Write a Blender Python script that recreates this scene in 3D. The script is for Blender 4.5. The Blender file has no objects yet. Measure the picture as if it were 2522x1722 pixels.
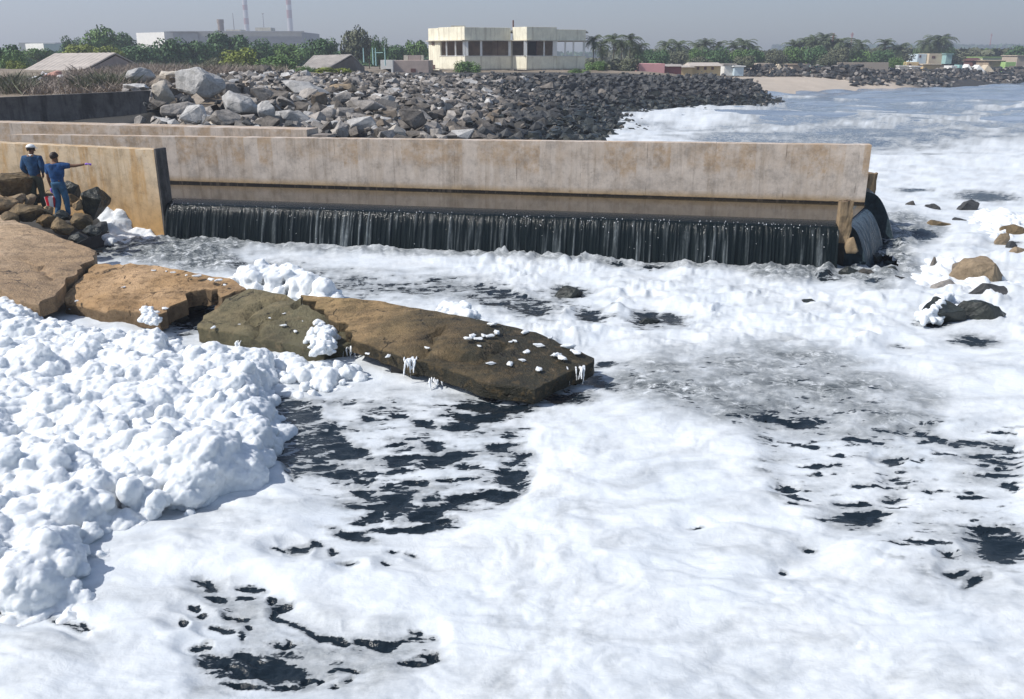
import bpy, bmesh, math, random
import numpy as np
from mathutils import Vector, Matrix, geometry
R = math.radians
scn = bpy.context.scene
C = scn.collection

# ------------------------------------------------------------------ camera, sky, sun, exposure
EYE = 5.0
PITCH = R(18.37)
F = 2184.0            # focal length in photograph pixels
CX, CY = 1261.0, 861.0
cam_d = bpy.data.cameras.new('camera')
cam = bpy.data.objects.new('camera', cam_d)
C.objects.link(cam)
cam.location = (0, 0, EYE)
cam.rotation_euler = (math.pi / 2 - PITCH, 0, 0)
cam_d.sensor_fit = 'HORIZONTAL'
cam_d.sensor_width = 36.0
cam_d.lens = 36.0 * F / 2522.0
cam_d.clip_start = 0.1
cam_d.clip_end = 12000
scn.camera = cam

SUN_EL, SUN_AZ = R(46), R(-104.0)      # azimuth clockwise from +Y
SUN = Vector((math.sin(SUN_AZ) * math.cos(SUN_EL), math.cos(SUN_AZ) * math.cos(SUN_EL), math.sin(SUN_EL)))
w = bpy.data.worlds.new('World')
scn.world = w
w.use_nodes = True
nt = w.node_tree
sky = nt.nodes.new('ShaderNodeTexSky')
sky.sky_type = 'NISHITA'
sky.sun_disc = False
sky.sun_elevation = SUN_EL
sky.sun_rotation = SUN_AZ
sky.altitude = 0
sky.air_density = 1.0
sky.dust_density = 1.2
sky.ozone_density = 2.0
bg = nt.nodes['Background']
bg.inputs['Strength'].default_value = 0.10
nt.links.new(sky.outputs[0], bg.inputs[0])
sd = bpy.data.lights.new('sun', 'SUN')
sd.energy = 3.9
sd.angle = R(0.53)
sd.color = (1.0, 0.965, 0.91)
so = bpy.data.objects.new('sun', sd)
C.objects.link(so)
so.rotation_euler = SUN.to_track_quat('Z', 'Y').to_euler()
so.location = (-40, -8, 60)
scn.view_settings.view_transform = 'Standard'
scn.view_settings.look = 'None'
scn.view_settings.gamma = 1.0
scn.view_settings.use_curve_mapping = False
scn.view_settings.exposure = 0.46
scn.render.engine = 'CYCLES'
scn.cycles.use_denoising = True
scn.cycles.max_bounces = 8
scn.cycles.diffuse_bounces = 4
scn.cycles.glossy_bounces = 3
scn.cycles.transmission_bounces = 3
scn.cycles.volume_bounces = 0
scn.cycles.caustics_reflective = False
scn.cycles.caustics_refractive = False
scn.cycles.sample_clamp_indirect = 6.0

# ------------------------------------------------------------------ helpers: survey of the place
cp, sp = math.cos(PITCH), math.sin(PITCH)

def ray(px, py):
    u = (px - CX) / F
    v = -(py - CY) / F
    return Vector((u, cp + v * sp, -sp + v * cp))

def at(px, py, z=None, Y=None):
    """the point of the place seen at a photograph pixel, at height z or at distance Y"""
    d = ray(px, py)
    t = (z - EYE) / d.z if z is not None else Y / d.y
    return Vector((d.x * t, d.y * t, EYE + d.z * t))

def proj(X, Y, Z):
    dz = Z - EYE
    fw = Y * cp - dz * sp
    up = Y * sp + dz * cp
    return CX + F * X / fw, CY - F * up / fw

_rs = np.random.RandomState(7)
_perm = _rs.permutation(512)
_perm = np.concatenate([_perm, _perm, _perm])
_ga = _rs.rand(512) * 2 * np.pi
_gx, _gy = np.cos(_ga), np.sin(_ga)

def noise2(x, y):
    x = np.asarray(x, float); y = np.asarray(y, float)
    xi = np.floor(x).astype(np.int64); yi = np.floor(y).astype(np.int64)
    xf = x - xi; yf = y - yi
    u = xf * xf * xf * (xf * (xf * 6 - 15) + 10); v = yf * yf * yf * (yf * (yf * 6 - 15) + 10)
    def g(ix, iy, fx, fy):
        h = _perm[(_perm[ix & 511] + iy) & 511]
        return _gx[h] * fx + _gy[h] * fy
    a = g(xi, yi, xf, yf); b = g(xi + 1, yi, xf - 1, yf)
    c = g(xi, yi + 1, xf, yf - 1); d = g(xi + 1, yi + 1, xf - 1, yf - 1)
    return (a + u * (b - a) + v * ((c + u * (d - c)) - (a + u * (b - a)))) * 1.5

_g3 = _rs.randn(512, 3); _g3 /= np.linalg.norm(_g3, axis=1)[:, None]

def noise3(p):
    p = np.asarray(p, float)
    i = np.floor(p).astype(np.int64); f = p - i
    u = f * f * f * (f * (f * 6 - 15) + 10)
    r = 0.0
    for dx in (0, 1):
        for dy in (0, 1):
            for dz in (0, 1):
                h = _perm[(_perm[(_perm[(i[:, 0] + dx) & 511] + i[:, 1] + dy) & 511] + i[:, 2] + dz) & 511]
                g = _g3[h]
                d = g[:, 0] * (f[:, 0] - dx) + g[:, 1] * (f[:, 1] - dy) + g[:, 2] * (f[:, 2] - dz)
                r = r + d * (u[:, 0] if dx else 1 - u[:, 0]) * (u[:, 1] if dy else 1 - u[:, 1]) * (u[:, 2] if dz else 1 - u[:, 2])
    return r * 1.5

def fbm(x, y, o=4, lac=2.03, gain=0.5):
    s = 0; a = 1.0; n = 0
    for i in range(o):
        s = s + a * noise2(x + 17.3 * i, y - 9.1 * i); n += a
        x = x * lac; y = y * lac; a *= gain
    return s / n

def ridged(x, y, o=3):
    s = 0; a = 1.0; n = 0
    for i in range(o):
        s = s + a * (1 - 2 * np.abs(noise2(x + 31.7 * i, y + 5.2 * i))); n += a
        x = x * 2.1; y = y * 2.1; a *= 0.5
    return s / n

def billow(x, y, o=3):
    return -ridged(x, y, o)

def sstep(a, b, x):
    t = np.clip((x - a) / (b - a), 0, 1)
    return t * t * (3 - 2 * t)

# ------------------------------------------------------------------ helpers: materials
def mat(name):
    m = bpy.data.materials.new(name)
    m.use_nodes = True
    t = m.node_tree
    return m, t, t.nodes['Principled BSDF']

def N(t, typ, **kw):
    n = t.nodes.new(typ)
    for k, v in kw.items():
        if hasattr(n, k) and k not in n.inputs:
            setattr(n, k, v)
        else:
            n.inputs[k].default_value = v
    return n

def L(t, a, b):
    t.links.new(a, b)

def ramp(t, fac, stops, interp='LINEAR'):
    r = t.nodes.new('ShaderNodeValToRGB')
    r.color_ramp.interpolation = interp
    el = r.color_ramp.elements
    while len(el) < len(stops):
        el.new(0.5)
    for e, (p, c) in zip(el, stops):
        e.position = p
        e.color = (c[0], c[1], c[2], 1) if not isinstance(c, (int, float)) else (c, c, c, 1)
    L(t, fac, r.inputs[0])
    return r.outputs[0]

def tex(t, scale, detail=4, rough=0.6, coord='Object', stretch=None, off=(0, 0, 0), rot=None, dist=0.0):
    tc = t.nodes.new('ShaderNodeTexCoord')
    o = tc.outputs[coord]
    mp = t.nodes.new('ShaderNodeMapping')
    mp.inputs['Location'].default_value = off
    if stretch: mp.inputs['Scale'].default_value = stretch
    if rot: mp.inputs['Rotation'].default_value = rot
    L(t, o, mp.inputs['Vector'])
    n = N(t, 'ShaderNodeTexNoise', Scale=scale, Detail=detail, Roughness=rough, Distortion=dist)
    L(t, mp.outputs[0], n.inputs['Vector'])
    return n.outputs['Fac']

def mix(t, fac, a, b, mode='MIX'):
    m = t.nodes.new('ShaderNodeMix')
    m.data_type = 'RGBA'
    m.blend_type = mode
    if isinstance(fac, (int, float)): m.inputs[0].default_value = fac
    else: L(t, fac, m.inputs[0])
    for i, c in ((6, a), (7, b)):
        if isinstance(c, tuple): m.inputs[i].default_value = (c[0], c[1], c[2], 1)
        else: L(t, c, m.inputs[i])
    return m.outputs[2]

def math_(t, op, a, b=None, clamp=False):
    m = t.nodes.new('ShaderNodeMath')
    m.operation = op
    m.use_clamp = clamp
    for i, c in enumerate((a, b)):
        if c is None: continue
        if isinstance(c, (int, float)): m.inputs[i].default_value = c
        else: L(t, c, m.inputs[i])
    return m.outputs[0]

def bump(t, b, h, strength=0.3, dist=0.02):
    n = t.nodes.new('ShaderNodeBump')
    n.inputs['Strength'].default_value = strength
    n.inputs['Distance'].default_value = dist
    L(t, h, n.inputs['Height'])
    L(t, n.outputs[0], b.inputs['Normal'])
    return n

def sepxyz(t, coord='Object'):
    tc = t.nodes.new('ShaderNodeTexCoord')
    s = t.nodes.new('ShaderNodeSeparateXYZ')
    L(t, tc.outputs[coord], s.inputs[0])
    return s.outputs

def geo_pos(t):
    g = t.nodes.new('ShaderNodeNewGeometry')
    s = t.nodes.new('ShaderNodeSeparateXYZ')
    L(t, g.outputs['Position'], s.inputs[0])
    return s.outputs

def rnd(t):
    return t.nodes.new('ShaderNodeObjectInfo').outputs['Random']

def simple(name, col, var=0.25, scale=6.0, rough=0.8, bumpy=0.0, spec=0.3, detail=5):
    """colour with mottling of the thing's own surface"""
    m, t, b = mat(name)
    f = tex(t, scale, detail, 0.65)
    lo = tuple(c * (1 - var) for c in col); hi = tuple(min(1, c * (1 + var)) for c in col)
    L(t, ramp(t, f, [(0.3, lo), (0.7, hi)]), b.inputs['Base Color'])
    b.inputs['Roughness'].default_value = rough
    b.inputs['Specular IOR Level'].default_value = spec
    if bumpy: bump(t, b, tex(t, scale * 3, 5, 0.7), bumpy, 0.03)
    return m

# ------------------------------------------------------------------ helpers: objects
def tag(o, label=None, cat=None, group=None, kind=None):
    if label: o['label'] = label
    if cat: o['category'] = cat
    if group: o['group'] = group
    if kind: o['kind'] = kind
    return o

def thing(name, loc, label, cat, group=None):
    o = bpy.data.objects.new(name, None)
    o.empty_display_size = 0.2
    o.location = loc
    C.objects.link(o)
    return tag(o, label, cat, group)

def wloc(p):
    v = Vector((0, 0, 0))
    while p is not None:
        v += Vector(p.location); p = p.parent
    return v

def link(name, me, m=None, parent=None, smooth=False, recenter=False):
    """mesh given in place coordinates -> one object (child of parent if given)"""
    if m is not None and not me.materials: me.materials.append(m)
    if smooth: me.polygons.foreach_set('use_smooth', [True] * len(me.polygons))
    o = bpy.data.objects.new(name, me)
    C.objects.link(o)
    if parent is not None:
        me.transform(Matrix.Translation(-wloc(parent)))
        o.parent = parent
    elif recenter:
        n = len(me.vertices); co = np.empty(n * 3); me.vertices.foreach_get('co', co); co = co.reshape(-1, 3)
        c = Vector(((co[:, 0].min() + co[:, 0].max()) / 2, (co[:, 1].min() + co[:, 1].max()) / 2, co[:, 2].min()))
        me.transform(Matrix.Translation(-c)); o.location = c
    me.update()
    return o

def pydata(verts, faces, name='mesh'):
    me = bpy.data.meshes.new(name)
    me.from_pydata([tuple(v) for v in verts], [], faces)
    me.update()
    return me

def npmesh(co, quads, name='mesh'):
    """fast mesh from numpy arrays (n,3), (m,k)"""
    me = bpy.data.meshes.new(name)
    k = quads.shape[1]
    me.vertices.add(len(co)); me.vertices.foreach_set('co', co.astype(np.float32).ravel())
    me.loops.add(quads.size); me.loops.foreach_set('vertex_index', quads.astype(np.int32).ravel())
    me.polygons.add(len(quads))
    me.polygons.foreach_set('loop_start', np.arange(0, quads.size, k, dtype=np.int32))
    me.polygons.foreach_set('loop_total', np.full(len(quads), k, dtype=np.int32))
    me.update(calc_edges=True)
    return me

def fattr(me, name, vals):
    a = me.attributes.new(name, 'FLOAT', 'POINT')
    a.data.foreach_set('value', np.asarray(vals, np.float32))

def bmesh_to(bm, name='mesh'):
    me = bpy.data.meshes.new(name)
    bm.normal_update()
    bm.to_mesh(me); bm.free()
    return me

def box(bm, lo, hi, M=None):
    x0, y0, z0 = lo; x1, y1, z1 = hi
    v = [bm.verts.new(Vector(p) if M is None else M @ Vector(p)) for p in
         ((x0, y0, z0), (x1, y0, z0), (x1, y1, z0), (x0, y1, z0), (x0, y0, z1), (x1, y0, z1), (x1, y1, z1), (x0, y1, z1))]
    for f in ((3, 2, 1, 0), (4, 5, 6, 7), (0, 1, 5, 4), (1, 2, 6, 5), (2, 3, 7, 6), (3, 0, 4, 7)):
        bm.faces.new([v[i] for i in f])
    return v

def tube(bm, pts, rad, n=8, cap=True):
    """tapered tube along points"""
    rings = []
    pts = [Vector(p) for p in pts]
    for i, p in enumerate(pts):
        d = (pts[min(i + 1, len(pts) - 1)] - pts[max(i - 1, 0)]).normalized()
        q = d.to_track_quat('Z', 'Y')
        r = rad[i] if isinstance(rad, (list, tuple)) else rad
        rings.append([bm.verts.new(p + q @ Vector((r * math.cos(2 * math.pi * k / n), r * math.sin(2 * math.pi * k / n), 0))) for k in range(n)])
    for a, b in zip(rings, rings[1:]):
        for k in range(n):
            bm.faces.new((a[k], a[(k + 1) % n], b[(k + 1) % n], b[k]))
    if cap:
        bm.faces.new(rings[0][::-1]); bm.faces.new(rings[-1])

def wallbox(bm, a, b, thick, z0, z1, z0b=None, z1b=None):
    """a wall: front face from a to b (x, y), thickness away from the eye"""
    a = Vector((a[0], a[1])); b = Vector((b[0], b[1]))
    d = (b - a).normalized()
    n = Vector((-d.y, d.x)) * thick
    if z0b is None: z0b = z0
    if z1b is None: z1b = z1
    pts = [(a.x, a.y, z0), (b.x, b.y, z0b), (b.x + n.x, b.y + n.y, z0b), (a.x + n.x, a.y + n.y, z0),
           (a.x, a.y, z1), (b.x, b.y, z1b), (b.x + n.x, b.y + n.y, z1b), (a.x + n.x, a.y + n.y, z1)]
    v = [bm.verts.new(p) for p in pts]
    for f in ((3, 2, 1, 0), (4, 5, 6, 7), (0, 1, 5, 4), (1, 2, 6, 5), (2, 3, 7, 6), (3, 0, 4, 7)):
        bm.faces.new([v[i] for i in f])

def bake(me, mods):
    """apply modifiers given as (type, settings) to a mesh"""
    o = bpy.data.objects.new('temporary', me)
    C.objects.link(o)
    for typ, kw in mods:
        md = o.modifiers.new(typ, typ)
        for k, v in kw.items(): setattr(md, k, v)
    dg = bpy.context.evaluated_depsgraph_get()
    dg.update()
    out = bpy.data.meshes.new_from_object(o.evaluated_get(dg))
    bpy.data.objects.remove(o); bpy.data.meshes.remove(me)
    return out

def getco(me):
    co = np.empty(len(me.vertices) * 3); me.vertices.foreach_get('co', co); return co.reshape(-1, 3)

def setco(me, co):
    me.vertices.foreach_set('co', co.astype(np.float32).ravel()); me.update()

def normals(me):
    n = np.empty(len(me.vertices) * 3); me.vertices.foreach_get('normal', n); return n.reshape(-1, 3)

def rock_mesh(seed, n=14, dims=(1, 0.8, 0.6), detail=0, rough=0.0, ang=0.75):
    """angular stone: hull of random points, edges worn when detail > 0"""
    rr = random.Random(seed)
    bm = bmesh.new()
    for i in range(n):
        v = Vector((rr.gauss(0, 1), rr.gauss(0, 1), rr.gauss(0, 1))).normalized() * rr.uniform(ang, 1.0)
        bm.verts.new((v.x * dims[0], v.y * dims[1], v.z * dims[2]))
    r = bmesh.ops.convex_hull(bm, input=bm.verts)
    for v in [v for v in bm.verts if not v.link_faces]: bm.verts.remove(v)
    if detail:
        bmesh.ops.bevel(bm, geom=list(bm.edges), offset=0.06 * min(dims), segments=1, affect='EDGES', profile=0.5, clamp_overlap=True)
        bmesh.ops.triangulate(bm, faces=bm.faces)
        for k in range(detail):
            bmesh.ops.subdivide_edges(bm, edges=[e for e in bm.edges if e.calc_length() > 0.2 * max(dims)], cuts=1, use_grid_fill=True)
            bmesh.ops.triangulate(bm, faces=bm.faces)
        bm.normal_update()
        for v in bm.verts:
            s = v.co * (2.3 / max(dims)) + Vector((seed * 3.1, seed * 1.7, 0))
            h = float(noise2(s.x + s.z, s.y - s.z * 0.6)) * 0.6 + float(noise2(s.x * 2.9 - s.z * 2, s.y * 2.9 + s.z * 3)) * 0.4
            v.co += v.normal * h * rough * max(dims)
    return bmesh_to(bm, 'rock')

# ------------------------------------------------------------------ terrain survey
_cp = []
def _c(px, py, Y): p = at(px, py, Y=Y); _cp.append((p.x, p.y, p.z))
for a in ((300, 315, 33), (340, 205, 43), (200, 215, 43), (0, 225, 44), (600, 178, 60), (600, 320, 33), (450, 250, 38), (700, 240, 44), (1000, 188, 80),
          (1000, 345, 33.5), (1000, 260, 46), (1200, 300, 46), (1400, 187, 90), (1400, 345, 50), (1400, 260, 70), (1700, 187, 100), (1700, 230, 92),
          (1860, 200, 104), (1550, 187, 95), (1200, 187, 85), (800, 183, 70), (800, 325, 34), (1200, 352, 38)):
    _c(*a)
for p in ((6, 55, 0), (11, 78.6, 0), (18, 87, 0), (27.7, 95, 0), (29, 104, 0), (31, 114, 0), (41.6, 128, 0), (53.6, 137, 0), (67.7, 148, 0), (94.5, 171, 0), (150, 220, 0),
          (250, 300, 0), (400, 400, 0), (0, 42, 0.3), (3.5, 47, 0.1), (9, 52, -1.6), (8, 44, -2), (16, 76, -1.8), (24, 82, -2), (34, 93, -2), (40, 108, -2), (50, 122, -1.8), (75, 140, -2),
          (105, 165, -2), (170, 220, -2), (300, 300, -3), (60, 90, -3), (30, 60, -3), (12, 32, -2), (120, 120, -4), (20, 40, -3), (4, 35, -1.5),
          (24, 122, 1.9), (33, 131, 1.3), (45, 139, 1.5), (36, 143, 2.0), (57, 146, 2.2), (70, 158, 2.3), (92, 179, 2.3), (48, 150, 2.3), (20, 112, 2.6), (15, 118, 2.9), (0, 115, 2.95), (-20, 115, 3.3), (-45, 115, 3.4), (40, 165, 2.5), (90, 200, 2.6),
          (-10, 90, 3.4), (-30, 80, 3.8), (-40, 60, 3.9), (-30, 50, 3.9), (-25, 40, 3.2), (-20, 33, 2.4), (0, 180, 3), (-60, 180, 3.2), (60, 240, 2.8), (150, 260, 2.8), (0, 300, 3), (-150, 300, 3), (200, 380, 3), (-100, 120, 3.4)):
    _cp.append(p)
_cp = np.array(_cp)
_D = np.hypot(_cp[:, None, 0] - _cp[None, :, 0], _cp[:, None, 1] - _cp[None, :, 1])
_A = np.block([[_D, np.ones((len(_cp), 1))], [np.ones((1, len(_cp))), np.zeros((1, 1))]])
_W = np.linalg.solve(_A, np.concatenate([_cp[:, 2], [0]]))

def land(X, Y):
    """height of the ground at (X, Y)"""
    X = np.atleast_1d(np.asarray(X, float)); Y = np.atleast_1d(np.asarray(Y, float))
    z = np.empty(len(X))
    for i in range(0, len(X), 40000):
        x = X[i:i + 40000]; y = Y[i:i + 40000]
        z[i:i + 40000] = np.hypot(x[:, None] - _cp[None, :, 0], y[:, None] - _cp[None, :, 1]) @ _W[:-1] + _W[-1]
    z = np.clip(z, -4, 4.3)
    far = np.where((Y - 300) > (X - 250) * 0.67, 3.0, -3.0)
    k = sstep(260, 420, np.hypot(X, Y))
    z = z * (1 - k) + far * k
    # inside the basin and in front of the channel wall the bed is low, except the bank at the foot of the abutment
    wl = 28.6 + (X + 11) * -0.19
    front = Y < wl + 1.6
    bank = 1.15 * sstep(-10.9, -12.6, X - 0.35 * (Y - 23)) * sstep(17, 20, Y) - 0.6
    return np.where(front, np.where(Y < 27.5 - 0.0 * X, bank, -0.5), z)

def land1(x, y): return float(land([x], [y])[0])

def hit(px, py, y0=27.0, y1=320.0, lift=0.0):
    """where the line of sight through a photograph pixel meets the ground"""
    ys = np.linspace(y0, y1, 1500)
    d = ray(px, py)
    t = ys / d.y
    g = land(d.x * t, ys) + lift - (EYE + d.z * t)
    i = np.argmax(g >= 0)
    if g[i] < 0: i = len(ys) - 1
    return Vector((d.x * t[i], ys[i], EYE + d.z * t[i]))

def polar(r, a):
    rr, aa = np.meshgrid(r, a, indexing='ij')
    X = (rr * np.sin(aa)).ravel(); Y = (rr * np.cos(aa)).ravel()
    nr, na = rr.shape
    i = (np.arange(nr - 1)[:, None] * na + np.arange(na - 1)[None, :]).ravel()
    q = np.stack([i, i + 1, i + na + 1, i + na], 1)
    return X, Y, q

# ground
m_ground, t, b = mat('dry ground')
pz = geo_pos(t)
f = tex(t, 0.35, 6, 0.65)
earth = ramp(t, f, [(0.3, (0.14, 0.115, 0.085)), (0.55, (0.23, 0.185, 0.135)), (0.75, (0.30, 0.25, 0.19))])
sand = ramp(t, tex(t, 0.5, 5, 0.6), [(0.3, (0.42, 0.355, 0.285)), (0.7, (0.50, 0.425, 0.345))])
at_beach = t.nodes.new('ShaderNodeAttribute'); at_beach.attribute_name = 'beach'
at_rock = t.nodes.new('ShaderNodeAttribute'); at_rock.attribute_name = 'rocky'
c = mix(t, at_beach.outputs['Fac'], earth, sand)
c = mix(t, at_rock.outputs['Fac'], c, (0.035, 0.034, 0.032))
L(t, c, b.inputs['Base Color']); b.inputs['Roughness'].default_value = 0.95
bump(t, b, tex(t, 3.0, 6, 0.7), 0.5, 0.1)
r = 18 * (1380 / 18) ** np.linspace(0, 1, 330)
X, Y, q = polar(r, np.linspace(R(-48), R(46), 300))
Z = land(X, Y)
Z = Z + 0.12 * fbm(X * 0.35, Y * 0.35, 4) * (Z > 0.3)
me = npmesh(np.stack([X, Y, np.where((X > -14) & (Y > 30) & (Y < 108) & (Z < 3.9) & (Z > -0.2), Z - 0.32, Z)], 1), q)
bm_ = sstep(27, 33, X) * sstep(112, 120, Y) * sstep(66, 56, X) * sstep(2.05, 1.7, Z)
fattr(me, 'beach', bm_)
inrip = (Y < 105) & (Y > 27)
crest = sstep(108, 100, Y) * sstep(-14, -10, X + 0.0) * (Y > 28)
crest = np.maximum(crest, sstep(0.15, -0.3, Z) * 1.0)
crest = np.maximum(crest, (Y < 27.2) * 1.0)
crest = np.maximum(crest, ((Y < 38) & (X < -8)) * 1.0)
far_rip = (Z < 2.1) & (Y > 125) & (X > 45) & (bm_ < 0.3)
fattr(me, 'rocky', np.clip(np.maximum(crest * ((X > -12) | (Y < 40)), far_rip * 1.0), 0, 1) * (1 - bm_))
ground = link('ground', me, m_ground, smooth=True)
tag(ground, 'dry brown coastal ground and pale sand beach behind the rock bank', kind='structure')

# ------------------------------------------------------------------ water and foam
def swell(X, Y):
    r = np.hypot(X, Y)
    k = sstep(30, 75, Y) * sstep(-2, 12, X) * (1 - 0.75 * sstep(150, 400, r))
    ph = (X * 0.30 + Y * 0.42)
    wv = 0.18 * np.sin(ph + 2.6 * noise2(X * 0.035, Y * 0.035) * 3) + 0.22 * fbm(X * 0.12, Y * 0.22, 4) + 0.32 * ridged(X * 0.06 + 3, Y * 0.13, 2)
    near = 0.012 * fbm(X * 1.1, Y * 1.5, 3)
    return wv * k + near * sstep(80, 20, r)

def seg_dist(u, v, pts):
    d = np.full(u.shape, 1e9)
    for (x0, y0), (x1, y1) in zip(pts, pts[1:]):
        dx, dy = x1 - x0, y1 - y0
        tt = np.clip(((u - x0) * dx + (v - y0) * dy) / (dx * dx + dy * dy + 1e-9), 0, 1)
        d = np.minimum(d, np.hypot(u - x0 - tt * dx, v - y0 - tt * dy))
    return d

def in_poly(u, v, pts):
    ins = np.zeros(u.shape, bool)
    n = len(pts)
    for i in range(n):
        x0, y0 = pts[i]; x1, y1 = pts[(i + 1) % n]
        c = ((y0 > v) != (y1 > v)) & (u < (x1 - x0) * (v - y0) / (y1 - y0 + 1e-9) + x0)
        ins ^= c
    return ins

def poly_soft(u, v, pts, w):
    d = seg_dist(u, v, list(pts) + [pts[0]])
    return sstep(-w, w, np.where(in_poly(u, v, pts), d, -d))

# open patches of dark water among the foam, plus one darkening the hollow between slabs: survey of the photograph (x, y, half width, half height, tilt)
HOLES = [(480,1605,26,9,0),(540,1560,30,8,8),(560,1660,44,16,14),(590,1700,30,7,4),(700,1600,22,6,-10),(470,1510,18,6,10),(590,1530,24,6,12),(720,1700,30,8,-10),(880,1655,26,6,4),(930,1600,30,6,2),(478,776,60,42,-30),(978,1143,38,13,-8),(1071,1107,23,10,10),(1114,1132,40,10,-14),(1260,1180,34,24,0),(1240,1222,28,12,-10),(1232,1236,30,12,0),(1219,1102,38,9,0),
 (1292,1132,24,10,-20),(991,1102,18,5,-8),(1037,1045,22,7,6),(925,1037,20,5,6),(985,1033,18,4,0),(918,1273,36,9,-4),(960,1280,20,11,12),(891,1291,16,5,0),(1046,1265,60,22,-12),
 (1010,1307,62,8,-4),(1091,1291,36,7,-16),(918,1228,38,11,8),(978,1237,42,13,-14),(1146,1232,38,10,-14),(1187,1215,26,9,-20),(855,1325,55,11,14),(727,1360,27,12,-8),(757,1348,14,9,0),
 (684,1366,16,5,8),(807,1373,14,8,14),(1032,1373,22,5,6),(982,1366,14,4,-8),(859,1405,12,5,0),(959,1399,9,6,0),(1200,1005,78,17,4),(1190,1032,52,11,-8),(1150,1055,40,7,0),
 (664,1660,80,25,2),(620,1640,40,14,10),(1021,1642,26,6,4),(1060,1630,17,8,20),(750,1687,27,9,-20),(800,1680,18,6,-20),(860,1680,13,8,-30),(830,1700,10,5,0),(618,1591,12,9,-30),(627,1557,20,5,10),
 (1025,1565,17,9,0),(66,1523,30,13,6),(212,1554,18,7,0),(515,1450,26,10,30),(540,1483,22,7,12),(624,1460,30,6,12),(496,1530,16,6,-8),(439,1549,13,6,25),(127,1482,18,8,-30),
 (704,1510,16,8,0),(690,1490,14,6,20),(2480,1355,62,30,12),(2109,1285,46,17,4),(2091,1252,24,6,0),(2190,1237,28,8,-3),(2400,1433,36,12,-38),(2364,1413,28,8,-8),(1934,1212,17,5,8),
 (1998,1368,18,6,0),(1940,1421,13,5,0),(1702,1308,14,4,0),(2393,1102,36,5,2),(2399,1128,28,6,0),(2457,1145,30,6,3),(2184,1140,26,8,-4),(2280,1097,16,4,-5),(2197,1190,20,3,0),(2302,1221,12,4,0),
 (2332,1374,18,6,0),(1963,1049,50,7,6),(1882,1039,24,6,4),(2399,843,50,16,6),(1403,723,40,14,2),(1595,785,27,15,14),(1450,782,26,9,14),(1654,789,26,9,10),(2430,487,70,11,3),(2272,585,34,10,0),(2223,601,18,7,20),
 (2215,860,26,5,0),(2306,800,40,10,0),(2150,700,18,6,0),(2040,690,30,6,0),(1480,905,40,7,-4),(1860,630,30,8,0),(1830,655,26,6,0),(1600,663,30,6,0),(1520,655,20,5,0),
 (1390,985,70,14,-3),(1470,940,50,14,20),(845,1180,34,13,-4),(880,1120,26,8,0),(1020,1200,30,6,-4),(1100,1190,22,5,0),(1150,1150,26,6,-5),(900,1190,22,7,0),(1000,1170,26,5,-6),  # first two darken the foam where the outer slab's shadow falls
 (2480,600,30,5,0),(2060,500,26,5,0),(2250,470,40,4,0),(2160,610,40,14,0),(2120,650,40,14,0),(2300,690,30,5,0)]
DARK_POLY = [(640,975),(770,1005),(850,1080),(858,1130),(830,1165),(760,1180),(725,1195),(690,1150),(650,1060)]
LACY_POLY = [(760,960),(1000,985),(1320,990),(1300,1080),(1320,1130),(1300,1190),(1240,1260),(1110,1320),(870,1320),(800,1240),(700,1200),(840,1140)]
LACY2 = [(440,1450),(560,1440),(640,1480),(700,1530),(800,1570),(1060,1560),(1090,1640),(1000,1670),(870,1722),(480,1722),(480,1600),(600,1600),(560,1540)]
LACY3 = [(1830,1040),(2080,1080),(2330,1060),(2522,1060),(2522,1420),(2330,1440),(2080,1330),(1900,1230)]
LACY4 = [(1180,700),(1340,740),(1560,780),(1760,800),(1700,830),(1420,800),(1200,760)]
BREAK = [[(2330,302),(2400,294),(2460,270)],[(2495,272),(2545,256)],[(2060,250),(2112,243)],[(2188,241),(2222,235)],[(2280,216),(2335,211)],[(2478,216),(2522,206)],[(1700,330),(1800,322),(1900,330)],[(1950,318),(2080,308),(2200,315)],[(2250,330),(2350,322),(2480,332)]]
TURB = [(1487,900),(1679,880),(1923,856),(2033,868),(2184,945),(2316,990),(2290,1075),(2097,1089),(1923,1066),(1807,1060),(1661,1026),(1540,980)]
TURB2 = [(240,600),(403,575),(580,568),(640,596),(570,630),(600,660),(540,676),(430,664),(300,650),(225,640)]
TURB3 = [(2080,545),(2230,530),(2330,570),(2240,620),(2270,680),(2180,720),(2080,690),(2060,660)]
TURB4 = [(1830,665),(2050,650),(2070,690),(1950,705),(1850,695)]
STREAM = [(600,668),(760,690),(960,715),(1100,712),(1200,740),(1330,765)]
RIVERS = [[(690,1525),(709,1541),(750,1560),(791,1578),(830,1582)],[(860,1578),(900,1588),(937,1594),(991,1582),(1069,1583)],[(0,1514),(60,1530),(120,1530),(160,1540),(200,1560)],[(2250,1075),(2330,1100),(2420,1105),(2500,1110)]]

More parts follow.
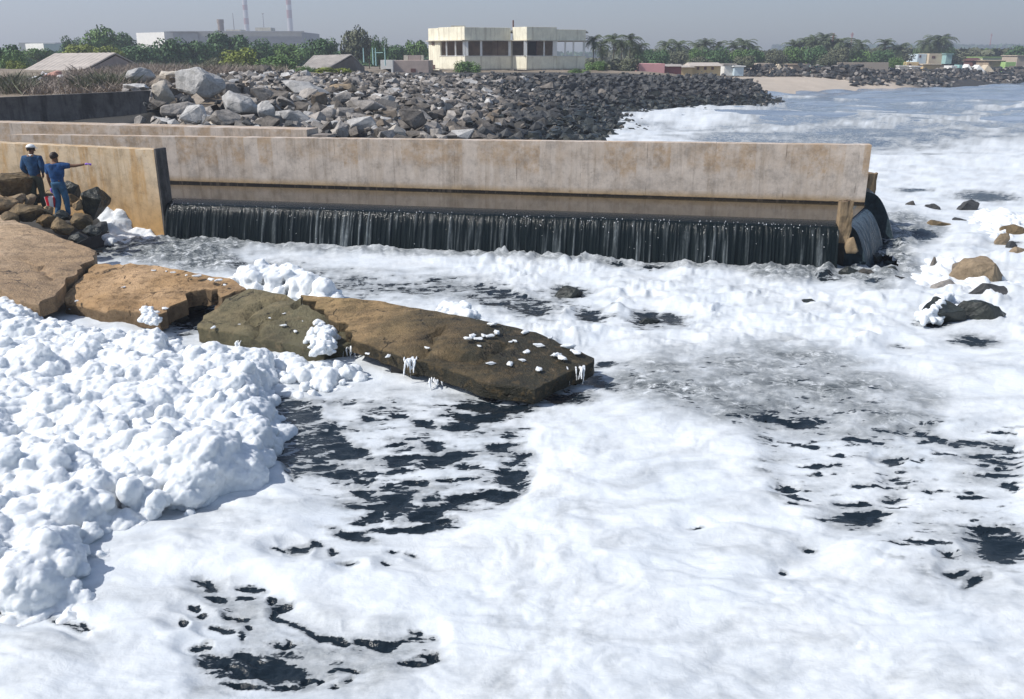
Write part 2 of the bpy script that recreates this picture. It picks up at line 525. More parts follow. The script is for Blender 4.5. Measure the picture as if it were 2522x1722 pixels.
def foam_field(X, Y):
    u, v = proj(X, Y, 0 * X)
    r = np.hypot(X, Y)
    sc = np.clip(12 / r, 0.35, 1.6)
    wob = fbm(X * 1.1, Y * 1.3, 5, gain=0.62); wob2 = fbm(X * 1.1 + 40, Y * 1.5 - 9, 5, gain=0.62)
    uu = u + wob * 46 * sc; vv = v + wob2 * 18 * sc
    Fm = np.full(X.shape, 0.92)
    # open sea beyond the foam field: flecks and streaks only
    edge = 388 - 36 * sstep(1900, 1560, u) - 26 * sstep(2250, 2522, u) + 10 * fbm(X * 0.12, Y * 0.12, 3)
    edge = edge + 34 * fbm(X * 0.22, Y * 0.5, 4, gain=0.6)
    sea = sstep(edge + 22, edge - 50, v)
    Fm = Fm - 0.64 * sea - 0.18 * sstep(310, 250, v) * (u > 1500)
    surf = poly_soft(uu, v, [(1500, 250), (1600, 262), (1800, 270), (1850, 285), (1800, 300), (1750, 330), (1700, 352), (1480, 362), (1530, 330)], 26)
    Fm = Fm + surf * (0.34 + 0.3 * fbm(X * 0.25, Y * 0.8, 4))
    lap = seg_dist(u, v, [(1480, 352), (1530, 330), (1580, 287), (1650, 285), (1720, 272), (1800, 282), (1860, 272), (1930, 262)])
    Fm = Fm + 0.45 * np.exp(-(lap / 9) ** 2) * (v < 360)
    shore = seg_dist(u, v, [(1960, 236), (2050, 229), (2150, 222), (2300, 214), (2522, 206)])
    Fm = Fm + 0.25 * np.exp(-(shore / 4) ** 2)
    st = fbm(X * 0.16 + 0.05 * Y, Y * 0.5, 4)                       # long streaks of the sea
    st2 = fbm(X * 0.42 + 0.12 * Y, Y * 1.9, 5, gain=0.62)
    Fm = Fm + sea * (0.45 * st + 0.50 * st2)
    crestn = ridged(X * 0.06 + 3, Y * 0.13, 2)
    Fm = Fm + sea * 0.75 * sstep(0.50, 0.80, crestn) * (v < 330)
    # painted openings
    S = np.zeros(X.shape); S2 = np.zeros(X.shape)
    for cx, cy, a, h, tl in HOLES:
        a2 = max(a * 2.0, 50 * min(1.0, (cy - 135) / 1000)); h2 = max(h * 2.4, a2 * 0.5)
        k = (np.abs(u - cx) < a2 * 2.2) & (np.abs(v - cy) < h2 * 2.2)
        if k.any(): S2[k] = np.maximum(S2[k], min(1.0, 0.25 + a / 40) * np.exp(-0.8 * ((u[k] - cx) / a2) ** 2 - 0.8 * ((v[k] - cy) / h2) ** 2))
        k = (np.abs(uu - cx) < a * 2.4) & (np.abs(vv - cy) < a * 1.6 + h * 2.2)
        if not k.any(): continue
        ct, stn = math.cos(R(tl)), math.sin(R(tl))
        x = uu[k] - cx; y = vv[k] - cy
        e = ((x * ct + y * stn) / a) ** 2 + ((-x * stn + y * ct) / h) ** 2
        S[k] = np.maximum(S[k], 1.05 * np.exp(-0.8 * e))
    for rv in RIVERS:
        S2 = np.maximum(S2, np.exp(-(seg_dist(u, v, rv) / 34) ** 2))
        S = np.maximum(S, 0.75 * np.exp(-(seg_dist(uu, vv, rv) / 9) ** 2))
    dk = poly_soft(uu, vv, DARK_POLY, 16)
    lc = poly_soft(u, v, LACY_POLY, 40); l2 = poly_soft(u, v, LACY2, 40)
    l3 = poly_soft(u, v, LACY3, 60); l4 = poly_soft(u, v, LACY4, 30)
    for bk_ in BREAK: Fm = Fm + 0.55 * np.exp(-(seg_dist(u + 20 * wob, v + 5 * wob2, bk_) / 4.5) ** 2) * sea
    tb = poly_soft(u, v, TURB, 45); tb2 = poly_soft(u, v, TURB2, 22); tb3 = poly_soft(u, v, TURB3, 26); tb4 = poly_soft(u, v, TURB4, 14)
    sm = np.exp(-(seg_dist(u + 30 * wob, v + 14 * wob2, STREAM) / 32) ** 2)
    flow = fbm(X * 1.3, Y * 2.6 + X * 0.2, 4, gain=0.55)
    fine = fbm(X * 4.2, Y * 7.5, 4, gain=0.6)
    veins = ridged(X * 1.7 + 0.25 * flow, Y * 3.0, 3)
    lace = np.clip(lc * 1.0 + l2 * 0.8 + sm * 0.9 + tb * 0.4, 0, 1)
    streak = fbm(X * 1.5 + 3, Y * 5.5, 5, gain=0.62)
    Fm = Fm - S * 0.95 - 0.78 * dk - 0.33 * lc - 0.30 * l2 - 0.50 * sm - 0.20 * l3 - 0.24 * l4 - 0.36 * tb - 0.26 * tb2 - 0.16 * tb3 - 0.12 * tb4
    Fm = Fm + dk * (0.22 * veins + 0.30 * fine + 0.2 * streak) + lace * (0.50 * flow + 0.16 * veins + 0.22 * fine + 0.42 * streak)
    lens = fbm(X * 1.4 + 11, Y * 4.6 + 0.5 * X * (u > 1300), 4, gain=0.55)
    Fm = Fm - 0.75 * sstep(0.17, 0.36, lens) * np.clip(0.9 * l3 + l4 + 0.8 * sm + 0.45 * l2 + 0.5 * lc, 0, 1) + (l3 + l4) * (0.22 * streak + 0.2 * flow)
    near_hole = sstep(0.02, 0.25, S)
    Fm = Fm + near_hole * (0.34 * streak + 0.18 * fine)
    Fm = Fm + (tb + tb2 + tb3 + tb4) * (0.26 * veins + 0.34 * fbm(X * 3.2, Y * 4.2, 4, gain=0.65))
    fr = sstep(640, 700, v) * sstep(1350, 1600, u)
    Fm = Fm + fr * 0.20 * fbm(X * 0.9 + Y * 0.5, (Y - X * 0.25) * 2.4, 4)
    mid = sstep(560, 620, v) * sstep(960, 760, v) * sstep(1000, 1250, u)
    Fm = Fm + mid * 0.12 * fine
    thin = np.clip(1.0 * tb + 0.95 * tb2 + 0.9 * tb3 + 0.95 * tb4 + 0.45 * sm + 0.35 * dk + 0.25 * lc + 0.75 * l2 + 0.85 * sea * (1 - 0.8 * surf) + 0.16 * sstep(1250, 1722, v), 0, 1)
    base = seg_dist(u, v, [(395, 600), (800, 622), (1300, 640), (1700, 662), (2040, 672)])
    thin = np.clip(thin + 0.75 * np.exp(-(base / 11) ** 2), 0, 1)
    film = sstep(0.88, 0.46, Fm)                                   # edges of the foam thin out to a film
    wx = 0.5 * fbm(X * 0.5, Y * 0.6, 3); wy = 0.5 * fbm(X * 0.5 + 30, Y * 0.6, 3)
    diag = sstep(1200, 1500, u)
    ax_ = X * (0.45 + 0.15 * diag) + Y * 0.35 * diag; ay_ = (Y - X * 0.30 * diag) * 1.9
    broad = np.clip(0.20 + 1.5 * fbm(ax_ + wx, ay_ + 1.6 * wy, 6, gain=0.62), 0, 1) * sstep(120, 50, r)
    thin = np.clip(np.maximum(thin * (0.7 + 1.1 * fbm(X * 2.2, Y * 3, 4)), film * 0.8) + 0.6 * broad, 0, 1)
    return u, v, Fm, thin, dict(S=S, S2=np.maximum(S2, 0.4 * np.maximum(l3, l4)), l3=np.maximum(l3, l4), base=np.exp(-(base / 12) ** 2), tb=np.clip(tb + tb2 + tb3 + tb4, 0, 1), lc=lc, l2=l2, dk=dk, sm=sm, tb2=np.clip(tb2 + tb3 + tb4, 0, 1), churn=np.clip(np.maximum(np.maximum(1.5 * tb2, 1.0 * tb3), np.maximum(0.9 * tb4, np.maximum(0.75 * np.exp(-(base / 9) ** 2), 0.5 * sm))) * (0.75 + 0.9 * fbm(X * 1.2, Y * 1.6, 4)) + 0.95 * tb * np.clip(0.45 + 1.3 * fbm(X * 0.8 + 7, Y * 1.2, 4), 0, 1), 0, 1), sea=sea, surf=surf + np.exp(-(lap / 10) ** 2) * (v < 360), flow=flow, fine=fine, veins=veins, mid=mid)

# dark polluted water
m_water, t, b = mat('dark effluent water')
pz = geo_pos(t)
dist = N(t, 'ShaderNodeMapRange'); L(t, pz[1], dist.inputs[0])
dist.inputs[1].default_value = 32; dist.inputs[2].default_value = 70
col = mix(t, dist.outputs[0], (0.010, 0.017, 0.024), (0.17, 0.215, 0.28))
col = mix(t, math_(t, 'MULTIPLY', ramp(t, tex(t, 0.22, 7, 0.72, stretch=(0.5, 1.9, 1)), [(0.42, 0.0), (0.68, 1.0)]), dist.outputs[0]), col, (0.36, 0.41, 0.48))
L(t, col, b.inputs['Base Color'])
b.inputs['Roughness'].default_value = 0.12
b.inputs['IOR'].default_value = 1.33; L(t, mix(t, dist.outputs[0], (0.18, 0.18, 0.18), (0.45, 0.45, 0.45)), b.inputs['Specular IOR Level'])
n1 = tex(t, 2.6, 5, 0.62, stretch=(1.0, 1.3, 1), dist=0.6); n2 = tex(t, 0.6, 4, 0.6, stretch=(0.8, 1.3, 1), dist=0.5)
bump(t, b, math_(t, 'ADD', n1, n2), 0.35, 0.16)
rr_ = np.concatenate([np.linspace(3.2, 30, 110, endpoint=False), 30 * (1380 / 30) ** np.linspace(0, 1, 260)])
X, Y, q = polar(rr_, np.linspace(R(-50), R(64), 380))
me = npmesh(np.stack([X, Y, swell(X, Y) - 0.004 * (np.hypot(X, Y) < 80)], 1), q)
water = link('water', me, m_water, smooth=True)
tag(water, 'dark polluted water and grey blue sea with ripples and waves', kind='structure')

# white foam
def foam_material(name, film=True):
    m, t, b = mat(name)
    tint = ramp(t, tex(t, 0.8, 5, 0.6), [(0.35, (0.62, 0.66, 0.695)), (0.65, (0.71, 0.735, 0.75))] if film else [(0.35, (0.68, 0.71, 0.735)), (0.65, (0.755, 0.775, 0.785))])
    if film:
        a = t.nodes.new('ShaderNodeAttribute'); a.attribute_name = 'film'
        cov = t.nodes.new('ShaderNodeAttribute'); cov.attribute_name = 'cover'
        amp = t.nodes.new('ShaderNodeAttribute'); amp.attribute_name = 'tear'
        spk = tex(t, 11.0, 6, 0.75, stretch=(0.8, 1.5, 1))
        torn = math_(t, 'ADD', math_(t, 'MULTIPLY', tex(t, 3.4, 10, 0.74, stretch=(0.75, 1.8, 1), dist=0.7), 0.6), math_(t, 'MULTIPLY', tex(t, 3.0, 8, 0.7, stretch=(0.7, 4.5, 1), off=(3, 8, 0)), 0.4))
        cv = math_(t, 'ADD', cov.outputs['Fac'], math_(t, 'MULTIPLY', math_(t, 'MULTIPLY', math_(t, 'SUBTRACT', torn, 0.5), 1.7), amp.outputs['Fac']))
        tcw = t.nodes.new('ShaderNodeTexCoord'); wn = N(t, 'ShaderNodeTexNoise', Scale=1.6, Detail=4); L(t, tcw.outputs['Object'], wn.inputs['Vector'])
        wmix = t.nodes.new('ShaderNodeVectorMath'); wmix.operation = 'MULTIPLY_ADD'; L(t, wn.outputs['Color'], wmix.inputs[0]); wmix.inputs[1].default_value = (0.55, 0.45, 0); L(t, tcw.outputs['Object'], wmix.inputs[2])
        for vs_, st_, am_ in ((2.3, (0.75, 1.7, 1), 0.26), (6.5, (0.7, 1.6, 1), 0.20)):
            mp_ = t.nodes.new('ShaderNodeMapping'); mp_.inputs['Scale'].default_value = st_; L(t, wmix.outputs[0], mp_.inputs['Vector'])
            vo = t.nodes.new('ShaderNodeTexVoronoi'); vo.feature = 'DISTANCE_TO_EDGE'; vo.inputs['Scale'].default_value = vs_; L(t, mp_.outputs[0], vo.inputs['Vector'])
            thread = ramp(t, vo.outputs['Distance'], [(0.0, 1.0), (0.13, 0.25), (0.35, 0.0)])
            cv = math_(t, 'ADD', cv, math_(t, 'MULTIPLY', math_(t, 'MULTIPLY', math_(t, 'SUBTRACT', thread, 0.28), am_), amp.outputs['Fac']))
        wet = ramp(t, cv, [(0.42, 1.0), (0.53, 0.0)])
        k = math_(t, 'MULTIPLY', a.outputs['Fac'], math_(t, 'ADD', math_(t, 'MULTIPLY', spk, 1.3), 0.35), clamp=True)
        grey = ramp(t, tex(t, 6, 5, 0.7), [(0.3, (0.20, 0.22, 0.235)), (0.7, (0.42, 0.435, 0.44))])
        edge = ramp(t, cv, [(0.50, 1.0), (0.70, 0.0)])
        k = math_(t, 'MAXIMUM', k, math_(t, 'MULTIPLY', edge, 0.75))
        tint = mix(t, k, tint, grey)
        ch = t.nodes.new('ShaderNodeAttribute'); ch.attribute_name = 'churn'
        churn = ramp(t, tex(t, 5.0, 9, 0.75, dist=0.8), [(0.40, (0.04, 0.052, 0.06)), (0.49, (0.15, 0.165, 0.17)), (0.56, (0.34, 0.355, 0.355)), (0.62, (0.66, 0.685, 0.70))])
        tint = mix(t, ch.outputs['Fac'], tint, churn)
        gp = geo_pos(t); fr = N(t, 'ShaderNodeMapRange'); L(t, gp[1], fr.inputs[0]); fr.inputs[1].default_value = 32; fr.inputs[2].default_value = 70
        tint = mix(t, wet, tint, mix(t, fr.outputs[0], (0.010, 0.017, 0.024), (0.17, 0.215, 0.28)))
    L(t, tint, b.inputs['Base Color'])
    b.inputs['Roughness'].default_value = 0.75
    b.inputs['Specular IOR Level'].default_value = 0.25
    if film:
        L(t, mix(t, wet, (0.75, 0.75, 0.75), (0.14, 0.14, 0.14)), b.inputs['Roughness'])
        L(t, mix(t, wet, (0.2, 0.2, 0.2), (0.18, 0.18, 0.18)), b.inputs['Specular IOR Level'])
    else:
        b.inputs['Subsurface Weight'].default_value = 0.85; b.inputs['Subsurface Radius'].default_value = (1, 1, 1); b.inputs['Subsurface Scale'].default_value = 0.05
    bump(t, b, math_(t, 'ADD', tex(t, 5, 8, 0.7, dist=0.4), math_(t, 'MULTIPLY', tex(t, 2.2, 6, 0.6, stretch=(0.7, 1.8, 1), dist=0.8), 1.2)) if film else tex(t, 9, 8, 0.7), 0.30 if film else 0.45, 0.06)
    return m
m_foam = foam_material('floating foam')
m_froth = foam_material('piled froth', False)
inv = np.linspace(1 / 3.4, 1 / 118.0, 660)
X, Y, q = polar(1 / inv, np.linspace(R(-40), R(52), 960))
u, v, Fm, film, K = foam_field(X, Y)
r = np.hypot(X, Y)
tear = np.clip(1.15 * np.clip(K['S'] * 3 + K['lc'] + K['l2'] + K['dk'] + 1.0 * K['tb'] + K['sm'] + K['l3'] + K['mid'] * 0.4, 0, 1) + 1.0 * K['sea'] + 0.3, 0, 1.3)
lo_ = 0.5 - 0.52 * tear - 0.03
h = np.clip((Fm - lo_) * 0.05, -0.03, 0.022)
on = sstep(0.52, 1.0, Fm)
wx = 0.5 * fbm(X * 0.5, Y * 0.6, 3); wy = 0.5 * fbm(X * 0.5 + 30, Y * 0.6, 3)
relief = 0.06 * fbm(X * 0.7, Y * 0.9, 3) + 0.026 * billow(X * 0.8 + wx * 1.5 + Y * 0.3, Y * 1.7 + wy * 2.5 - X * 0.2, 3) + 0.030 * fbm(X * 1.0 + Y * 0.6, (Y - X * 0.3) * 3.2, 3) + 0.010 * fbm(X * 3.5, Y * 4.5, 3)
lump = (0.24 * np.maximum(0, billow(X * 1.1 + wx * 2, Y * 1.3 + wy * 2, 4) + 0.35) + 0.10 * fbm(X * 2.2 + Y, Y * 3.0 - X * .6, 4)) * K['mid'] + 0.02 * (1 - np.abs(K['fine']) * 2) * K['tb'] + 0.05 * K['tb'] * (0.6 + fbm(X * 1.1, Y * 1.4, 3))
lump = lump + K['base'] * 0.16 * np.maximum(0, fbm(X * 2.2, Y * 2.2, 4, gain=0.6) + 0.25)
far = sstep(26, 45, r)
lump = lump + far * 0.12 * np.maximum(0, fbm(X * 0.5, Y * 0.8, 3)) 
lump = lump + K['tb2'] * (0.20 * np.maximum(0, fbm(X * 1.5, Y * 1.5, 4, gain=0.6) + 0.2) + 0.10 * fbm(X * 5, Y * 5, 3))
lump = lump + K['surf'] * 0.30 * np.maximum(0, fbm(X * 0.35, Y * 0.35, 4) + 0.12)
right = sstep(2050, 2200, u) * sstep(470, 520, v) * sstep(780, 700, v)
lump = lump + right * 0.22 * np.maximum(0, fbm(X * 0.55 + 4, Y * 0.7, 3) + 0.15)
thick = (1 - sstep(0.05, 0.75, K['S2'])) * (1 - 0.95 * K['dk']) * (1 - 0.88 * K['lc']) * (1 - 0.75 * K['l2']) * (1 - 0.85 * K['sm']) * (1 - 0.85 * K['sea']) * (1 - 0.5 * K['tb'])
thin_r = 0.008 + 0.010 * fbm(X * 2.0, Y * 2.6, 3)
Z = swell(X, Y) + h + thick * (relief * 1.15 + 0.09) + lump * np.maximum(thick, 0.75 * np.maximum(np.maximum(K['tb'], K['base']), K['surf'].clip(0, 1))) + thin_r * (Fm > 0.45)
dead = (Fm < lo_ - 0.06)
wl = 28.6 + (X + 11) * -0.19
behind = (Y > 24.9 - 0.207 * (X + 9.7)) & (X < 9.6) & (Y < wl + 0.25)       # weir body and channel
dead |= behind
dead |= (Y > wl) & (land(X, Y) > 0.25) & (Y > 28) & (X < 45)
dead |= (X < -10.4 - 0.1 * (Y - 20)) & (Y > 19.5) & (Y < 60)
keep = ~(dead[q].all(1))
me = npmesh(np.stack([X, Y, Z], 1), q[keep])
fattr(me, 'film', film); fattr(me, 'cover', Fm); fattr(me, 'tear', tear); fattr(me, 'churn', K['churn'])
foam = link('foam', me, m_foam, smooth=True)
tag(foam, 'white chemical foam floating in sheets and streaks on the dark water', 'foam', kind='stuff')

# ------------------------------------------------------------------ channel walls and weir
def concrete(name, top, low, stain, panels=False, lowband=None, dirt=0.5):
    """concrete face; object x runs along the wall, z up from its foot"""
    m, t, b = mat(name)
    xyz = sepxyz(t)
    n1 = tex(t, 0.7, 6, 0.68); n2 = tex(t, 5.5, 5, 0.7); n3 = tex(t, 1.1, 5, 0.7, stretch=(2.2, 2.2, 0.35), off=(3, 0, 1))
    c = mix(t, ramp(t, n1, [(0.35, 0.0), (0.65, 1.0)]), low, top)
    c = mix(t, ramp(t, n3, [(0.49, 0.0), (0.60, dirt)]), c, stain)
    if panels:
        cell = math_(t, 'FLOOR', math_(t, 'DIVIDE', math_(t, 'ADD', xyz[0], math_(t, 'MULTIPLY', n2, 0.12)), 0.47))
        wn = t.nodes.new('ShaderNodeTexWhiteNoise'); wn.noise_dimensions = '1D'; L(t, cell, wn.inputs['W'])
        up = N(t, 'ShaderNodeMapRange'); L(t, math_(t, 'ADD', xyz[2], math_(t, 'MULTIPLY', wn.outputs[0], 0.5)), up.inputs[0])
        up.inputs[1].default_value = 2.05; up.inputs[2].default_value = 2.25
        blot = math_(t, 'MULTIPLY', ramp(t, wn.outputs[0], [(0.10, 0.15), (0.55, 1.0)]), ramp(t, tex(t, 3.0, 6, 0.75), [(0.36, 0.05), (0.58, 1.0)]))
        c = mix(t, math_(t, 'MULTIPLY', math_(t, 'MULTIPLY', blot, up.outputs[0]), 0.75), c, (0.40, 0.275, 0.165))
        fx = math_(t, 'FRACT', math_(t, 'DIVIDE', xyz[0], 1.9))
        joint = math_(t, 'LESS_THAN', fx, 0.012)
        c = mix(t, math_(t, 'MULTIPLY', joint, ramp(t, tex(t, 2.0, 4, 0.6, off=(7, 0, 0)), [(0.45, 0.0), (0.6, 0.55)])), c, (0.12, 0.095, 0.08))
    if lowband:
        z0, z1, col = lowband
        mr = N(t, 'ShaderNodeMapRange'); L(t, math_(t, 'ADD', xyz[2], math_(t, 'MULTIPLY', n1, 0.12)), mr.inputs[0])
        mr.inputs[1].default_value = z1 + 0.06; mr.inputs[2].default_value = z0 + 0.06
        c = mix(t, math_(t, 'MULTIPLY', mr.outputs[0], 0.85), c, col)
        if panels:
            wl_ = N(t, 'ShaderNodeMapRange'); L(t, math_(t, 'ADD', xyz[2], math_(t, 'MULTIPLY', n2, 0.03)), wl_.inputs[0]); wl_.inputs[1].default_value = 1.178; wl_.inputs[2].default_value = 1.160
            c = mix(t, wl_.outputs[0], c, (0.02, 0.017, 0.015))
    mot = ramp(t, tex(t, 2.4, 9, 0.78, off=(2, 7, 3)), [(0.38, 0.74), (0.5, 1.0), (0.62, 1.12)])
    c = mix(t, 1.0, c, mot, 'MULTIPLY')
    run = ramp(t, tex(t, 1.0, 6, 0.7, stretch=(5.5, 5.5, 0.22), off=(1, 4, 9)), [(0.54, 0.0), (0.63, 0.30)])
    c = mix(t, run, c, tuple(x * 0.55 for x in stain))
    spots = ramp(t, tex(t, 7.0, 6, 0.75), [(0.60, 0.0), (0.68, 0.55)])
    c = mix(t, spots, c, tuple(x * 0.45 for x in stain))
    L(t, c, b.inputs['Base Color']); b.inputs['Roughness'].default_value = 0.9
    b.inputs['Specular IOR Level'].default_value = 0.2
    bump(t, b, math_(t, 'ADD', n2, tex(t, 26, 4, 0.7)), 0.35, 0.02)
    return m

m_wall = concrete('channel wall concrete', (0.585, 0.51, 0.445), (0.51, 0.44, 0.38), (0.38, 0.30, 0.225), True, (1.16, 1.34, (0.38, 0.26, 0.13)), 0.4)
m_tan = concrete('ochre stained concrete', (0.60, 0.49, 0.36), (0.55, 0.42, 0.27), (0.46, 0.28, 0.12), False, (0.4, 1.9, (0.50, 0.29, 0.105)), 0.75)
m_grey = concrete('weathered grey concrete', (0.36, 0.32, 0.28), (0.24, 0.21, 0.19), (0.14, 0.11, 0.09))
m_dark = concrete('shade dark concrete', (0.165, 0.152, 0.14), (0.115, 0.106, 0.10), (0.055, 0.05, 0.047), dirt=0.8)  # dark tone carries the shade of the leaning wall and the abutment end
m_wet = simple('wet black concrete', (0.035, 0.032, 0.028), 0.4, 4, 0.35)

def wall_obj(name, a, b, thick, z0, z1a, z1b, m, seg=40, rough=0.012, parent=None, base=0.0):
    """wall with worn edges, local x along the wall"""
    a = Vector((a[0], a[1])); b = Vector((b[0], b[1])); Ln = (b - a).length
    bm = bmesh.new()
    nz = 10
    seg = max(2, seg)
    def P(i, j, back):
        x = Ln * i / seg; zt = z1a + (z1b - z1a) * i / seg
        z = z0 + (zt - z0) * j / nz
        y = thick if back else 0.0
        d = float(fbm(x * 1.3 + 5 * back, z * 2.0 + Ln, 3)) * rough
        e = float(fbm(x * 3.3, 7 + back * 3, 3)) * rough * 1.6 if j == nz else 0
        return (x, y + d, z + e - base)
    G = {(i, j, k): bm.verts.new(P(i, j, k)) for i in range(seg + 1) for j in range(nz + 1) for k in (0, 1)}
    for i in range(seg):
        for j in range(nz):
            bm.faces.new((G[i, j, 0], G[i + 1, j, 0], G[i + 1, j + 1, 0], G[i, j + 1, 0]))
            bm.faces.new((G[i + 1, j, 1], G[i, j, 1], G[i, j + 1, 1], G[i + 1, j + 1, 1]))
        bm.faces.new((G[i, nz, 0], G[i + 1, nz, 0], G[i + 1, nz, 1], G[i, nz, 1]))
        bm.faces.new((G[i + 1, 0, 0], G[i, 0, 0], G[i, 0, 1], G[i + 1, 0, 1]))
    for j in range(nz):
        bm.faces.new((G[0, j, 1], G[0, j, 0], G[0, j + 1, 0], G[0, j + 1, 1]))
        bm.faces.new((G[seg, j, 0], G[seg, j, 1], G[seg, j + 1, 1], G[seg, j + 1, 0]))
    me = bmesh_to(bm)
    me.materials.append(m)
    o = bpy.data.objects.new(name, me); C.objects.link(o)
    o.location = (a.x, a.y, base)
    o.rotation_euler = (0, 0, math.atan2((b - a).y, (b - a).x))
    if parent: o.parent = parent; o.location = Vector((a.x, a.y, base)) - Vector(parent.location)
    return o

CREST = 1.05; POOL = 1.10
wL = at(410, 592, z=0); wR = at(2046, 668, z=0)              # foot of the fall
weirA = Vector((-9.72, 25.05)); weirB = Vector((7.95, 21.42))  # line of the crest
wdir = (weirB - weirA).normalized(); wn_ = Vector((wdir.y, -wdir.x))   # towards the eye
pL = at(413, 449, z=POOL); pR = at(2129, 503, z=POOL)
mA = Vector((-16.6, pL.y - (pR.y - pL.y) / (pR.x - pL.x) * (pL.x + 16.6))); mB = Vector((pR.x, pR.y))
wall_main = wall_obj('channel_wall', mA, mB, 0.42, -0.6, 2.50, 2.69, m_wall, 90)
tag(wall_main, 'long pale concrete channel wall with blotchy panels behind the waterfall', 'wall')
tA = Vector((-18.5, 27.45)); tB = Vector((-9.86, 24.88))
tan = wall_obj('abutment_wall', tA, tB, 0.42, -0.5, 2.60, 2.52, m_tan, 40)
tag(tan, 'ochre stained concrete wall behind the two standing people', 'wall')
post = wall_obj('shade_end_face', (-9.855, 24.875), (-9.80, 24.858), 0.45, -0.4, 2.56, 2.55, m_dark, 3, 0.012)  # thin dark plate: shade of the wall's end face put into its colour
post.parent = tan
post.location = tan.matrix_basis.inverted() @ Vector((-9.855, 24.872, 0)); post.rotation_euler[2] -= tan.rotation_euler[2]
lA = Vector((-19.0, 31.6)); lB = Vector((-6.55, 29.05))
ledge = wall_obj('rear_ledge_wall', lA, lB, 0.9, 0.3, 2.80, 2.74, m_wall, 50)
tag(ledge, 'low concrete ledge wall running behind the left part of the channel wall', 'wall')
lo = wall_obj('concrete_step', lB + Vector((0.02, 0.05)), lB + Vector((0.66, -0.08)), 0.7, 0.4, 2.58, 2.57, m_grey, 4)
tag(lo, 'small dark concrete step at the right end of the rear ledge', 'step')

# tilted dark retaining wall in shade with a rounded right end
dA = at(-60, 243, Y=33.2); dB = at(372, 223, Y=36.0)
bm = bmesh.new()
ax = (dB - dA); ax.z = 0; Ld = ax.length; ax.normalize(); nrm = Vector((-ax.y, ax.x, 0))
nseg = 30
rows = []
for i in range(nseg + 1):
    s = i / nseg
    p = dA.lerp(dB, s)
    hgt = 1.22
    cut = 0.0
    if s > 0.93: cut = 0.95 * ((s - 0.93) / 0.07) ** 2.2
    lift = 0.30 * sstep(0.45, 0.95, np.array(s)).item()
    ring = []
    for j in range(9):
        f = j / 8
        zz = p.z - hgt + lift + (hgt - lift) * f
        off = -0.10 * (1 - f)
        back = -cut * Ld * 0.07 * (1 - f) * 0.8
        q_ = p + ax * back + nrm * (-off * -1.5) * (1 - f)
        ring.append(bm.verts.new((q_.x, q_.y, zz + 0.015 * float(fbm(s * 20, f * 3, 3)))))
    ring2 = [bm.verts.new(v.co + nrm * 0.38) for v in ring]
    rows.append((ring, ring2))
for (a1, a2), (b1, b2) in zip(rows, rows[1:]):
    for j in range(8):
        bm.faces.new((a1[j], b1[j], b1[j + 1], a1[j + 1])); bm.faces.new((b2[j], a2[j], a2[j + 1], b2[j + 1]))
    bm.faces.new((a1[8], b1[8], b2[8], a2[8])); bm.faces.new((b1[0], a1[0], a2[0], b2[0]))
for (a1, a2), fl in ((rows[0], 1), (rows[-1], -1)):
    for j in range(8): bm.faces.new((a1[j], a1[j + 1], a2[j + 1], a2[j])[::fl])
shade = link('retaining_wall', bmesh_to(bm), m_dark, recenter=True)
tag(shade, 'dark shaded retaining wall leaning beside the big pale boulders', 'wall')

# weir body, the pool behind its crest and the curtain of falling water
def wp(s, out, z):
    p = weirA + wdir * s - wn_ * -out
    return Vector((p.x, p.y, z))
WL = (weirB - weirA).length
bm = bmesh.new()
prof = [(0.0, -0.6), (0.0, CREST - 0.10), (-0.08, CREST - 0.02), (-0.55, CREST - 0.02), (-0.55, -0.6)]
ra = [bm.verts.new(wp(0.0, o_, z_)) for o_, z_ in prof]; rb = [bm.verts.new(wp(WL, o_, z_)) for o_, z_ in prof]
for k in range(5): bm.faces.new((ra[k], rb[k], rb[(k + 1) % 5], ra[(k + 1) % 5]))
bm.faces.new(ra[::-1]); bm.faces.new(rb)
weir = link('weir', bmesh_to(bm), m_wet, recenter=True)
tag(weir, 'low wet concrete weir hidden behind the dark curtain of falling water', 'weir')

m_pool, t, b = mat('still dark pool water')
b.inputs['Base Color'].default_value = (0.035, 0.028, 0.018, 1)
b.inputs['Roughness'].default_value = 0.045; b.inputs['IOR'].default_value = 1.33
b.inputs['Specular IOR Level'].default_value = 0.42
bump(t, b, tex(t, 2.2, 3, 0.5, stretch=(0.5, 2.0, 1)), 0.06, 0.03)
side0 = Vector((weirB.x + 0.30, weirB.y + 0.25)); side1 = Vector((mB.x - 0.05, mB.y - 0.25))
me = pydata([(-18, 29.6, POOL), (mB.x, mB.y + 0.2, POOL), (side1.x, side1.y, POOL), (side0.x, side0.y, POOL), tuple(wp(WL, -0.52, POOL)), tuple(wp(0, -0.52, POOL)), (-9.9, 25.35, POOL), (-18, 27.8, POOL)],
            [(0, 7, 6, 5, 4, 3, 2, 1)])
pool = link('pool_water', me, m_pool)
tag(pool, 'still dark water between the weir and the channel wall', kind='structure')

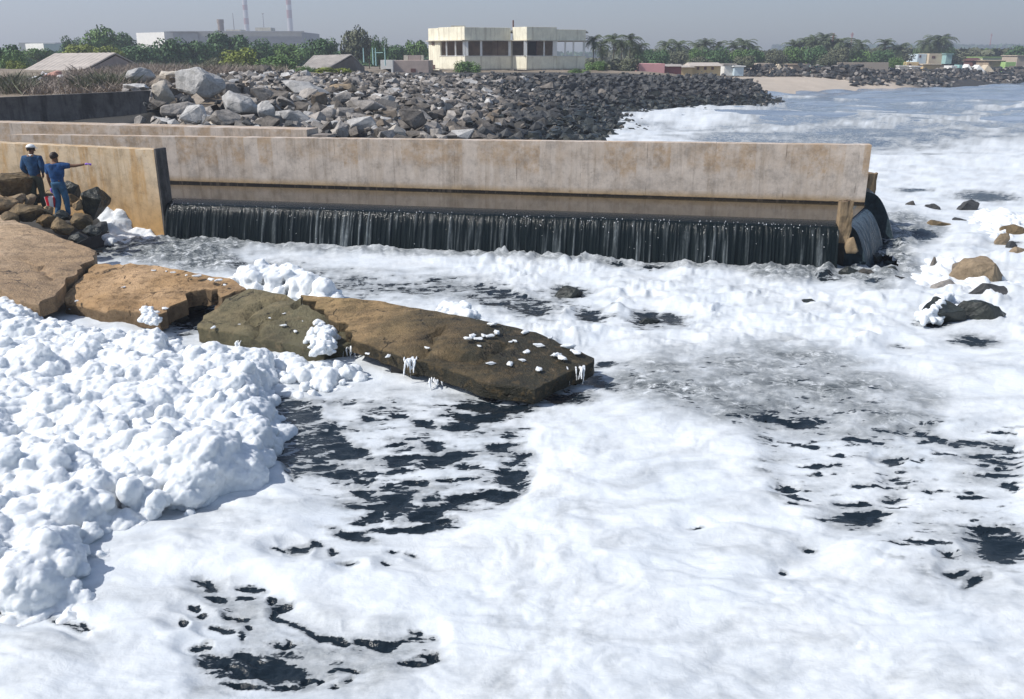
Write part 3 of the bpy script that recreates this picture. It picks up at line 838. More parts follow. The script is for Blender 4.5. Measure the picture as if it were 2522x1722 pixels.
m_fall, t, b = mat('falling dark water')
a = t.nodes.new('ShaderNodeAttribute'); a.attribute_name = 'white'
st1 = tex(t, 1.0, 6, 0.75, stretch=(13.0, 13.0, 0.30))
st2 = tex(t, 1.0, 4, 0.7, stretch=(26.0, 26.0, 1.2), off=(4, 2, 0))
stre = math_(t, 'MULTIPLY', ramp(t, st1, [(0.42, 0.0), (0.66, 1.0)]), ramp(t, st2, [(0.42, 0.05), (0.62, 1.0)]))
k = math_(t, 'MULTIPLY', a.outputs['Fac'], math_(t, 'ADD', 0.55, math_(t, 'MULTIPLY', stre, 1.2)), clamp=True)
L(t, mix(t, math_(t, 'MULTIPLY', k, 0.9, clamp=True), (0.006, 0.010, 0.011), (0.26, 0.29, 0.30)), b.inputs['Base Color'])
b.inputs['Roughness'].default_value = 0.12; b.inputs['IOR'].default_value = 1.33; b.inputs['Specular IOR Level'].default_value = 0.25
bump(t, b, math_(t, 'ADD', st2, tex(t, 12, 3, 0.6, stretch=(1.2, 1.2, 0.4))), 0.45, 0.03)

def fall_profile(ns, drop, v0=1.0, lead=0.50):
    pts = []
    for i in range(ns):
        s = i / (ns - 1)
        if s < 0.30:
            f = s / 0.30
            pts.append((-lead + lead * f, -0.07 * f * f, 0))
        else:
            f = (s - 0.30) / 0.70
            T = math.sqrt(2 * drop / 9.81) * f ** 0.75
            pts.append((v0 * T, -0.07 - 0.28 * T - 0.5 * 9.81 * T * T * 0.9, f))
    return pts

m_spill = simple('smooth spilling water', (0.038, 0.06, 0.075), 0.5, 5, 0.25, 0.3, 0.4)
def curtain(name, P0, P1, outdir, z, drop, nu, ns, amp, label, cat, v0=1.0, lead=0.5, white=0.55, seed=0):
    P0 = Vector((P0[0], P0[1])); P1 = Vector((P1[0], P1[1])); od = Vector((outdir[0], outdir[1])).normalized()
    pr = fall_profile(ns, drop, v0, lead)
    uu = np.linspace(0, 1, nu)
    Lc = (P1 - P0).length
    base = np.stack([P0.x + (P1.x - P0.x) * uu, P0.y + (P1.y - P0.y) * uu], 1)
    s_ = uu * Lc
    strand = lambda f: 0.6 * fbm(s_ * 2.6 + seed, s_ * 0 + f * 0.5, 3) + 1.1 * fbm(s_ * 11.5 + 11, s_ * 0 + f * 0.5, 3) + 0.35 * fbm(s_ * 24, s_ * 0 + f * 1.5, 2)
    rid = 0.55 * ridged(s_ * 1.6 + seed, s_ * 0 + 3.3, 3) + 0.45 * fbm(s_ * 6.5 + seed, s_ * 0 + 1.7, 3)
    lipn = fbm(s_ * 0.9 + seed, s_ * 0 + 8, 3)
    bulk = fbm(s_ * 0.45 + 2 + seed, s_ * 0 + 4, 2)
    rows = []; wh = []
    for o_, dz, f in pr:
        k = f ** 0.7
        jig = fbm(s_ * 5 + 3, s_ * 0 + f * 2.2, 3)
        out = o_ + (rid * amp * 0.5 + strand(f) * amp * 1.0 + jig * amp * 0.4) * (0.15 + k) * (f > 0) + 0.10 * lipn * k
        zz = z + dz + (0.02 * rid * (1 - f) + 0.012 * lipn) * (f > 0) * (f < 0.35) + 0.0 * s_
        rows.append(np.stack([base[:, 0] + od.x * out, base[:, 1] + od.y * out, zz], 1))
        wh.append(np.clip(white * (sstep(0.0, 0.62, strand(f)) * (0.6 + 1.3 * bulk) * (0.65 + 0.35 * f)) * sstep(0.0, 0.16, np.array(f)) + 0.55 * sstep(0.90, 1.0, np.array(f)), 0, 1))
    co = np.concatenate(rows); na = nu
    i = (np.arange(ns - 1)[:, None] * na + np.arange(na - 1)[None, :]).ravel()
    q = np.stack([i, i + na, i + na + 1, i + 1], 1)
    if name != 'waterfall':                           # the spill is a solid hump: close its ends
        vs_ = list(co); qs_ = [tuple(x) for x in q]
        for col in (0, na - 1):
            edge_ = [r_ * na + col for r_ in range(ns)]
            low = []
            for e_ in edge_:
                low.append(len(vs_)); vs_.append(np.array([co[e_][0] * 0.5 + co[edge_[0]][0] * 0.5, co[e_][1] * 0.5 + co[edge_[0]][1] * 0.5, z - drop - 0.25]))
            for k_ in range(ns - 1): qs_.append((edge_[k_], edge_[k_ + 1], low[k_ + 1], low[k_]))
        co = np.array(vs_); q = np.array(qs_)
        wh.append(np.zeros(2 * ns))
    me = npmesh(co, q); fattr(me, 'white', np.concatenate(wh))
    o = link(name, me, m_fall if name == 'waterfall' else m_spill, smooth=True, recenter=True)
    return tag(o, label, cat)

fall = curtain('waterfall', weirA, weirB, wn_, POOL + 0.004, 1.22, 1100, 40, 0.05, 'long dark curtain of water falling over the weir', 'waterfall', 0.95, 0.52, 0.85)
# white beads standing in for sun glints along the lip
rr = random.Random(31)
bm = bmesh.new()
for i in range(300):
    s_ = rr.random()
    if s_ < 0.55 and rr.random() < 0.55: continue
    s_ += 0.01 * rr.gauss(0, 1)
    if not 0.01 < s_ < 0.985: continue
    f = abs(rr.gauss(0.10, 0.12)) if rr.random() < 0.8 else rr.uniform(0, 0.8)
    T = math.sqrt(2 * 1.15 / 9.81) * min(f, .9) ** 0.75
    p = wp(WL * s_, 0, 0) + wn_.to_3d() * (0.95 * T + 0.07) + Vector((0, 0, POOL - 0.02 - 0.5 * 9.81 * T * T))
    r_ = rr.uniform(0.004, 0.010)
    bmesh.ops.create_icosphere(bm, subdivisions=1, radius=r_, matrix=Matrix.Translation(p) @ Matrix.Diagonal((1, 1, rr.uniform(1, 2.2), 1)))
m_spray = simple('white glint bead', (0.85, 0.86, 0.88), 0.02, 5, 0.3)
spray = link('spray', bmesh_to(bm), m_spray, fall, smooth=True); spray['kind'] = 'stuff'  # glint beads only: the fall's sparkle made as white geometry
pe = Vector((weirB.x + 0.30, weirB.y + 0.10)); pf = Vector((mB.x - 0.10, mB.y - 0.40))
curtain('side_waterfall', pe, pf, (0.93, -0.37), POOL + 0.004, 1.15, 200, 30, 0.045, 'smooth blue grey sheet of water spilling over the right end of the weir', 'waterfall', 1.2, 0.3, 0.35, 5)
curtain('side_waterfall', (mB.x + 0.30, mB.y + 0.30), (mB.x + 0.70, mB.y + 2.2), (0.97, -0.22), 1.42, 1.2, 120, 24, 0.035, 'smaller smooth spill of water behind the end of the channel wall', 'waterfall', 1.45, 0.3, 0.25, 9)
m_postc = concrete('brown cracked concrete', (0.30, 0.225, 0.14), (0.19, 0.135, 0.08), (0.07, 0.045, 0.03), dirt=0.95)
# broken posts at the right end
def post_obj(name, c, sx, sy, z0, z1, rot, m, label, seed):
    bm = bmesh.new()
    box(bm, (-sx, -sy, z0), (sx, sy, z1))
    bmesh.ops.subdivide_edges(bm, edges=bm.edges, cuts=5, use_grid_fill=True)
    for v in bm.verts:
        nx = float(fbm(v.co.x * 4 + seed, v.co.z * 4 + v.co.y * 3, 3))
        v.co += Vector((v.co.x, v.co.y, 0)).normalized() * nx * 0.05
        v.co.z += 0.06 * float(noise2(v.co.x * 5 + seed, v.co.y * 5)) * (v.co.z > z1 - 0.05)
        v.co.x *= 1 + 0.25 * (1 - (v.co.z - z0) / (z1 - z0)) * float(noise2(v.co.z * 3 + seed, 0.3))
    bm.transform(Matrix.Translation((c[0], c[1], 0)) @ Matrix.Rotation(rot, 4, 'Z'))
    o = link(name, bmesh_to(bm), m, recenter=True)
    return tag(o, label, 'post')
post_obj('concrete_post', (weirB.x + 0.13, weirB.y + 0.05), 0.15, 0.17, 0.65, 1.66, R(-8), m_postc, 'short cracked concrete post at the right end of the waterfall', 3)
post_obj('concrete_post', (mB.x + 0.62, mB.y + 1.75), 0.24, 0.22, 0.4, 1.74, R(10), m_postc, 'stubby ochre concrete post behind the end of the channel wall', 8)
# low return sill carrying the side spill, and the stub stone under the post
bm = bmesh.new()
wallbox(bm, (pe.x - 0.05, pe.y), (pf.x, pf.y + 0.2), 0.35, -0.5, CREST - 0.06)
tag(link('side_sill', bmesh_to(bm), m_wet, recenter=True), 'dark wet sill between the cracked post and the end of the channel wall', 'sill')
me = rock_mesh(91, 16, (0.22, 0.2, 0.26), 1, 0.03)
me.transform(Matrix.Translation((weirB.x + 0.26, weirB.y - 0.30, 0.62)))
tag(link('broken_stone', me, m_postc, smooth=True, recenter=True), 'rounded broken stone lodged under the cracked post', 'stone')

# ------------------------------------------------------------------ broken concrete slabs
def slab_mat(name, dry, mid, wet, w0, w1):
    m, t, b = mat(name)
    n1 = tex(t, 0.9, 6, 0.7); n2 = tex(t, 7, 5, 0.72); n3 = tex(t, 1.6, 5, 0.7, off=(5, 3, 1), stretch=(0.7, 1.6, 1))
    c = mix(t, ramp(t, n1, [(0.38, 0.0), (0.62, 1.0)]), dry, mid)
    px = sepxyz(t)[0]
    mr = N(t, 'ShaderNodeMapRange'); L(t, math_(t, 'ADD', px, math_(t, 'MULTIPLY', math_(t, 'SUBTRACT', n3, 0.5), 4.5)), mr.inputs[0])
    mr.inputs[1].default_value = w0; mr.inputs[2].default_value = w1
    c = mix(t, math_(t, 'MULTIPLY', mr.outputs[0], 0.95), c, wet)
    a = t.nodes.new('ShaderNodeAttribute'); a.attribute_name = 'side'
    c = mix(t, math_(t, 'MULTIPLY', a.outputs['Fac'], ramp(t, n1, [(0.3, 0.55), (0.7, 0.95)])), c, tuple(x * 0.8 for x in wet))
    mot = ramp(t, tex(t, 1.7, 10, 0.78, off=(2, 7, 3), stretch=(0.8, 1.3, 1)), [(0.39, 0.62), (0.5, 1.0), (0.61, 1.22)])
    c = mix(t, 1.0, c, mot, 'MULTIPLY')
    c = mix(t, ramp(t, n2, [(0.53, 0.0), (0.62, 0.7)]), c, tuple(x * 0.4 for x in mid))
    vo = t.nodes.new('ShaderNodeTexVoronoi'); vo.feature = 'DISTANCE_TO_EDGE'; vo.inputs['Scale'].default_value = 0.75
    tcv = t.nodes.new('ShaderNodeTexCoord'); wv = t.nodes.new('ShaderNodeVectorMath'); wv.operation = 'MULTIPLY_ADD'; nv_ = N(t, 'ShaderNodeTexNoise', Scale=2.0, Detail=6); L(t, tcv.outputs['Object'], nv_.inputs['Vector']); L(t, nv_.outputs['Color'], wv.inputs[0]); wv.inputs[1].default_value = (0.8, 0.8, 0.8); L(t, tcv.outputs['Object'], wv.inputs[2]); L(t, wv.outputs[0], vo.inputs['Vector'])
    crack = math_(t, 'MULTIPLY', ramp(t, vo.outputs['Distance'], [(0.006, 1.0), (0.018, 0.0)]), ramp(t, n3, [(0.52, 0.0), (0.58, 0.8)]))
    c = mix(t, crack, c, (0.02, 0.016, 0.01))
    c = mix(t, ramp(t, tex(t, 3.2, 4, 0.7, off=(9, 9, 2)), [(0.58, 0.0), (0.75, 0.35)]), c, (0.42, 0.30, 0.17))
    L(t, c, b.inputs['Base Color'])
    rg = mix(t, mr.outputs[0], (0.85, 0.85, 0.85), (0.5, 0.5, 0.5)); L(t, rg, b.inputs['Roughness'])
    b.inputs['Specular IOR Level'].default_value = 0.25
    bump(t, b, math_(t, 'ADD', math_(t, 'ADD', n2, tex(t, 24, 4, 0.75)), math_(t, 'SUBTRACT', math_(t, 'MULTIPLY', tex(t, 2.6, 8, 0.7, off=(1, 1, 1)), 2.0), crack)), 0.75, 0.05)
    return m
m_slabA = slab_mat('sandy brown slab', (0.62, 0.475, 0.335), (0.51, 0.365, 0.23), (0.36, 0.24, 0.135), 5.0, 9.0)
m_slabB = slab_mat('rusty ochre slab', (0.49, 0.325, 0.185), (0.36, 0.225, 0.11), (0.16, 0.115, 0.07), 2.6, 6.0)
m_slabC = slab_mat('olive brown slab', (0.31, 0.235, 0.125), (0.18, 0.15, 0.08), (0.10, 0.092, 0.052), -2.0, 2.5)
m_slabD = slab_mat('algae dark slab', (0.40, 0.265, 0.13), (0.25, 0.175, 0.085), (0.019, 0.020, 0.013), 0.4, 3.6)

def slab(name, m, top, th, label, inner=(), cracks=(), jag=(), grid=0.11, seed=0, und=0.05):
    """top: outline (px, py, z); jag: indices of outline edges that are broken"""
    P = [at(x, y, z=z) for x, y, z in top]
    I = [at(x, y, z=z) for x, y, z in inner]
    rr = random.Random(seed)
    out = []
    n = len(P)
    for i in range(n):
        a, b_ = P[i], P[(i + 1) % n]
        k = max(1, int((b_ - a).length / grid))
        nn = Vector((-(b_ - a).y, (b_ - a).x, 0)).normalized()
        for j in range(k):
            p = a.lerp(b_, j / k)
            amp = (0.11 if i in jag else 0.025)
            if j: p = p + nn * amp * (float(noise2(p.x * 3.1 + seed, p.y * 3.1)) + 0.6 * float(noise2(p.x * 8 + seed, p.y * 8)))
            out.append(p)
    ctrl = np.array([(p.x, p.y, p.z) for p in P + I])
    # plane trend + local correction keeps the facets
    nc = len(ctrl)
    dd_ = np.sqrt(np.hypot(ctrl[:, None, 0] - ctrl[None, :, 0], ctrl[:, None, 1] - ctrl[None, :, 1]) ** 2 + 0.02)
    base_ = np.c_[np.ones(nc), ctrl[:, :2]]
    sol = np.linalg.solve(np.block([[dd_ - np.eye(nc) * 0.12, base_], [base_.T, np.zeros((3, 3))]]), np.concatenate([ctrl[:, 2], np.zeros(3)]))
    def zat(x, y):
        d = np.sqrt((ctrl[:, 0] - x) ** 2 + (ctrl[:, 1] - y) ** 2 + 0.02)
        return float(d @ sol[:nc] + sol[nc] + sol[nc + 1] * x + sol[nc + 2] * y)
    xs = [p.x for p in out]; ys = [p.y for p in out]
    pts = [Vector((p.x, p.y)) for p in out]
    px_ = np.array(xs); py_ = np.array(ys)
    x = min(xs)
    while x < max(xs):
        y = min(ys)
        while y < max(ys):
            qx = x + rr.uniform(-.3, .3) * grid; qy = y + rr.uniform(-.3, .3) * grid
            if np.hypot(px_ - qx, py_ - qy).min() > grid * 0.55: pts.append(Vector((qx, qy)))
            y += grid
        x += grid
    for p in I: pts.append(Vector((p.x, p.y)))
    vs, _, fs, _, _, _ = geometry.delaunay_2d_cdt(pts, [], [list(range(len(out)))], 1, 1e-5)
    fs = [f for f in fs if len(f) == 3]
    crk = [[at(x_, y_, z=z_) for x_, y_, z_ in c_] for c_ in cracks]
    tv = []
    for p in vs:
        z = zat(p.x, p.y)
        z += 0.7 * und * float(fbm(p.x * 1.1 + seed, p.y * 1.1, 3)) + 0.010 * float(fbm(p.x * 6, p.y * 6 + seed, 3))
        for c_ in crk:
            d = float(seg_dist(np.array([p.x]), np.array([p.y]), [(q_.x, q_.y) for q_ in c_])[0])
            wv = 0.045 + 0.05 * abs(float(noise2(p.x * 4, p.y * 4)))
            z -= 0.10 * math.exp(-(d / wv) ** 2)
        tv.append((p.x, p.y, z))
    # boundary loop
    from collections import Counter
    ec = Counter()
    for f in fs:
        for a_, b_ in zip(f, f[1:] + f[:1]): ec[(a_, b_)] += 1
    bd = [e for e in ec if (e[1], e[0]) not in ec]
    nv = len(tv); verts = list(tv); side = [0.0] * nv; faces = [tuple(f) for f in fs]
    lay = {}
    cx_ = sum(xs) / len(xs); cy_ = sum(ys) / len(ys)
    for k_, fr in enumerate((0.12, 0.5, 0.9, 1.0)):
        for e in bd:
            for i in e:
                if (i, k_) in lay: continue
                p = Vector(tv[i])
                ou = Vector((p.x - cx_, p.y - cy_, 0)).normalized()
                sh = 0.045 * float(fbm(p.x * 4 + k_ * 1.3, p.y * 4 + seed, 3)) + (0.015 if k_ == 0 else (-0.10 if k_ == 3 else 0.0))
                lay[(i, k_)] = len(verts)
                verts.append((p.x + ou.x * sh, p.y + ou.y * sh, p.z - th * fr)); side.append(1.0)
    for a_, b_ in bd:
        ch = [(a_, b_)] + [(lay[(a_, k_)], lay[(b_, k_)]) for k_ in range(4)]
        for (a0, b0), (a1, b1) in zip(ch, ch[1:]): faces.append((b0, a0, a1, b1))
    bi = {}
    for i in range(nv):
        if (i, 3) in lay: bi[i] = lay[(i, 3)]
        else:
            bi[i] = len(verts); verts.append((tv[i][0], tv[i][1], tv[i][2] - th)); side.append(1.0)
    faces += [tuple(bi[i] for i in f[::-1]) for f in fs]
    me = pydata(verts, faces)
    bm = bmesh.new(); bm.from_mesh(me); bmesh.ops.recalc_face_normals(bm, faces=bm.faces); bm.to_mesh(me); bm.free()
    fattr(me, 'side', side)
    me.polygons.foreach_set('use_smooth', [True] * len(me.polygons)); me.set_sharp_from_angle(angle=R(33))
    o = link(name, me, m, recenter=True)
    me2 = o.data
    x0 = min(v.co.x for v in me2.vertices)
    for v in me2.vertices: v.co.x -= x0
    o.location.x += x0
    return tag(o, label, 'concrete slab', 'broken concrete slabs of the old apron')

slab('concrete_slab', m_slabA, [(-330, 470, 1.25), (0, 529, 1.2), (120, 574, 1.05), (236, 617, 0.86), (232, 640, 0.80), (196, 655, 0.76), (188, 676, 0.72), (160, 690, 0.7), (148, 712, 0.64), (95, 752, 0.52), (40, 738, 0.62), (0, 712, 0.75), (-200, 640, 1.0), (-400, 560, 1.3)], 0.34,
     'wide sandy brown concrete slab sloping in from the left edge', jag=(3, 4, 5, 6, 7, 8), seed=1, grid=0.13,
     cracks=[[(40, 640, 0.85), (90, 655, 0.8), (130, 690, 0.7)]], und=0.06)
slab('concrete_slab', m_slabB, [(232, 648, 0.74), (330, 650, 0.76), (440, 664, 0.76), (566, 684, 0.74), (606, 711, 0.66), (578, 720, 0.60), (545, 733, 0.54), (536, 712, 0.60), (470, 718, 0.56), (432, 750, 0.46), (392, 776, 0.40), (270, 757, 0.40), (155, 734, 0.42), (185, 700, 0.55), (207, 678, 0.62)], 0.34,
     'rusty ochre concrete slab second from the left with a dark hole', jag=(5, 6, 7, 8, 9, 13, 14, 0), seed=2, inner=[(350, 690, 0.66), (300, 725, 0.50)],
     cracks=[[(165, 735, 0.42), (260, 755, 0.40), (330, 752, 0.42), (410, 752, 0.44)]])
slab('concrete_slab', m_slabC, [(612, 713, 0.70), (660, 717, 0.74), (728, 730, 0.74), (745, 748, 0.70), (790, 770, 0.62), (830, 782, 0.54), (858, 803, 0.46), (866, 845, 0.34), (775, 866, 0.30), (640, 832, 0.32), (488, 806, 0.34), (500, 788, 0.40), (545, 752, 0.54), (556, 735, 0.60)], 0.30,
     'olive green cracked concrete slab in the middle of the broken row', jag=(2, 3, 4, 5, 6, 7, 10, 11, 12), seed=3, inner=[(650, 765, 0.56), (720, 800, 0.46)],
     cracks=[[(595, 800, 0.36), (620, 770, 0.5), (680, 738, 0.66), (728, 733, 0.72)], [(610, 800, 0.38), (680, 790, 0.45), (725, 765, 0.58), (740, 745, 0.68)], [(635, 830, 0.33), (634, 800, 0.38)]])
slab('concrete_slab', m_slabD, [(742, 728, 0.74), (850, 734, 0.77), (948, 744, 0.78), (1060, 766, 0.78), (1180, 788, 0.74), (1320, 818, 0.62), (1410, 856, 0.50), (1463, 884, 0.40), (1440, 905, 0.36), (1385, 925, 0.34), (1316, 958, 0.33), (1203, 944, 0.34), (1087, 906, 0.38), (990, 878, 0.46), (866, 836, 0.52), (860, 800, 0.58), (800, 768, 0.66)], 0.26,
     'largest dark slab with algae reaching out over the foam', jag=(14, 15, 16, 7, 8), seed=4, inner=[(1242, 846, 0.60), (1180, 876, 0.52), (1100, 830, 0.66), (1000, 800, 0.70), (1385, 880, 0.44), (930, 800, 0.66), (1300, 900, 0.42)],
     cracks=[[(1087, 812, 0.68), (1060, 840, 0.6), (1045, 862, 0.55), (1010, 878, 0.48)], [(1240, 850, 0.58), (1180, 884, 0.5), (1090, 880, 0.45)]], und=0.04)
# footing under the outer slab
bm = bmesh.new()
c0 = at(1045, 935, z=0.0)
box(bm, (-0.55, -0.2, -0.5), (0.25, 0.45, 0.22))
bmesh.ops.subdivide_edges(bm, edges=bm.edges, cuts=4, use_grid_fill=True)
for v in bm.verts: v.co += v.co.normalized() * 0.07 * float(fbm(v.co.x * 4, v.co.y * 4 + v.co.z * 5, 3))
bm.transform(Matrix.Translation((c0.x, c0.y + 0.25, 0)))
tag(link('footing_block', bmesh_to(bm), m_wet, recenter=True), 'dark wet block carrying the outer slab just above the water', 'block')

# ------------------------------------------------------------------ froth
_ico = {}
for _k in (1, 2):
    _b = bmesh.new(); bmesh.ops.create_icosphere(_b, subdivisions=_k, radius=1)
    _ico[_k] = (np.array([v.co[:] for v in _b.verts]), np.array([[v.index for v in f.verts] for f in _b.faces])); _b.free()

def froth(name, outline, hfun, seed, voxel, spacing, label, cat='froth', rmin=0.11, rmax=0.30, kind=None, group=None, fine=0.02, zfloor=0.12):
    """heap of cauliflower froth: many merged bubbles"""
    rr = random.Random(seed)
    xs = [p[0] for p in outline]; ys = [p[1] for p in outline]
    VS, FS, cnt = [], [], [0]
    def ball(c, r_, sub=2, sq=1.0):
        co, fa = _ico[sub]
        a_ = rr.uniform(0, 6.283); ca, sa = math.cos(a_), math.sin(a_)
        v = co * (r_ * rr.uniform(.8, 1.25), r_ * rr.uniform(.8, 1.25), r_ * sq * rr.uniform(.75, 1.05))
        v = np.stack([v[:, 0] * ca - v[:, 1] * sa, v[:, 0] * sa + v[:, 1] * ca, v[:, 2]], 1) + np.array(c)
        VS.append(v); FS.append(fa + cnt[0]); cnt[0] += len(co)
    x = min(xs)
    while x <= max(xs):
        y = min(ys)
        while y <= max(ys):
            qx = x + rr.uniform(-.45, .45) * spacing; qy = y + rr.uniform(-.45, .45) * spacing
            a = np.array([qx]); b_ = np.array([qy])
            ins = in_poly(a, b_, outline)[0]
            if ins:
                d = float(seg_dist(a, b_, outline + [outline[0]])[0])
                h_ = hfun(qx, qy, d) + rr.uniform(-.5, .5) * rmin * 1.3
                r_ = (rmin + (rmax - rmin) * rr.random() ** 1.6) * (0.75 if d < 0.25 else 1) * (1.3 if rr.random() < 0.12 else 1)
                top = max(h_, 0.10)
                ball((qx, qy, top - r_ * 0.8), r_)
                zz = top - r_ * 0.8
                while zz > zfloor + r_ * 0.6:                      # body below, so that cliffs are solid
                    zz -= r_ * 0.8
                    ball((qx + rr.uniform(-.07, .07), qy + rr.uniform(-.07, .07), zz), r_ * rr.uniform(.8, 1.15), 1)
                for k in range(5):                    # small bubbles on the big ones
                    v = Vector((rr.gauss(0, 1), rr.gauss(0, 1), abs(rr.gauss(0, 1)) * 0.8)).normalized() * r_ * rr.uniform(.75, .95)
                    ball((qx + v.x, qy + v.y, top - r_ * 0.8 + v.z), r_ * rr.uniform(.18, .48), 1)
            y += spacing
        x += spacing
    me = npmesh(np.concatenate(VS), np.concatenate(FS))
    me = bake(me, [('REMESH', dict(mode='VOXEL', voxel_size=voxel, use_smooth_shade=True)), ('SMOOTH', dict(factor=0.6, iterations=6))])
    co = getco(me); nn = normals(me)
    d = fine * (2.4 * np.abs(noise3(co * 3.4)) + 1.5 * np.abs(noise3(co * 7.3 + 5)) + 0.8 * np.abs(noise3(co * 15.0 + 9)) + 0.35 * np.abs(noise3(co * 31.0 + 3)) - 0.8)
    co = co + nn * d[:, None]
    setco(me, co)
    bm = bmesh.new(); bm.from_mesh(me)
    bmesh.ops.delete(bm, geom=[v for v in bm.verts if v.co.z < min(-0.12, zfloor - 0.25) or v.co.z < zfloor - 0.12], context='VERTS')
    bm.to_mesh(me); bm.free()
    o = link(name, me, m_froth, smooth=True, recenter=True)
    return tag(o, label, cat, group, kind)

def gpoly(pts, z=0.3):
    return [tuple(at(x, y, z=z)[:2]) for x, y in pts]
PILE = gpoly([(-260, 650), (0, 740), (95, 800), (150, 818), (270, 838), (380, 858), (420, 862), (490, 862), (555, 884), (640, 896), (700, 904), (690, 930), (655, 955), (662, 1010), (668, 1060), (686, 1110), (680, 1150), (600, 1190), (560, 1215), (470, 1250), (420, 1270), (360, 1290), (280, 1300), (262, 1340), (255, 1400), (200, 1460), (120, 1485), (0, 1480), (-300, 1480), (-500, 1000)], 0.15)
def hp(x, y, d):
    b = 0.52 * float(sstep(0.0, 0.42, np.array(d))) ** 0.6
    return b + 0.20 * float(fbm(x * 0.8, y * 0.8, 3)) + 0.16 * float(billow(x * 0.9, y * 0.9, 2)) * float(sstep(0, .5, np.array(d))) + 0.10 * float(sstep(13, 9, np.array(y))) * 0.4
pile = froth('froth_pile', PILE, hp, 11, 0.022, 0.23, 'huge heap of white cauliflower froth against the slabs at left', 'froth', rmin=0.12, rmax=0.38, fine=0.028)
S2 = gpoly([(640, 880), (720, 888), (790, 905), (850, 905), (905, 920), (915, 945), (860, 960), (800, 968), (740, 985), (690, 960), (650, 940)], 0.05)
froth('froth_mound', S2, lambda x, y, d: 0.05 + 0.20 * float(sstep(0, .3, np.array(d))), 12, 0.022, 0.19, 'low froth mound beside the big heap under the cracked slab', rmin=0.08, rmax=0.17)
S3 = gpoly([(235, 560), (255, 545), (330, 540), (362, 560), (398, 580), (395, 598), (330, 604), (270, 605), (235, 590)], 0.0)
ctr = at(315, 575, z=0.0)
froth('froth_mound', S3, lambda x, y, d: 0.12 + 0.78 * math.exp(-(((x - ctr.x + 0.02) / 0.95) ** 4 + ((y - ctr.y) / 0.85) ** 4)), 13, 0.04, 0.22, 'rounded white froth mound at the foot of the ochre wall', rmin=0.2, rmax=0.34, fine=0.015)
S4 = gpoly([(765, 800), (800, 795), (822, 812), (835, 835), (812, 862), (780, 868), (760, 850), (775, 835), (755, 828)], 0.45)
froth('froth_clump', S4, lambda x, y, d: 0.46 + 0.10 * float(sstep(0, .15, np.array(d))), 14, 0.018, 0.11, 'ragged clump of froth caught in the crack between two slabs', rmin=0.05, rmax=0.10, zfloor=0.36)
S5 = gpoly([(345, 765), (370, 758), (392, 768), (396, 792), (380, 800), (352, 790)], 0.4)
froth('froth_clump', S5, lambda x, y, d: 0.42 + 0.07 * float(sstep(0, .15, np.array(d))), 15, 0.018, 0.11, 'froth clump on the edge of the rusty slab beside the dark hole', rmin=0.05, rmax=0.09, zfloor=0.36)
S6 = gpoly([(1058, 768), (1090, 752), (1150, 752), (1182, 772), (1170, 788), (1110, 785)], 0.7)
froth('froth_clump', S6, lambda x, y, d: 0.72 + 0.10 * float(sstep(0, .2, np.array(d))), 16, 0.025, 0.14, 'smooth froth cap resting on the back edge of the outer slab', rmin=0.08, rmax=0.14, zfloor=0.66)
S7 = gpoly([(560, 690), (640, 672), (760, 690), (845, 728), (800, 738), (690, 722), (610, 712)], 0.2)
froth('froth_bank', S7, lambda x, y, d: 0.25 + 0.30 * float(sstep(0, .35, np.array(d))), 17, 0.035, 0.22, 'froth bank lying along the back edge of the olive slab', rmin=0.12, rmax=0.2)
S8 = gpoly([(2240, 690), (2290, 640), (2400, 640), (2440, 690), (2522, 700), (2522, 745), (2400, 740), (2300, 720)], 0.0)
froth('froth_bank', S8, lambda x, y, d: 0.02 + 0.15 * float(sstep(0, .7, np.array(d))), 18, 0.045, 0.30, 'soft froth bank around the tan wedge rock at right', rmin=0.16, rmax=0.34, fine=0.006)
S9 = gpoly([(2380, 560), (2400, 525), (2460, 520), (2540, 540), (2540, 580), (2450, 590)], 0.0)
froth('froth_bank', S9, lambda x, y, d: 0.02 + 0.17 * float(sstep(0, .7, np.array(d))), 19, 0.045, 0.30, 'soft froth bank behind the small rocks at the right edge', rmin=0.16, rmax=0.34, fine=0.006)
# clots on the slabs
clot_src = []
for s_ in range(4):
    me = rock_mesh(300 + s_, 16, (1, 0.85, 0.5), 1, 0.16)
    me.materials.append(m_froth); me.polygons.foreach_set('use_smooth', [True] * len(me.polygons)); clot_src.append(me)
CL = [(378, 666, .06, .74), (410, 668, .04, .74), (428, 671, .06, .76), (458, 678, .05, .76), (485, 679, .10, .76), (520, 688, .10, .74), (540, 690, .09, .74), (552, 702, .06, .7), (304, 707, .05, .58), (174, 761, .05, .2), (189, 741, .05, .42),
      (405, 760, .08, .45), (525, 806, .07, .38), (698, 801, .06, .47), (745, 790, .05, .5), (755, 785, .05, .52), (727, 816, .06, .42), (700, 772, .04, .55), (664, 783, .04, .5), (590, 800, .05, .38),
      (905, 871, .05, .42), (955, 877, .07, .43), (1150, 833, .08, .68), (1165, 828, .10, .68), (1178, 834, .08, .66), (1190, 826, .07, .68), (1210, 798, .09, .73), (1225, 819, .10, .68), (1207, 827, .08, .68), (1180, 852, .05, .6), (1258, 842, .05, .6), (1270, 840, .06, .6),
      (1293, 818, .09, .63), (1326, 850, .10, .55), (1297, 867, .09, .5), (1288, 887, .07, .47), (1257, 896, .09, .46), (1208, 895, .08, .46), (1327, 910, .09, .42), (1400, 852, .14, .5), (1385, 880, .12, .46), (1370, 874, .1, .48), (1420, 868, .12, .48), (1355, 832, .06, .58), (1052, 856, .06, .55)]
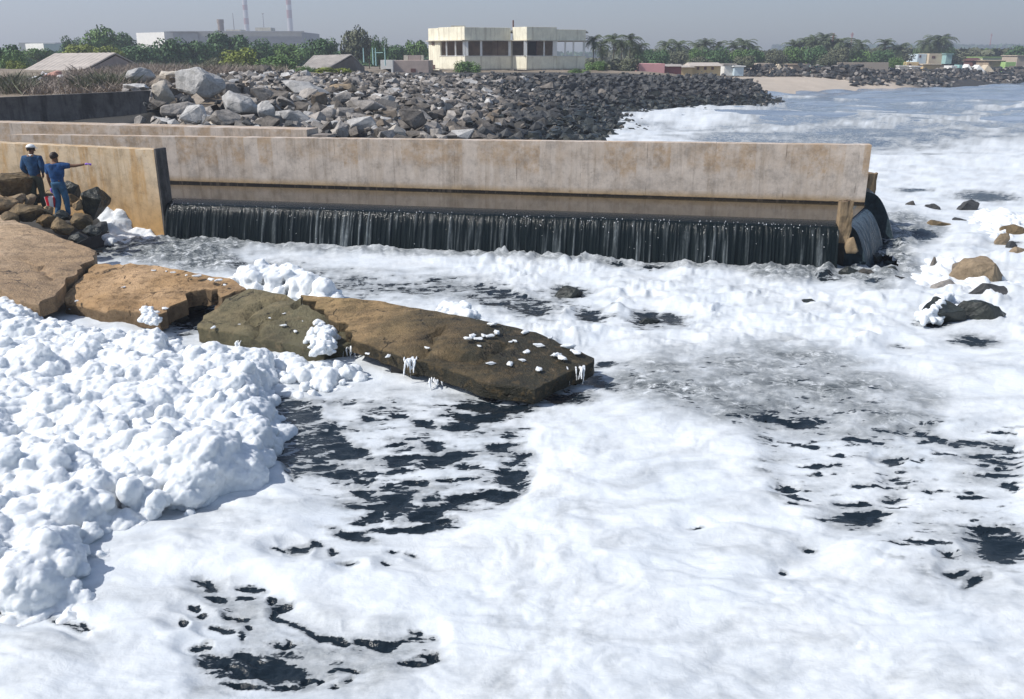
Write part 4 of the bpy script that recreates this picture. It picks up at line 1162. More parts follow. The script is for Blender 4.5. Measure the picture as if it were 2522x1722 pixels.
for i, (x, y, s_, z_) in enumerate(CL):
    o = bpy.data.objects.new('foam_clot', clot_src[i % 4]); C.objects.link(o)
    o.location = at(x, y, z=z_ + s_ * 0.15); o.scale = (s_ * 1.25, s_ * 0.9, s_ * 0.7); o.rotation_euler = (0, 0, i * 1.7)
    where = 'rusty ochre slab' if x < 480 and i < 12 else ('olive cracked slab' if x < 870 else 'dark outer slab')
    if i < 8: where = 'rusty ochre slab'
    tag(o, 'small white foam clot stuck on the ' + where, 'foam clot', 'foam clots on the ' + where)
# dripping curtains under the outer slab
def drip(px0, px1, py0, z0, z1, n, seed, label, name='water_trickle'):
    rr = random.Random(seed)
    bm = bmesh.new()
    for i in range(n):
        s_ = i / max(1, n - 1)
        p = at(px0 + (px1 - px0) * s_, py0 + rr.uniform(-5, 4), z=z0)
        off = rr.uniform(-.025, .025)
        zt = z0; zb = z1 + rr.uniform(0, .75) * (z0 - z1) * (n > 3)
        pts = [p + Vector((0, 0.04, 0.01)), p + Vector((0, -0.05, -0.01)), p + Vector((off, -0.09, (zb - zt) * .45)), p + Vector((off * 1.6, -0.11 - rr.uniform(0, .05), zb - zt))]
        tube(bm, pts, [0.012, rr.uniform(.014, .024), rr.uniform(.008, .018), rr.uniform(.004, .010)], 6)
    me = bmesh_to(bm)
    me = bake(me, [('REMESH', dict(mode='VOXEL', voxel_size=0.009, use_smooth_shade=True)), ('SMOOTH', dict(factor=0.6, iterations=5))])
    co = getco(me); nn = normals(me)
    setco(me, co + nn * (0.012 * fbm(co[:, 0] * 22 + co[:, 1] * 9, co[:, 2] * 9, 3))[:, None])
    o = link(name, me, m_froth, smooth=True, recenter=True)
    tag(o, label, 'trickle')
drip(996, 1026, 886, 0.44, 0.14, 9, 1, 'broad white trickle of foam down the front of the outer slab')
drip(1058, 1086, 932, 0.19, -0.04, 6, 2, 'white trickle falling from under the outer slab into the water')
drip(1148, 1152, 948, 0.15, -0.02, 1, 3, 'thin single trickle under the front of the outer slab')
drip(850, 872, 855, 0.30, 0.0, 6, 4, 'white trickle in the gap between the olive slab and the dark slab')
drip(582, 592, 842, 0.20, 0.0, 3, 5, 'short trickle below the front edge of the olive slab')
drip(1376, 1440, 905, 0.37, 0.12, 19, 6, 'foam hanging down the tip of the outer slab')

# ------------------------------------------------------------------ rocks
def rock_mat(name, lo, hi, rough=0.9, wet=False, scale=2.5):
    m, t, b = mat(name)
    n1 = tex(t, scale, 6, 0.7); n2 = tex(t, scale * 5, 5, 0.7)
    c = ramp(t, n1, [(0.38, lo), (0.60, hi)])
    rn = rnd(t)
    c = mix(t, math_(t, 'MULTIPLY', rn, 0.40), c, tuple(x * 0.35 for x in lo))
    c = mix(t, ramp(t, rn, [(0.80, 0.0), (0.86, 0.4)], 'CONSTANT'), c, (hi[0] * 1.15, hi[1] * 0.98, hi[2] * 0.75))
    c = mix(t, ramp(t, n2, [(0.53, 0.0), (0.64, 0.55)]), c, tuple(x * 0.45 for x in lo))
    L(t, c, b.inputs['Base Color']); b.inputs['Roughness'].default_value = rough
    b.inputs['Specular IOR Level'].default_value = 0.35 if wet else 0.2
    bump(t, b, math_(t, 'ADD', n1, n2), 0.5, 0.05)
    return m
m_pale = rock_mat('pale quarry stone', (0.38, 0.37, 0.355), (0.58, 0.565, 0.545))
m_grey_rock = rock_mat('grey quarry stone', (0.24, 0.22, 0.20), (0.42, 0.385, 0.35))
m_brown_rock = rock_mat('brown grey stone', (0.10, 0.09, 0.08), (0.22, 0.195, 0.17))
m_dark_rock = rock_mat('dark damp stone', (0.032, 0.034, 0.036), (0.085, 0.085, 0.083), 0.7, True)
m_black_rock = rock_mat('wet black stone', (0.014, 0.017, 0.016), (0.04, 0.046, 0.04), 0.4, True)
m_tan_rock = rock_mat('tan shore stone', (0.23, 0.175, 0.115), (0.39, 0.30, 0.20))
m_ochre_rock = rock_mat('ochre wet stone', (0.10, 0.075, 0.045), (0.23, 0.165, 0.09), 0.75)

COLW = {id(m_pale): 'pale', id(m_grey_rock): 'grey', id(m_brown_rock): 'brown', id(m_dark_rock): 'dark grey', id(m_black_rock): 'black wet', id(m_tan_rock): 'tan', id(m_ochre_rock): 'ochre'}

def boulder(p, w, hgt, dep, m, seed, label, group=None, rot=0.0, tilt=0.0, n=14, sink=0.25, name='boulder', cat='boulder', ang=0.72, rough=0.06):
    me = rock_mesh(seed, n, (w / 2, dep / 2, hgt / 2), 0, 0, ang)
    # worn edges and uneven faces, in real size
    bm = bmesh.new(); bm.from_mesh(me); bpy.data.meshes.remove(me)
    sz = max(w, hgt, dep)
    bmesh.ops.bevel(bm, geom=list(bm.edges), offset=sz * 0.03, segments=1, affect='EDGES', profile=0.5, clamp_overlap=True)
    bmesh.ops.triangulate(bm, faces=bm.faces)
    for k in range(2):
        bmesh.ops.subdivide_edges(bm, edges=[e for e in bm.edges if e.calc_length() > sz * 0.13], cuts=1, use_grid_fill=True)
        bmesh.ops.triangulate(bm, faces=bm.faces)
    bm.normal_update()
    for v in bm.verts:
        s = v.co / sz * 3.2 + Vector((seed * 3.1, seed * 1.7, 0))
        h = float(noise2(s.x + s.z, s.y - s.z * 0.6)) * 0.6 + float(noise2(s.x * 2.9 - s.z * 2, s.y * 2.9 + s.z * 3)) * 0.4
        v.co += v.normal * h * rough * sz
    me = bmesh_to(bm); me.materials.append(m)
    o = bpy.data.objects.new(name, me); C.objects.link(o)
    o.location = Vector(p) + Vector((0, 0, hgt * (0.5 - sink)))
    o.rotation_euler = (0, tilt, rot)
    return tag(o, label, cat, group)

# big pale boulders at the top left of the bank: (px, py of the middle, width, height in photograph pixels, stone, words, tilt)
BIG = [(345, 198, 82, 44, m_pale, 'square pale boulder standing beside the end of the dark retaining wall', 0.0),
 (328, 224, 80, 26, m_pale, 'flat pale boulder lying just above the dark retaining wall', 0.05),
 (440, 192, 120, 30, m_pale, 'long pale boulder at the very top of the left bank', 0.0),
 (398, 240, 62, 80, m_pale, 'tall tilted pale boulder leaning right of the dark retaining wall', -0.5),
 (484, 218, 138, 78, m_pale, 'largest pale flat topped boulder on the left bank', 0.1),
 (432, 278, 105, 44, m_grey_rock, 'grey boulder under the largest pale boulder', -0.15),
 (474, 296, 84, 58, m_pale, 'rounded pale boulder just above the rear ledge wall', -0.35),
 (548, 302, 90, 52, m_grey_rock, 'smooth grey boulder right of the rounded pale one', 0.1),
 (585, 268, 130, 52, m_pale, 'sloping pale boulder with a sharp left corner', 0.32),
 (388, 308, 50, 28, m_grey_rock, 'small grey boulder on the ledge left of the rounded pale one', 0.0),
 (344, 304, 36, 28, m_grey_rock, 'small round boulder nearest the gap under the dark wall', 0.0),
 (655, 284, 62, 50, m_pale, 'white angular boulder shaped like a wedge', -0.2),
 (724, 296, 90, 34, m_pale, 'white slab boulder tilting down to the right', 0.30),
 (660, 310, 95, 40, m_brown_rock, 'brown boulder below the white wedge', 0.0),
 (742, 226, 165, 34, m_pale, 'long pale slab boulder lying across the middle of the bank', 0.18),
 (850, 222, 85, 26, m_tan_rock, 'cream topped boulder right of the long pale slab', 0.1),
 (898, 268, 120, 36, m_grey_rock, 'flat grey slab boulder with a dark hollow beneath', 0.03),
 (886, 312, 100, 40, m_pale, 'pinkish pale flat boulder under the flat grey slab', 0.0),
 (828, 326, 66, 48, m_grey_rock, 'pointed grey boulder beside the small concrete step', 0.55),
 (803, 286, 60, 36, m_grey_rock, 'flat faced grey boulder above the pointed one', -0.2),
 (785, 250, 44, 44, m_brown_rock, 'round brown boulder below the long pale slab', 0.0),
 (704, 258, 70, 34, m_grey_rock, 'grey boulder above the white slab boulder', 0.1),
 (640, 238, 70, 34, m_grey_rock, 'grey boulder left of the end of the long pale slab', 0.0),
 (560, 228, 80, 36, m_grey_rock, 'low grey boulder right of the largest pale boulder', 0.15),
 (845, 248, 72, 34, m_grey_rock, 'broad grey boulder under the cream topped one', 0.0),
 (1008, 306, 105, 56, m_brown_rock, 'bulky brown grey boulder left of the middle of the channel wall top', 0.3),
 (955, 250, 40, 26, m_pale, 'small white boulder above the bulky brown one', 0.2),
 (1075, 334, 60, 30, m_grey_rock, 'low grey boulder touching the channel wall top in its middle', 0.0),
 (1160, 205, 48, 16, m_pale, 'thin pale slab below the left bay of the cream building', 0.2),
 (745, 205, 80, 26, m_grey_rock, 'grey boulder behind the long pale slab', 0.0)]
used = []
for i, (x, y, w_, h_, m_, lab, tl) in enumerate(BIG):
    foot = hit(x, y + h_ * 0.42)
    sc_ = foot.y / (F * 1.045)
    W = w_ * sc_; H = h_ * sc_ * 1.12
    boulder(foot + Vector((0, W * 0.22, 0)), W * 1.06, H * 1.15, W * 0.75, m_, 400 + i, lab, 'large boulders of the left bank', rot=random.Random(i).uniform(-.3, .3), tilt=tl, n=13, sink=0.08, ang=0.8, rough=0.035)
    used.append((foot.x, foot.y + W * 0.22, W * 0.5))

# rock bank (riprap)
rk = random.Random(5)
srcs = {}
for key, m_ in (('grey', m_grey_rock), ('brown', m_brown_rock), ('dark', m_dark_rock), ('black', m_black_rock), ('pale', m_pale)):
    lst = []
    for s_ in range(7):
        rr = random.Random(s_ * 7 + 1)
        me = rock_mesh(700 + s_, rr.randint(11, 16), (1.0, rr.uniform(.62, .9), rr.uniform(.45, .72)), 0, 0, 0.7)
        me.materials.append(m_); lst.append(me)
    srcs[key] = lst
def wall_top(px):      # photograph line of the channel wall's top
    return 337 + (px - 110) * (358 - 337) / (2142 - 110) if px < 2142 else 1e9
bank = []
y = 30.5
while y < 112:
    size = 1.08 if y < 42 else 1.0
    step = size * 0.80
    x = -16.0 + rk.uniform(0, step)
    xmax = 34
    while x < xmax:
        X_ = x + rk.uniform(-.4, .4) * step; Y_ = y + rk.uniform(-.4, .4) * step
        wl_ = 28.6 + (X_ + 11) * -0.19
        z_ = land1(X_, Y_)
        x += step
        if Y_ < wl_ + 1.3 or z_ < -0.8: continue
        if X_ < -7 and Y_ < 31.2: continue
        pu, pv = proj(X_, Y_, z_ + 0.4)
        if pu < 285 or (pu < 560 and Y_ > 60) or (Y_ < 36.4 and pu < 372): continue
        if Y_ > 60 and pv < 176: continue
        if Y_ > 104 + 6 * rk.random() or (Y_ > 86 + (X_ + 5) * 0.9 and X_ < 16): continue
        if any((X_ - a_) ** 2 + ((Y_ - b_) * 0.8) ** 2 < (c_ * 0.85) ** 2 for a_, b_, c_ in used): continue
        s_ = size * rk.uniform(0.5, 0.95) * (1.35 if rk.random() < 0.12 else 1)
        for q_ in range(2):
            if rk.random() < (0.5 if pu < 1000 else 0.2):
                qx, qy = X_ + rk.uniform(-.7, .7), Y_ + rk.uniform(-.6, .6)
                if qy < wl_ + 1.0: continue
                bank.append((qx, qy, land1(qx, qy) + rk.uniform(0.15, 0.4), rk.uniform(.14, .3), rk.choice(['grey', 'brown', 'brown', 'dark']) if pu < 1100 else rk.choice(['brown', 'dark', 'dark', 'black']), rk.randrange(7), rk.uniform(0, 6.28), rk.uniform(-.6, .6), rk.uniform(-.6, .6), pu, pv))
        # shore side rocks are darker: they stand in spray and carry weed
        wetness = sstep(1.7, 0.5, np.array(z_)).item() * 0.75 + sstep(1050, 1450, np.array(pu)).item() * 0.66 + rk.uniform(-.25, .25)
        key = 'black' if wetness > 1.0 else 'dark' if wetness > 0.42 else 'brown' if wetness > 0.12 else 'grey'
        if key in ('grey', 'brown') and rk.random() < (0.16 if pu < 1100 else 0.05): key = 'pale'
        if key == 'grey' and rk.random() < 0.35: key = 'brown'
        z_ -= 0.14 * sstep(60, 75, np.array(Y_)).item()
        bank.append((X_, Y_, z_ + s_ * rk.uniform(0.0, 0.22), s_ * 0.68, key, rk.randrange(7), rk.uniform(0, 6.28), rk.uniform(-.4, .4), rk.uniform(-.4, .4), pu, pv))
    y += step
for i in range(110):
    px_, py_ = rk.uniform(375, 1000), rk.uniform(292, 334)
    p = hit(px_, py_)
    if any((p.x - a_) ** 2 + ((p.y - b_) * 0.8) ** 2 < (c_ * 0.7) ** 2 for a_, b_, c_ in used): continue
    bank.append((p.x, p.y, p.z + 0.08, rk.uniform(.28, .55), rk.choice(['grey', 'grey', 'brown', 'pale']), rk.randrange(7), rk.uniform(0, 6.28), rk.uniform(-.4, .4), rk.uniform(-.4, .4), px_, py_))
vis = sorted([k for k in bank if k[10] < wall_top(k[9]) + 4 and 0 < k[9] < 2522], key=lambda k: -k[3] / k[1])
solo = set(id(k) for k in vis[:299])
bwk = thing('rock_bank', (4, 60, 0), 'long bank of dumped grey rocks between the channel wall and the cream building', 'rock bank')
def transf(k):
    return Matrix.Translation(k[0:3]) @ Matrix.Rotation(k[6], 4, 'Z') @ Matrix.Rotation(k[7], 4, 'X') @ Matrix.Rotation(k[8], 4, 'Y') @ Matrix.Scale(k[3], 4)
def join_rocks(lst, name, parent, mats):
    vs, fs, mi = [], [], []
    cache = {}
    off = 0
    for k in lst:
        me = srcs[k[4]][k[5]]
        if me.name not in cache: cache[me.name] = (np.c_[getco(me), np.ones(len(me.vertices))], [tuple(p.vertices) for p in me.polygons])
        co, pf_ = cache[me.name]
        vs.append((co @ np.array(transf(k)).T)[:, :3])
        fs += [tuple(i + off for i in p) for p in pf_]; mi += [mats.index(srcs[k[4]][0].materials[0])] * len(pf_)
        off += len(co)
    me = bpy.data.meshes.new(name)
    me.from_pydata(np.concatenate(vs).tolist(), [], fs); me.update()
    for m_ in mats: me.materials.append(m_)
    me.polygons.foreach_set('material_index', mi)
    o = link(name, me, None, parent)
    o['kind'] = 'stuff'
    return o
RM = [m_grey_rock, m_brown_rock, m_dark_rock, m_black_rock, m_pale]
for k in bank:
    if id(k) in solo:
        o = bpy.data.objects.new('rock', srcs[k[4]][k[5]]); C.objects.link(o)
        o.parent = bwk
        o.matrix_basis = Matrix.Translation(-bwk.location) @ transf(k)
rest = [k for k in bank if id(k) not in solo]
# copies with their own random tone inside the joined heap: split over a few shades
join_rocks(rest, 'rock_heap', bwk, RM)

# far rock bank along the village shore
far_b = thing('rock_bank', (75, 160, 0), 'far low bank of dark rocks below the village at right', 'rock bank')
fb = []
line = [(24, 134, 1.7), (34, 141, 1.7), (45, 143.5, 1.6), (54, 142, 1.2), (68, 151, 1.0), (95, 174, 1.0), (120, 196, 1.0), (160, 232, 1.0)]
for (x0, y0, _), (x1, y1, _) in zip(line, line[1:]):
    Ls = math.hypot(x1 - x0, y1 - y0)
    nx, ny = -(y1 - y0) / Ls, (x1 - x0) / Ls
    for i in range(int(Ls / 0.62)):
        s_ = i * 0.62 / Ls
        for j in range(7):
            o_ = -2.6 + j * 1.15 + rk.uniform(-.4, .4)
            X_ = x0 + (x1 - x0) * s_ + nx * o_ + rk.uniform(-.3, .3); Y_ = y0 + (y1 - y0) * s_ + ny * o_
            if X_ < 53 and o_ < -1.0: continue
            zz = max(-0.2, 0.25 + (o_ + 2.4) * 0.33)
            if X_ < 56: zz = max(zz, 1.35 + (o_ + 1.0) * 0.36, land1(X_, Y_) + 0.1)
            r_ = rk.random()
            key = 'black' if r_ < 0.12 + 0.3 * (j < 2) else 'dark' if r_ < 0.55 else 'brown' if r_ < 0.85 else 'grey'
            fb.append((X_, Y_, zz, rk.uniform(.5, .95), key, rk.randrange(7), rk.uniform(0, 6.28), rk.uniform(-.4, .4), rk.uniform(-.4, .4)))
for i in range(260):
    px_, py_ = rk.uniform(2090, 2330), rk.uniform(177, 200 + 14 * rk.random())
    p = hit(px_, py_, 120, 200)
    fb.append((p.x, p.y, p.z + .1, rk.uniform(.45, .9), rk.choice(['dark', 'brown', 'dark', 'black', 'grey']), rk.randrange(7), rk.uniform(0, 6.28), rk.uniform(-.4, .4), rk.uniform(-.4, .4)))
join_rocks(fb, 'rock_heap', far_b, RM)

# rocks standing in the foam on the right: (px, py of the foot line, width, height px, stone, words, tilt)
SHORE = [(2248, 512, 30, 16, m_dark_rock, 'small grey rock in the foam furthest left of the three behind the spill', 0), (2299, 521, 38, 17, m_dark_rock, 'low dark rock in the foam in the middle of the three behind the spill', 0.1),
 (2390, 519, 54, 22, m_dark_rock, 'slanting dark rock rising from the foam beside the long water gap', -0.3), (2326, 562, 68, 19, m_ochre_rock, 'flat brownish rock lying in the foam above the turbulent water', 0.08), (2369, 548, 46, 10, m_dark_rock, 'thin dark rock barely showing behind the flat brownish one', 0),
 (2505, 580, 66, 20, m_ochre_rock, 'brown rock at the right edge above the two tan stones', 0), (2474, 603, 42, 26, m_tan_rock, 'tan stone with a dark neighbour near the right edge', 0.2), (2494, 612, 26, 18, m_dark_rock, 'little dark stone touching the tan stone', 0),
 (2508, 640, 60, 26, m_tan_rock, 'long tan rock cut by the right edge', 0.1), (2438, 706, 140, 66, m_tan_rock, 'big tan wedge rock tapering to the right', 0.22), (2369, 676, 38, 30, m_brown_rock, 'brown rock leaning beside the tan wedge rock', -0.4), (2299, 660, 18, 24, m_brown_rock, 'narrow upright stone in the froth bank', 0),
 (2333, 714, 62, 22, m_grey_rock, 'grey pointed rock in front of the froth bank', 0), (2450, 738, 130, 32, m_dark_rock, 'long dark grey rock in front of the tan wedge rock', 0.12), (1997, 751, 60, 12, m_black_rock, 'thin dark sliver of rock alone in the white foam', 0), (2094, 680, 54, 20, m_black_rock, 'round black rock at the foot of the side spill', 0),
 (2166, 642, 34, 16, m_black_rock, 'small black rock in the spray of the side spill', 0.2), (2199, 678, 38, 20, m_black_rock, 'pointed dark rock in the grey turbulent water', 0), (2142, 682, 60, 16, m_dark_rock, 'flat dark rock between the round black rock and the pointed one', 0.1), (2218, 696, 50, 14, m_dark_rock, 'low dark rock just before the pointed one', 0.15)]
def surf_hit(px, py): return at(px, py, z=0.03)
for i, (x, y, w_, h_, m_, lab, tl) in enumerate(SHORE):
    p = surf_hit(x, y)
    sc_ = (p - Vector((0, 0, EYE))).length / F
    W = w_ * sc_; H = h_ * sc_ * 1.05
    boulder(p + Vector((0, W * 0.25, 0)), W * 1.1, H * 1.8, W * 0.62, m_, 500 + i, lab, 'rocks standing in the foam', rot=random.Random(i + 50).uniform(-.2, .2), tilt=tl, n=16, sink=0.42, name='shore_rock', cat='rock', ang=0.8, rough=0.04)
# the big black rock with a foam cap
p = surf_hit(2400, 796)
boulder(p + Vector((0.25, 0.35, 0)), 1.25, 0.85, 0.7, m_black_rock, 541, 'long black wet rock in the foam with froth on its left shoulder', 'rocks standing in the foam', 0.0, 0.10, 18, 0.42, 'shore_rock', 'rock', 0.85, 0.05)
boulder(p + Vector((-0.55, 0.25, 0)), 1.15, 0.85, 0.8, m_black_rock, 542, 'left half of the black wet rock pair under the froth', 'rocks standing in the foam', 0.2, -0.2, 16, 0.42, 'shore_rock', 'rock', 0.8, 0.05)
S10 = gpoly([(2255, 790), (2275, 745), (2330, 735), (2370, 742), (2350, 765), (2300, 790)], 0.2)
froth('froth_clump', S10, lambda x, y, d: 0.20 + 0.24 * float(sstep(0, .3, np.array(d))), 21, 0.025, 0.14, 'froth clump on the left shoulder of the long black rock', rmin=0.06, rmax=0.13)
for i, (x, y, w_, h_, lab) in enumerate([(1403, 735, 80, 34, 'dark rock breaking through the foam in front of the waterfall'), (1600, 800, 60, 20, 'dark rock awash right of the one before the waterfall')]):
    p = surf_hit(x, y); sc_ = (p - Vector((0, 0, EYE))).length / F
    boulder(p + Vector((0, 0.2, 0)), w_ * sc_ * 1.1, h_ * sc_ * 1.5, w_ * sc_ * 0.6, m_black_rock, 560 + i, lab, 'rocks standing in the foam', 0, 0.05, 16, 0.45, 'shore_rock', 'rock', 0.8, 0.05)

# black lumps added to darken the shaded hollow between the rusty and the olive slab
for i, (x, y, w_, h_, lab) in enumerate([(470, 768, 90, 40, 'added black lump standing for shade deep in the hollow of the rusty slab'), (515, 752, 60, 40, 'added black lump standing for shade at the right of the hollow'), (430, 792, 60, 30, 'added black lump standing for shade at the front of the hollow')]):
    p = at(x, y, z=0.02); sc_ = (p - Vector((0, 0, EYE))).length / F
    boulder(p + Vector((0, 0.15, 0)), w_ * sc_ * 1.3, h_ * sc_ * 1.1, w_ * sc_, m_black_rock, 580 + i, lab, 'added dark lumps shading the hollow', i, 0, 18, 0.3, 'boulder', 'stone', 0.85, 0.04)
# boulders at the feet of the two people
SH2 = [(45, 478, 130, 62, m_ochre_rock, 'large mottled boulder left of the man in the white cap', 23.9, 0), (6, 528, 80, 52, m_tan_rock, 'tan boulder at the left edge above the sandy slab', 22.6, 0), (50, 500, 40, 28, m_tan_rock, 'small tan stone below the large mottled boulder', 23.4, 0),
 (78, 507, 44, 34, m_tan_rock, 'tan stone under the feet of the man in the white cap', 23.6, 0.1), (68, 543, 110, 44, m_ochre_rock, 'broad wet boulder in front of the man in the white cap', 22.4, 0.15), (120, 557, 60, 30, m_ochre_rock, 'low wet stone in front of the bucket', 22.2, 0),
 (122, 532, 34, 30, m_tan_rock, 'tan stone behind the bucket', 22.9, 0), (162, 575, 84, 44, m_ochre_rock, 'dark wet boulder in front of the man pointing', 21.9, 0.1), (182, 512, 60, 40, m_ochre_rock, 'mottled boulder right of the man pointing', 23.8, 0),
 (180, 500, 48, 62, m_black_rock, 'tall black boulder against the ochre wall', 24.5, 0.1), (243, 540, 84, 92, m_black_rock, 'biggest black boulder next to the froth mound', 23.9, 0), (196, 520, 38, 30, m_tan_rock, 'tan stone between the two black boulders', 23.7, 0.3),
 (205, 560, 76, 40, m_ochre_rock, 'wet boulder below the biggest black boulder', 22.9, 0), (228, 582, 54, 28, m_black_rock, 'black stone at the edge of the grey water', 22.3, 0), (250, 572, 50, 28, m_dark_rock, 'grey stone half covered by the froth mound', 22.7, 0), (110, 505, 60, 34, m_ochre_rock, 'dark stone between the two people', 24.2, 0),
 (20, 560, 90, 40, m_ochre_rock, 'wet boulder along the back edge of the sandy slab', 21.9, 0), (195, 600, 60, 26, m_black_rock, 'low black stone behind the tip of the sandy slab', 21.3, 0), (150, 545, 50, 30, m_black_rock, 'black stone under the heel of the man pointing', 22.8, 0)]
for i, (x, y, w_, h_, m_, lab, Yd, tl) in enumerate(SH2):
    p = at(x, y, Y=Yd); sc_ = Yd / F * 1.0
    W = w_ * sc_; H = h_ * sc_
    boulder(p, W * 1.1, max(H * 1.15, 0.35), W * 0.85, m_, 600 + i, lab, 'boulders at the foot of the ochre wall', rot=i * 0.7, tilt=tl, n=18, sink=0.12, ang=0.8, rough=0.05)
p = at(64, 517, z=0.95)
me = rock_mesh(77, 12, (0.13, 0.1, 0.06), 1, 0.05); me.transform(Matrix.Translation(p))
tag(link('plastic_bag', me, simple('white plastic', (0.62, 0.66, 0.72), 0.1), smooth=True, recenter=True), 'crumpled whitish plastic bag among the boulders', 'litter')

# ------------------------------------------------------------------ people
m_skin = simple('brown skin', (0.17, 0.085, 0.05), 0.12, 8, 0.55)
m_hair = simple('black brown hair', (0.022, 0.013, 0.01), 0.3, 20, 0.55)
m_blue = simple('blue cotton', (0.022, 0.07, 0.155), 0.4, 9, 0.9, 0.2)
m_blue2 = simple('bright blue cotton', (0.016, 0.065, 0.185), 0.4, 9, 0.9, 0.2)
m_white = simple('white cotton', (0.80, 0.80, 0.79), 0.05, 8, 0.9)
m_khaki = simple('dark olive cloth', (0.065, 0.07, 0.05), 0.25, 6, 0.9, 0.2)
m_jeans = simple('blue jeans', (0.04, 0.11, 0.20), 0.4, 9, 0.9, 0.2)
m_glove = simple('purple rubber', (0.22, 0.10, 0.50), 0.1, 10, 0.5)
m_shoe = simple('black shoe', (0.02, 0.018, 0.018), 0.2, 10, 0.6)

def skin_mesh(J, E, root, levels=2):
    names = list(J)
    me = bpy.data.meshes.new('figure')
    me.from_pydata([J[k][0] for k in names], [(names.index(a_), names.index(b_)) for a_, b_ in E], [])
    o = bpy.data.objects.new('temporary', me); C.objects.link(o)
    md = o.modifiers.new('Skin', 'SKIN')
    md.use_smooth_shade = True
    sv = me.skin_vertices[0].data
    for i, k in enumerate(names):
        r_ = J[k][1]
        sv[i].radius = r_ if isinstance(r_, tuple) else (r_, r_)
        sv[i].use_root = (k == root)
    s_ = o.modifiers.new('Subdivision', 'SUBSURF'); s_.levels = levels; s_.render_levels = levels
    dg = bpy.context.evaluated_depsgraph_get(); dg.update()
    out = bpy.data.meshes.new_from_object(o.evaluated_get(dg))
    bpy.data.objects.remove(o); bpy.data.meshes.remove(me)
    return out

def hand_chain(wr, d, up, curl=0.0, point=False):
    """five fingers on a palm; d along the hand, up = back of the hand"""
    d = Vector(d).normalized(); up = Vector(up).normalized(); side = d.cross(up).normalized()
    J, E = {}, []
    pc = Vector(wr) + d * 0.05
    J['palm'] = (tuple(pc), (0.034, 0.018)); J['palm_end'] = (tuple(pc + d * 0.04), (0.036, 0.016))
    E += [('wrist', 'palm'), ('palm', 'palm_end')]
    for i, (o_, l_) in enumerate(((-0.030, .060), (-0.010, .072), (0.011, .068), (0.030, .052))):
        c_ = 0.1 if (point and i == 0) else curl
        a0 = pc + d * 0.045 + side * o_
        dd = (d * math.cos(c_) - up * math.sin(c_)); d2 = (d * math.cos(c_ * 2) - up * math.sin(c_ * 2))
        J['k%d' % i] = (tuple(a0 + d * 0.012), 0.0095); J['m%d' % i] = (tuple(a0 + d * 0.012 + dd * l_ * .5), 0.0085); J['t%d' % i] = (tuple(a0 + d * 0.012 + dd * l_ * .5 + d2 * l_ * .5), 0.0075)
        E += [('palm_end', 'k%d' % i), ('k%d' % i, 'm%d' % i), ('m%d' % i, 't%d' % i)]
    th = pc - side * 0.036
    J['th'] = (tuple(th + d * 0.01), 0.011); J['th2'] = (tuple(th + d * 0.045 - side * 0.022 - up * 0.01), 0.009)
    E += [('palm', 'th'), ('th', 'th2')]
    return J, E

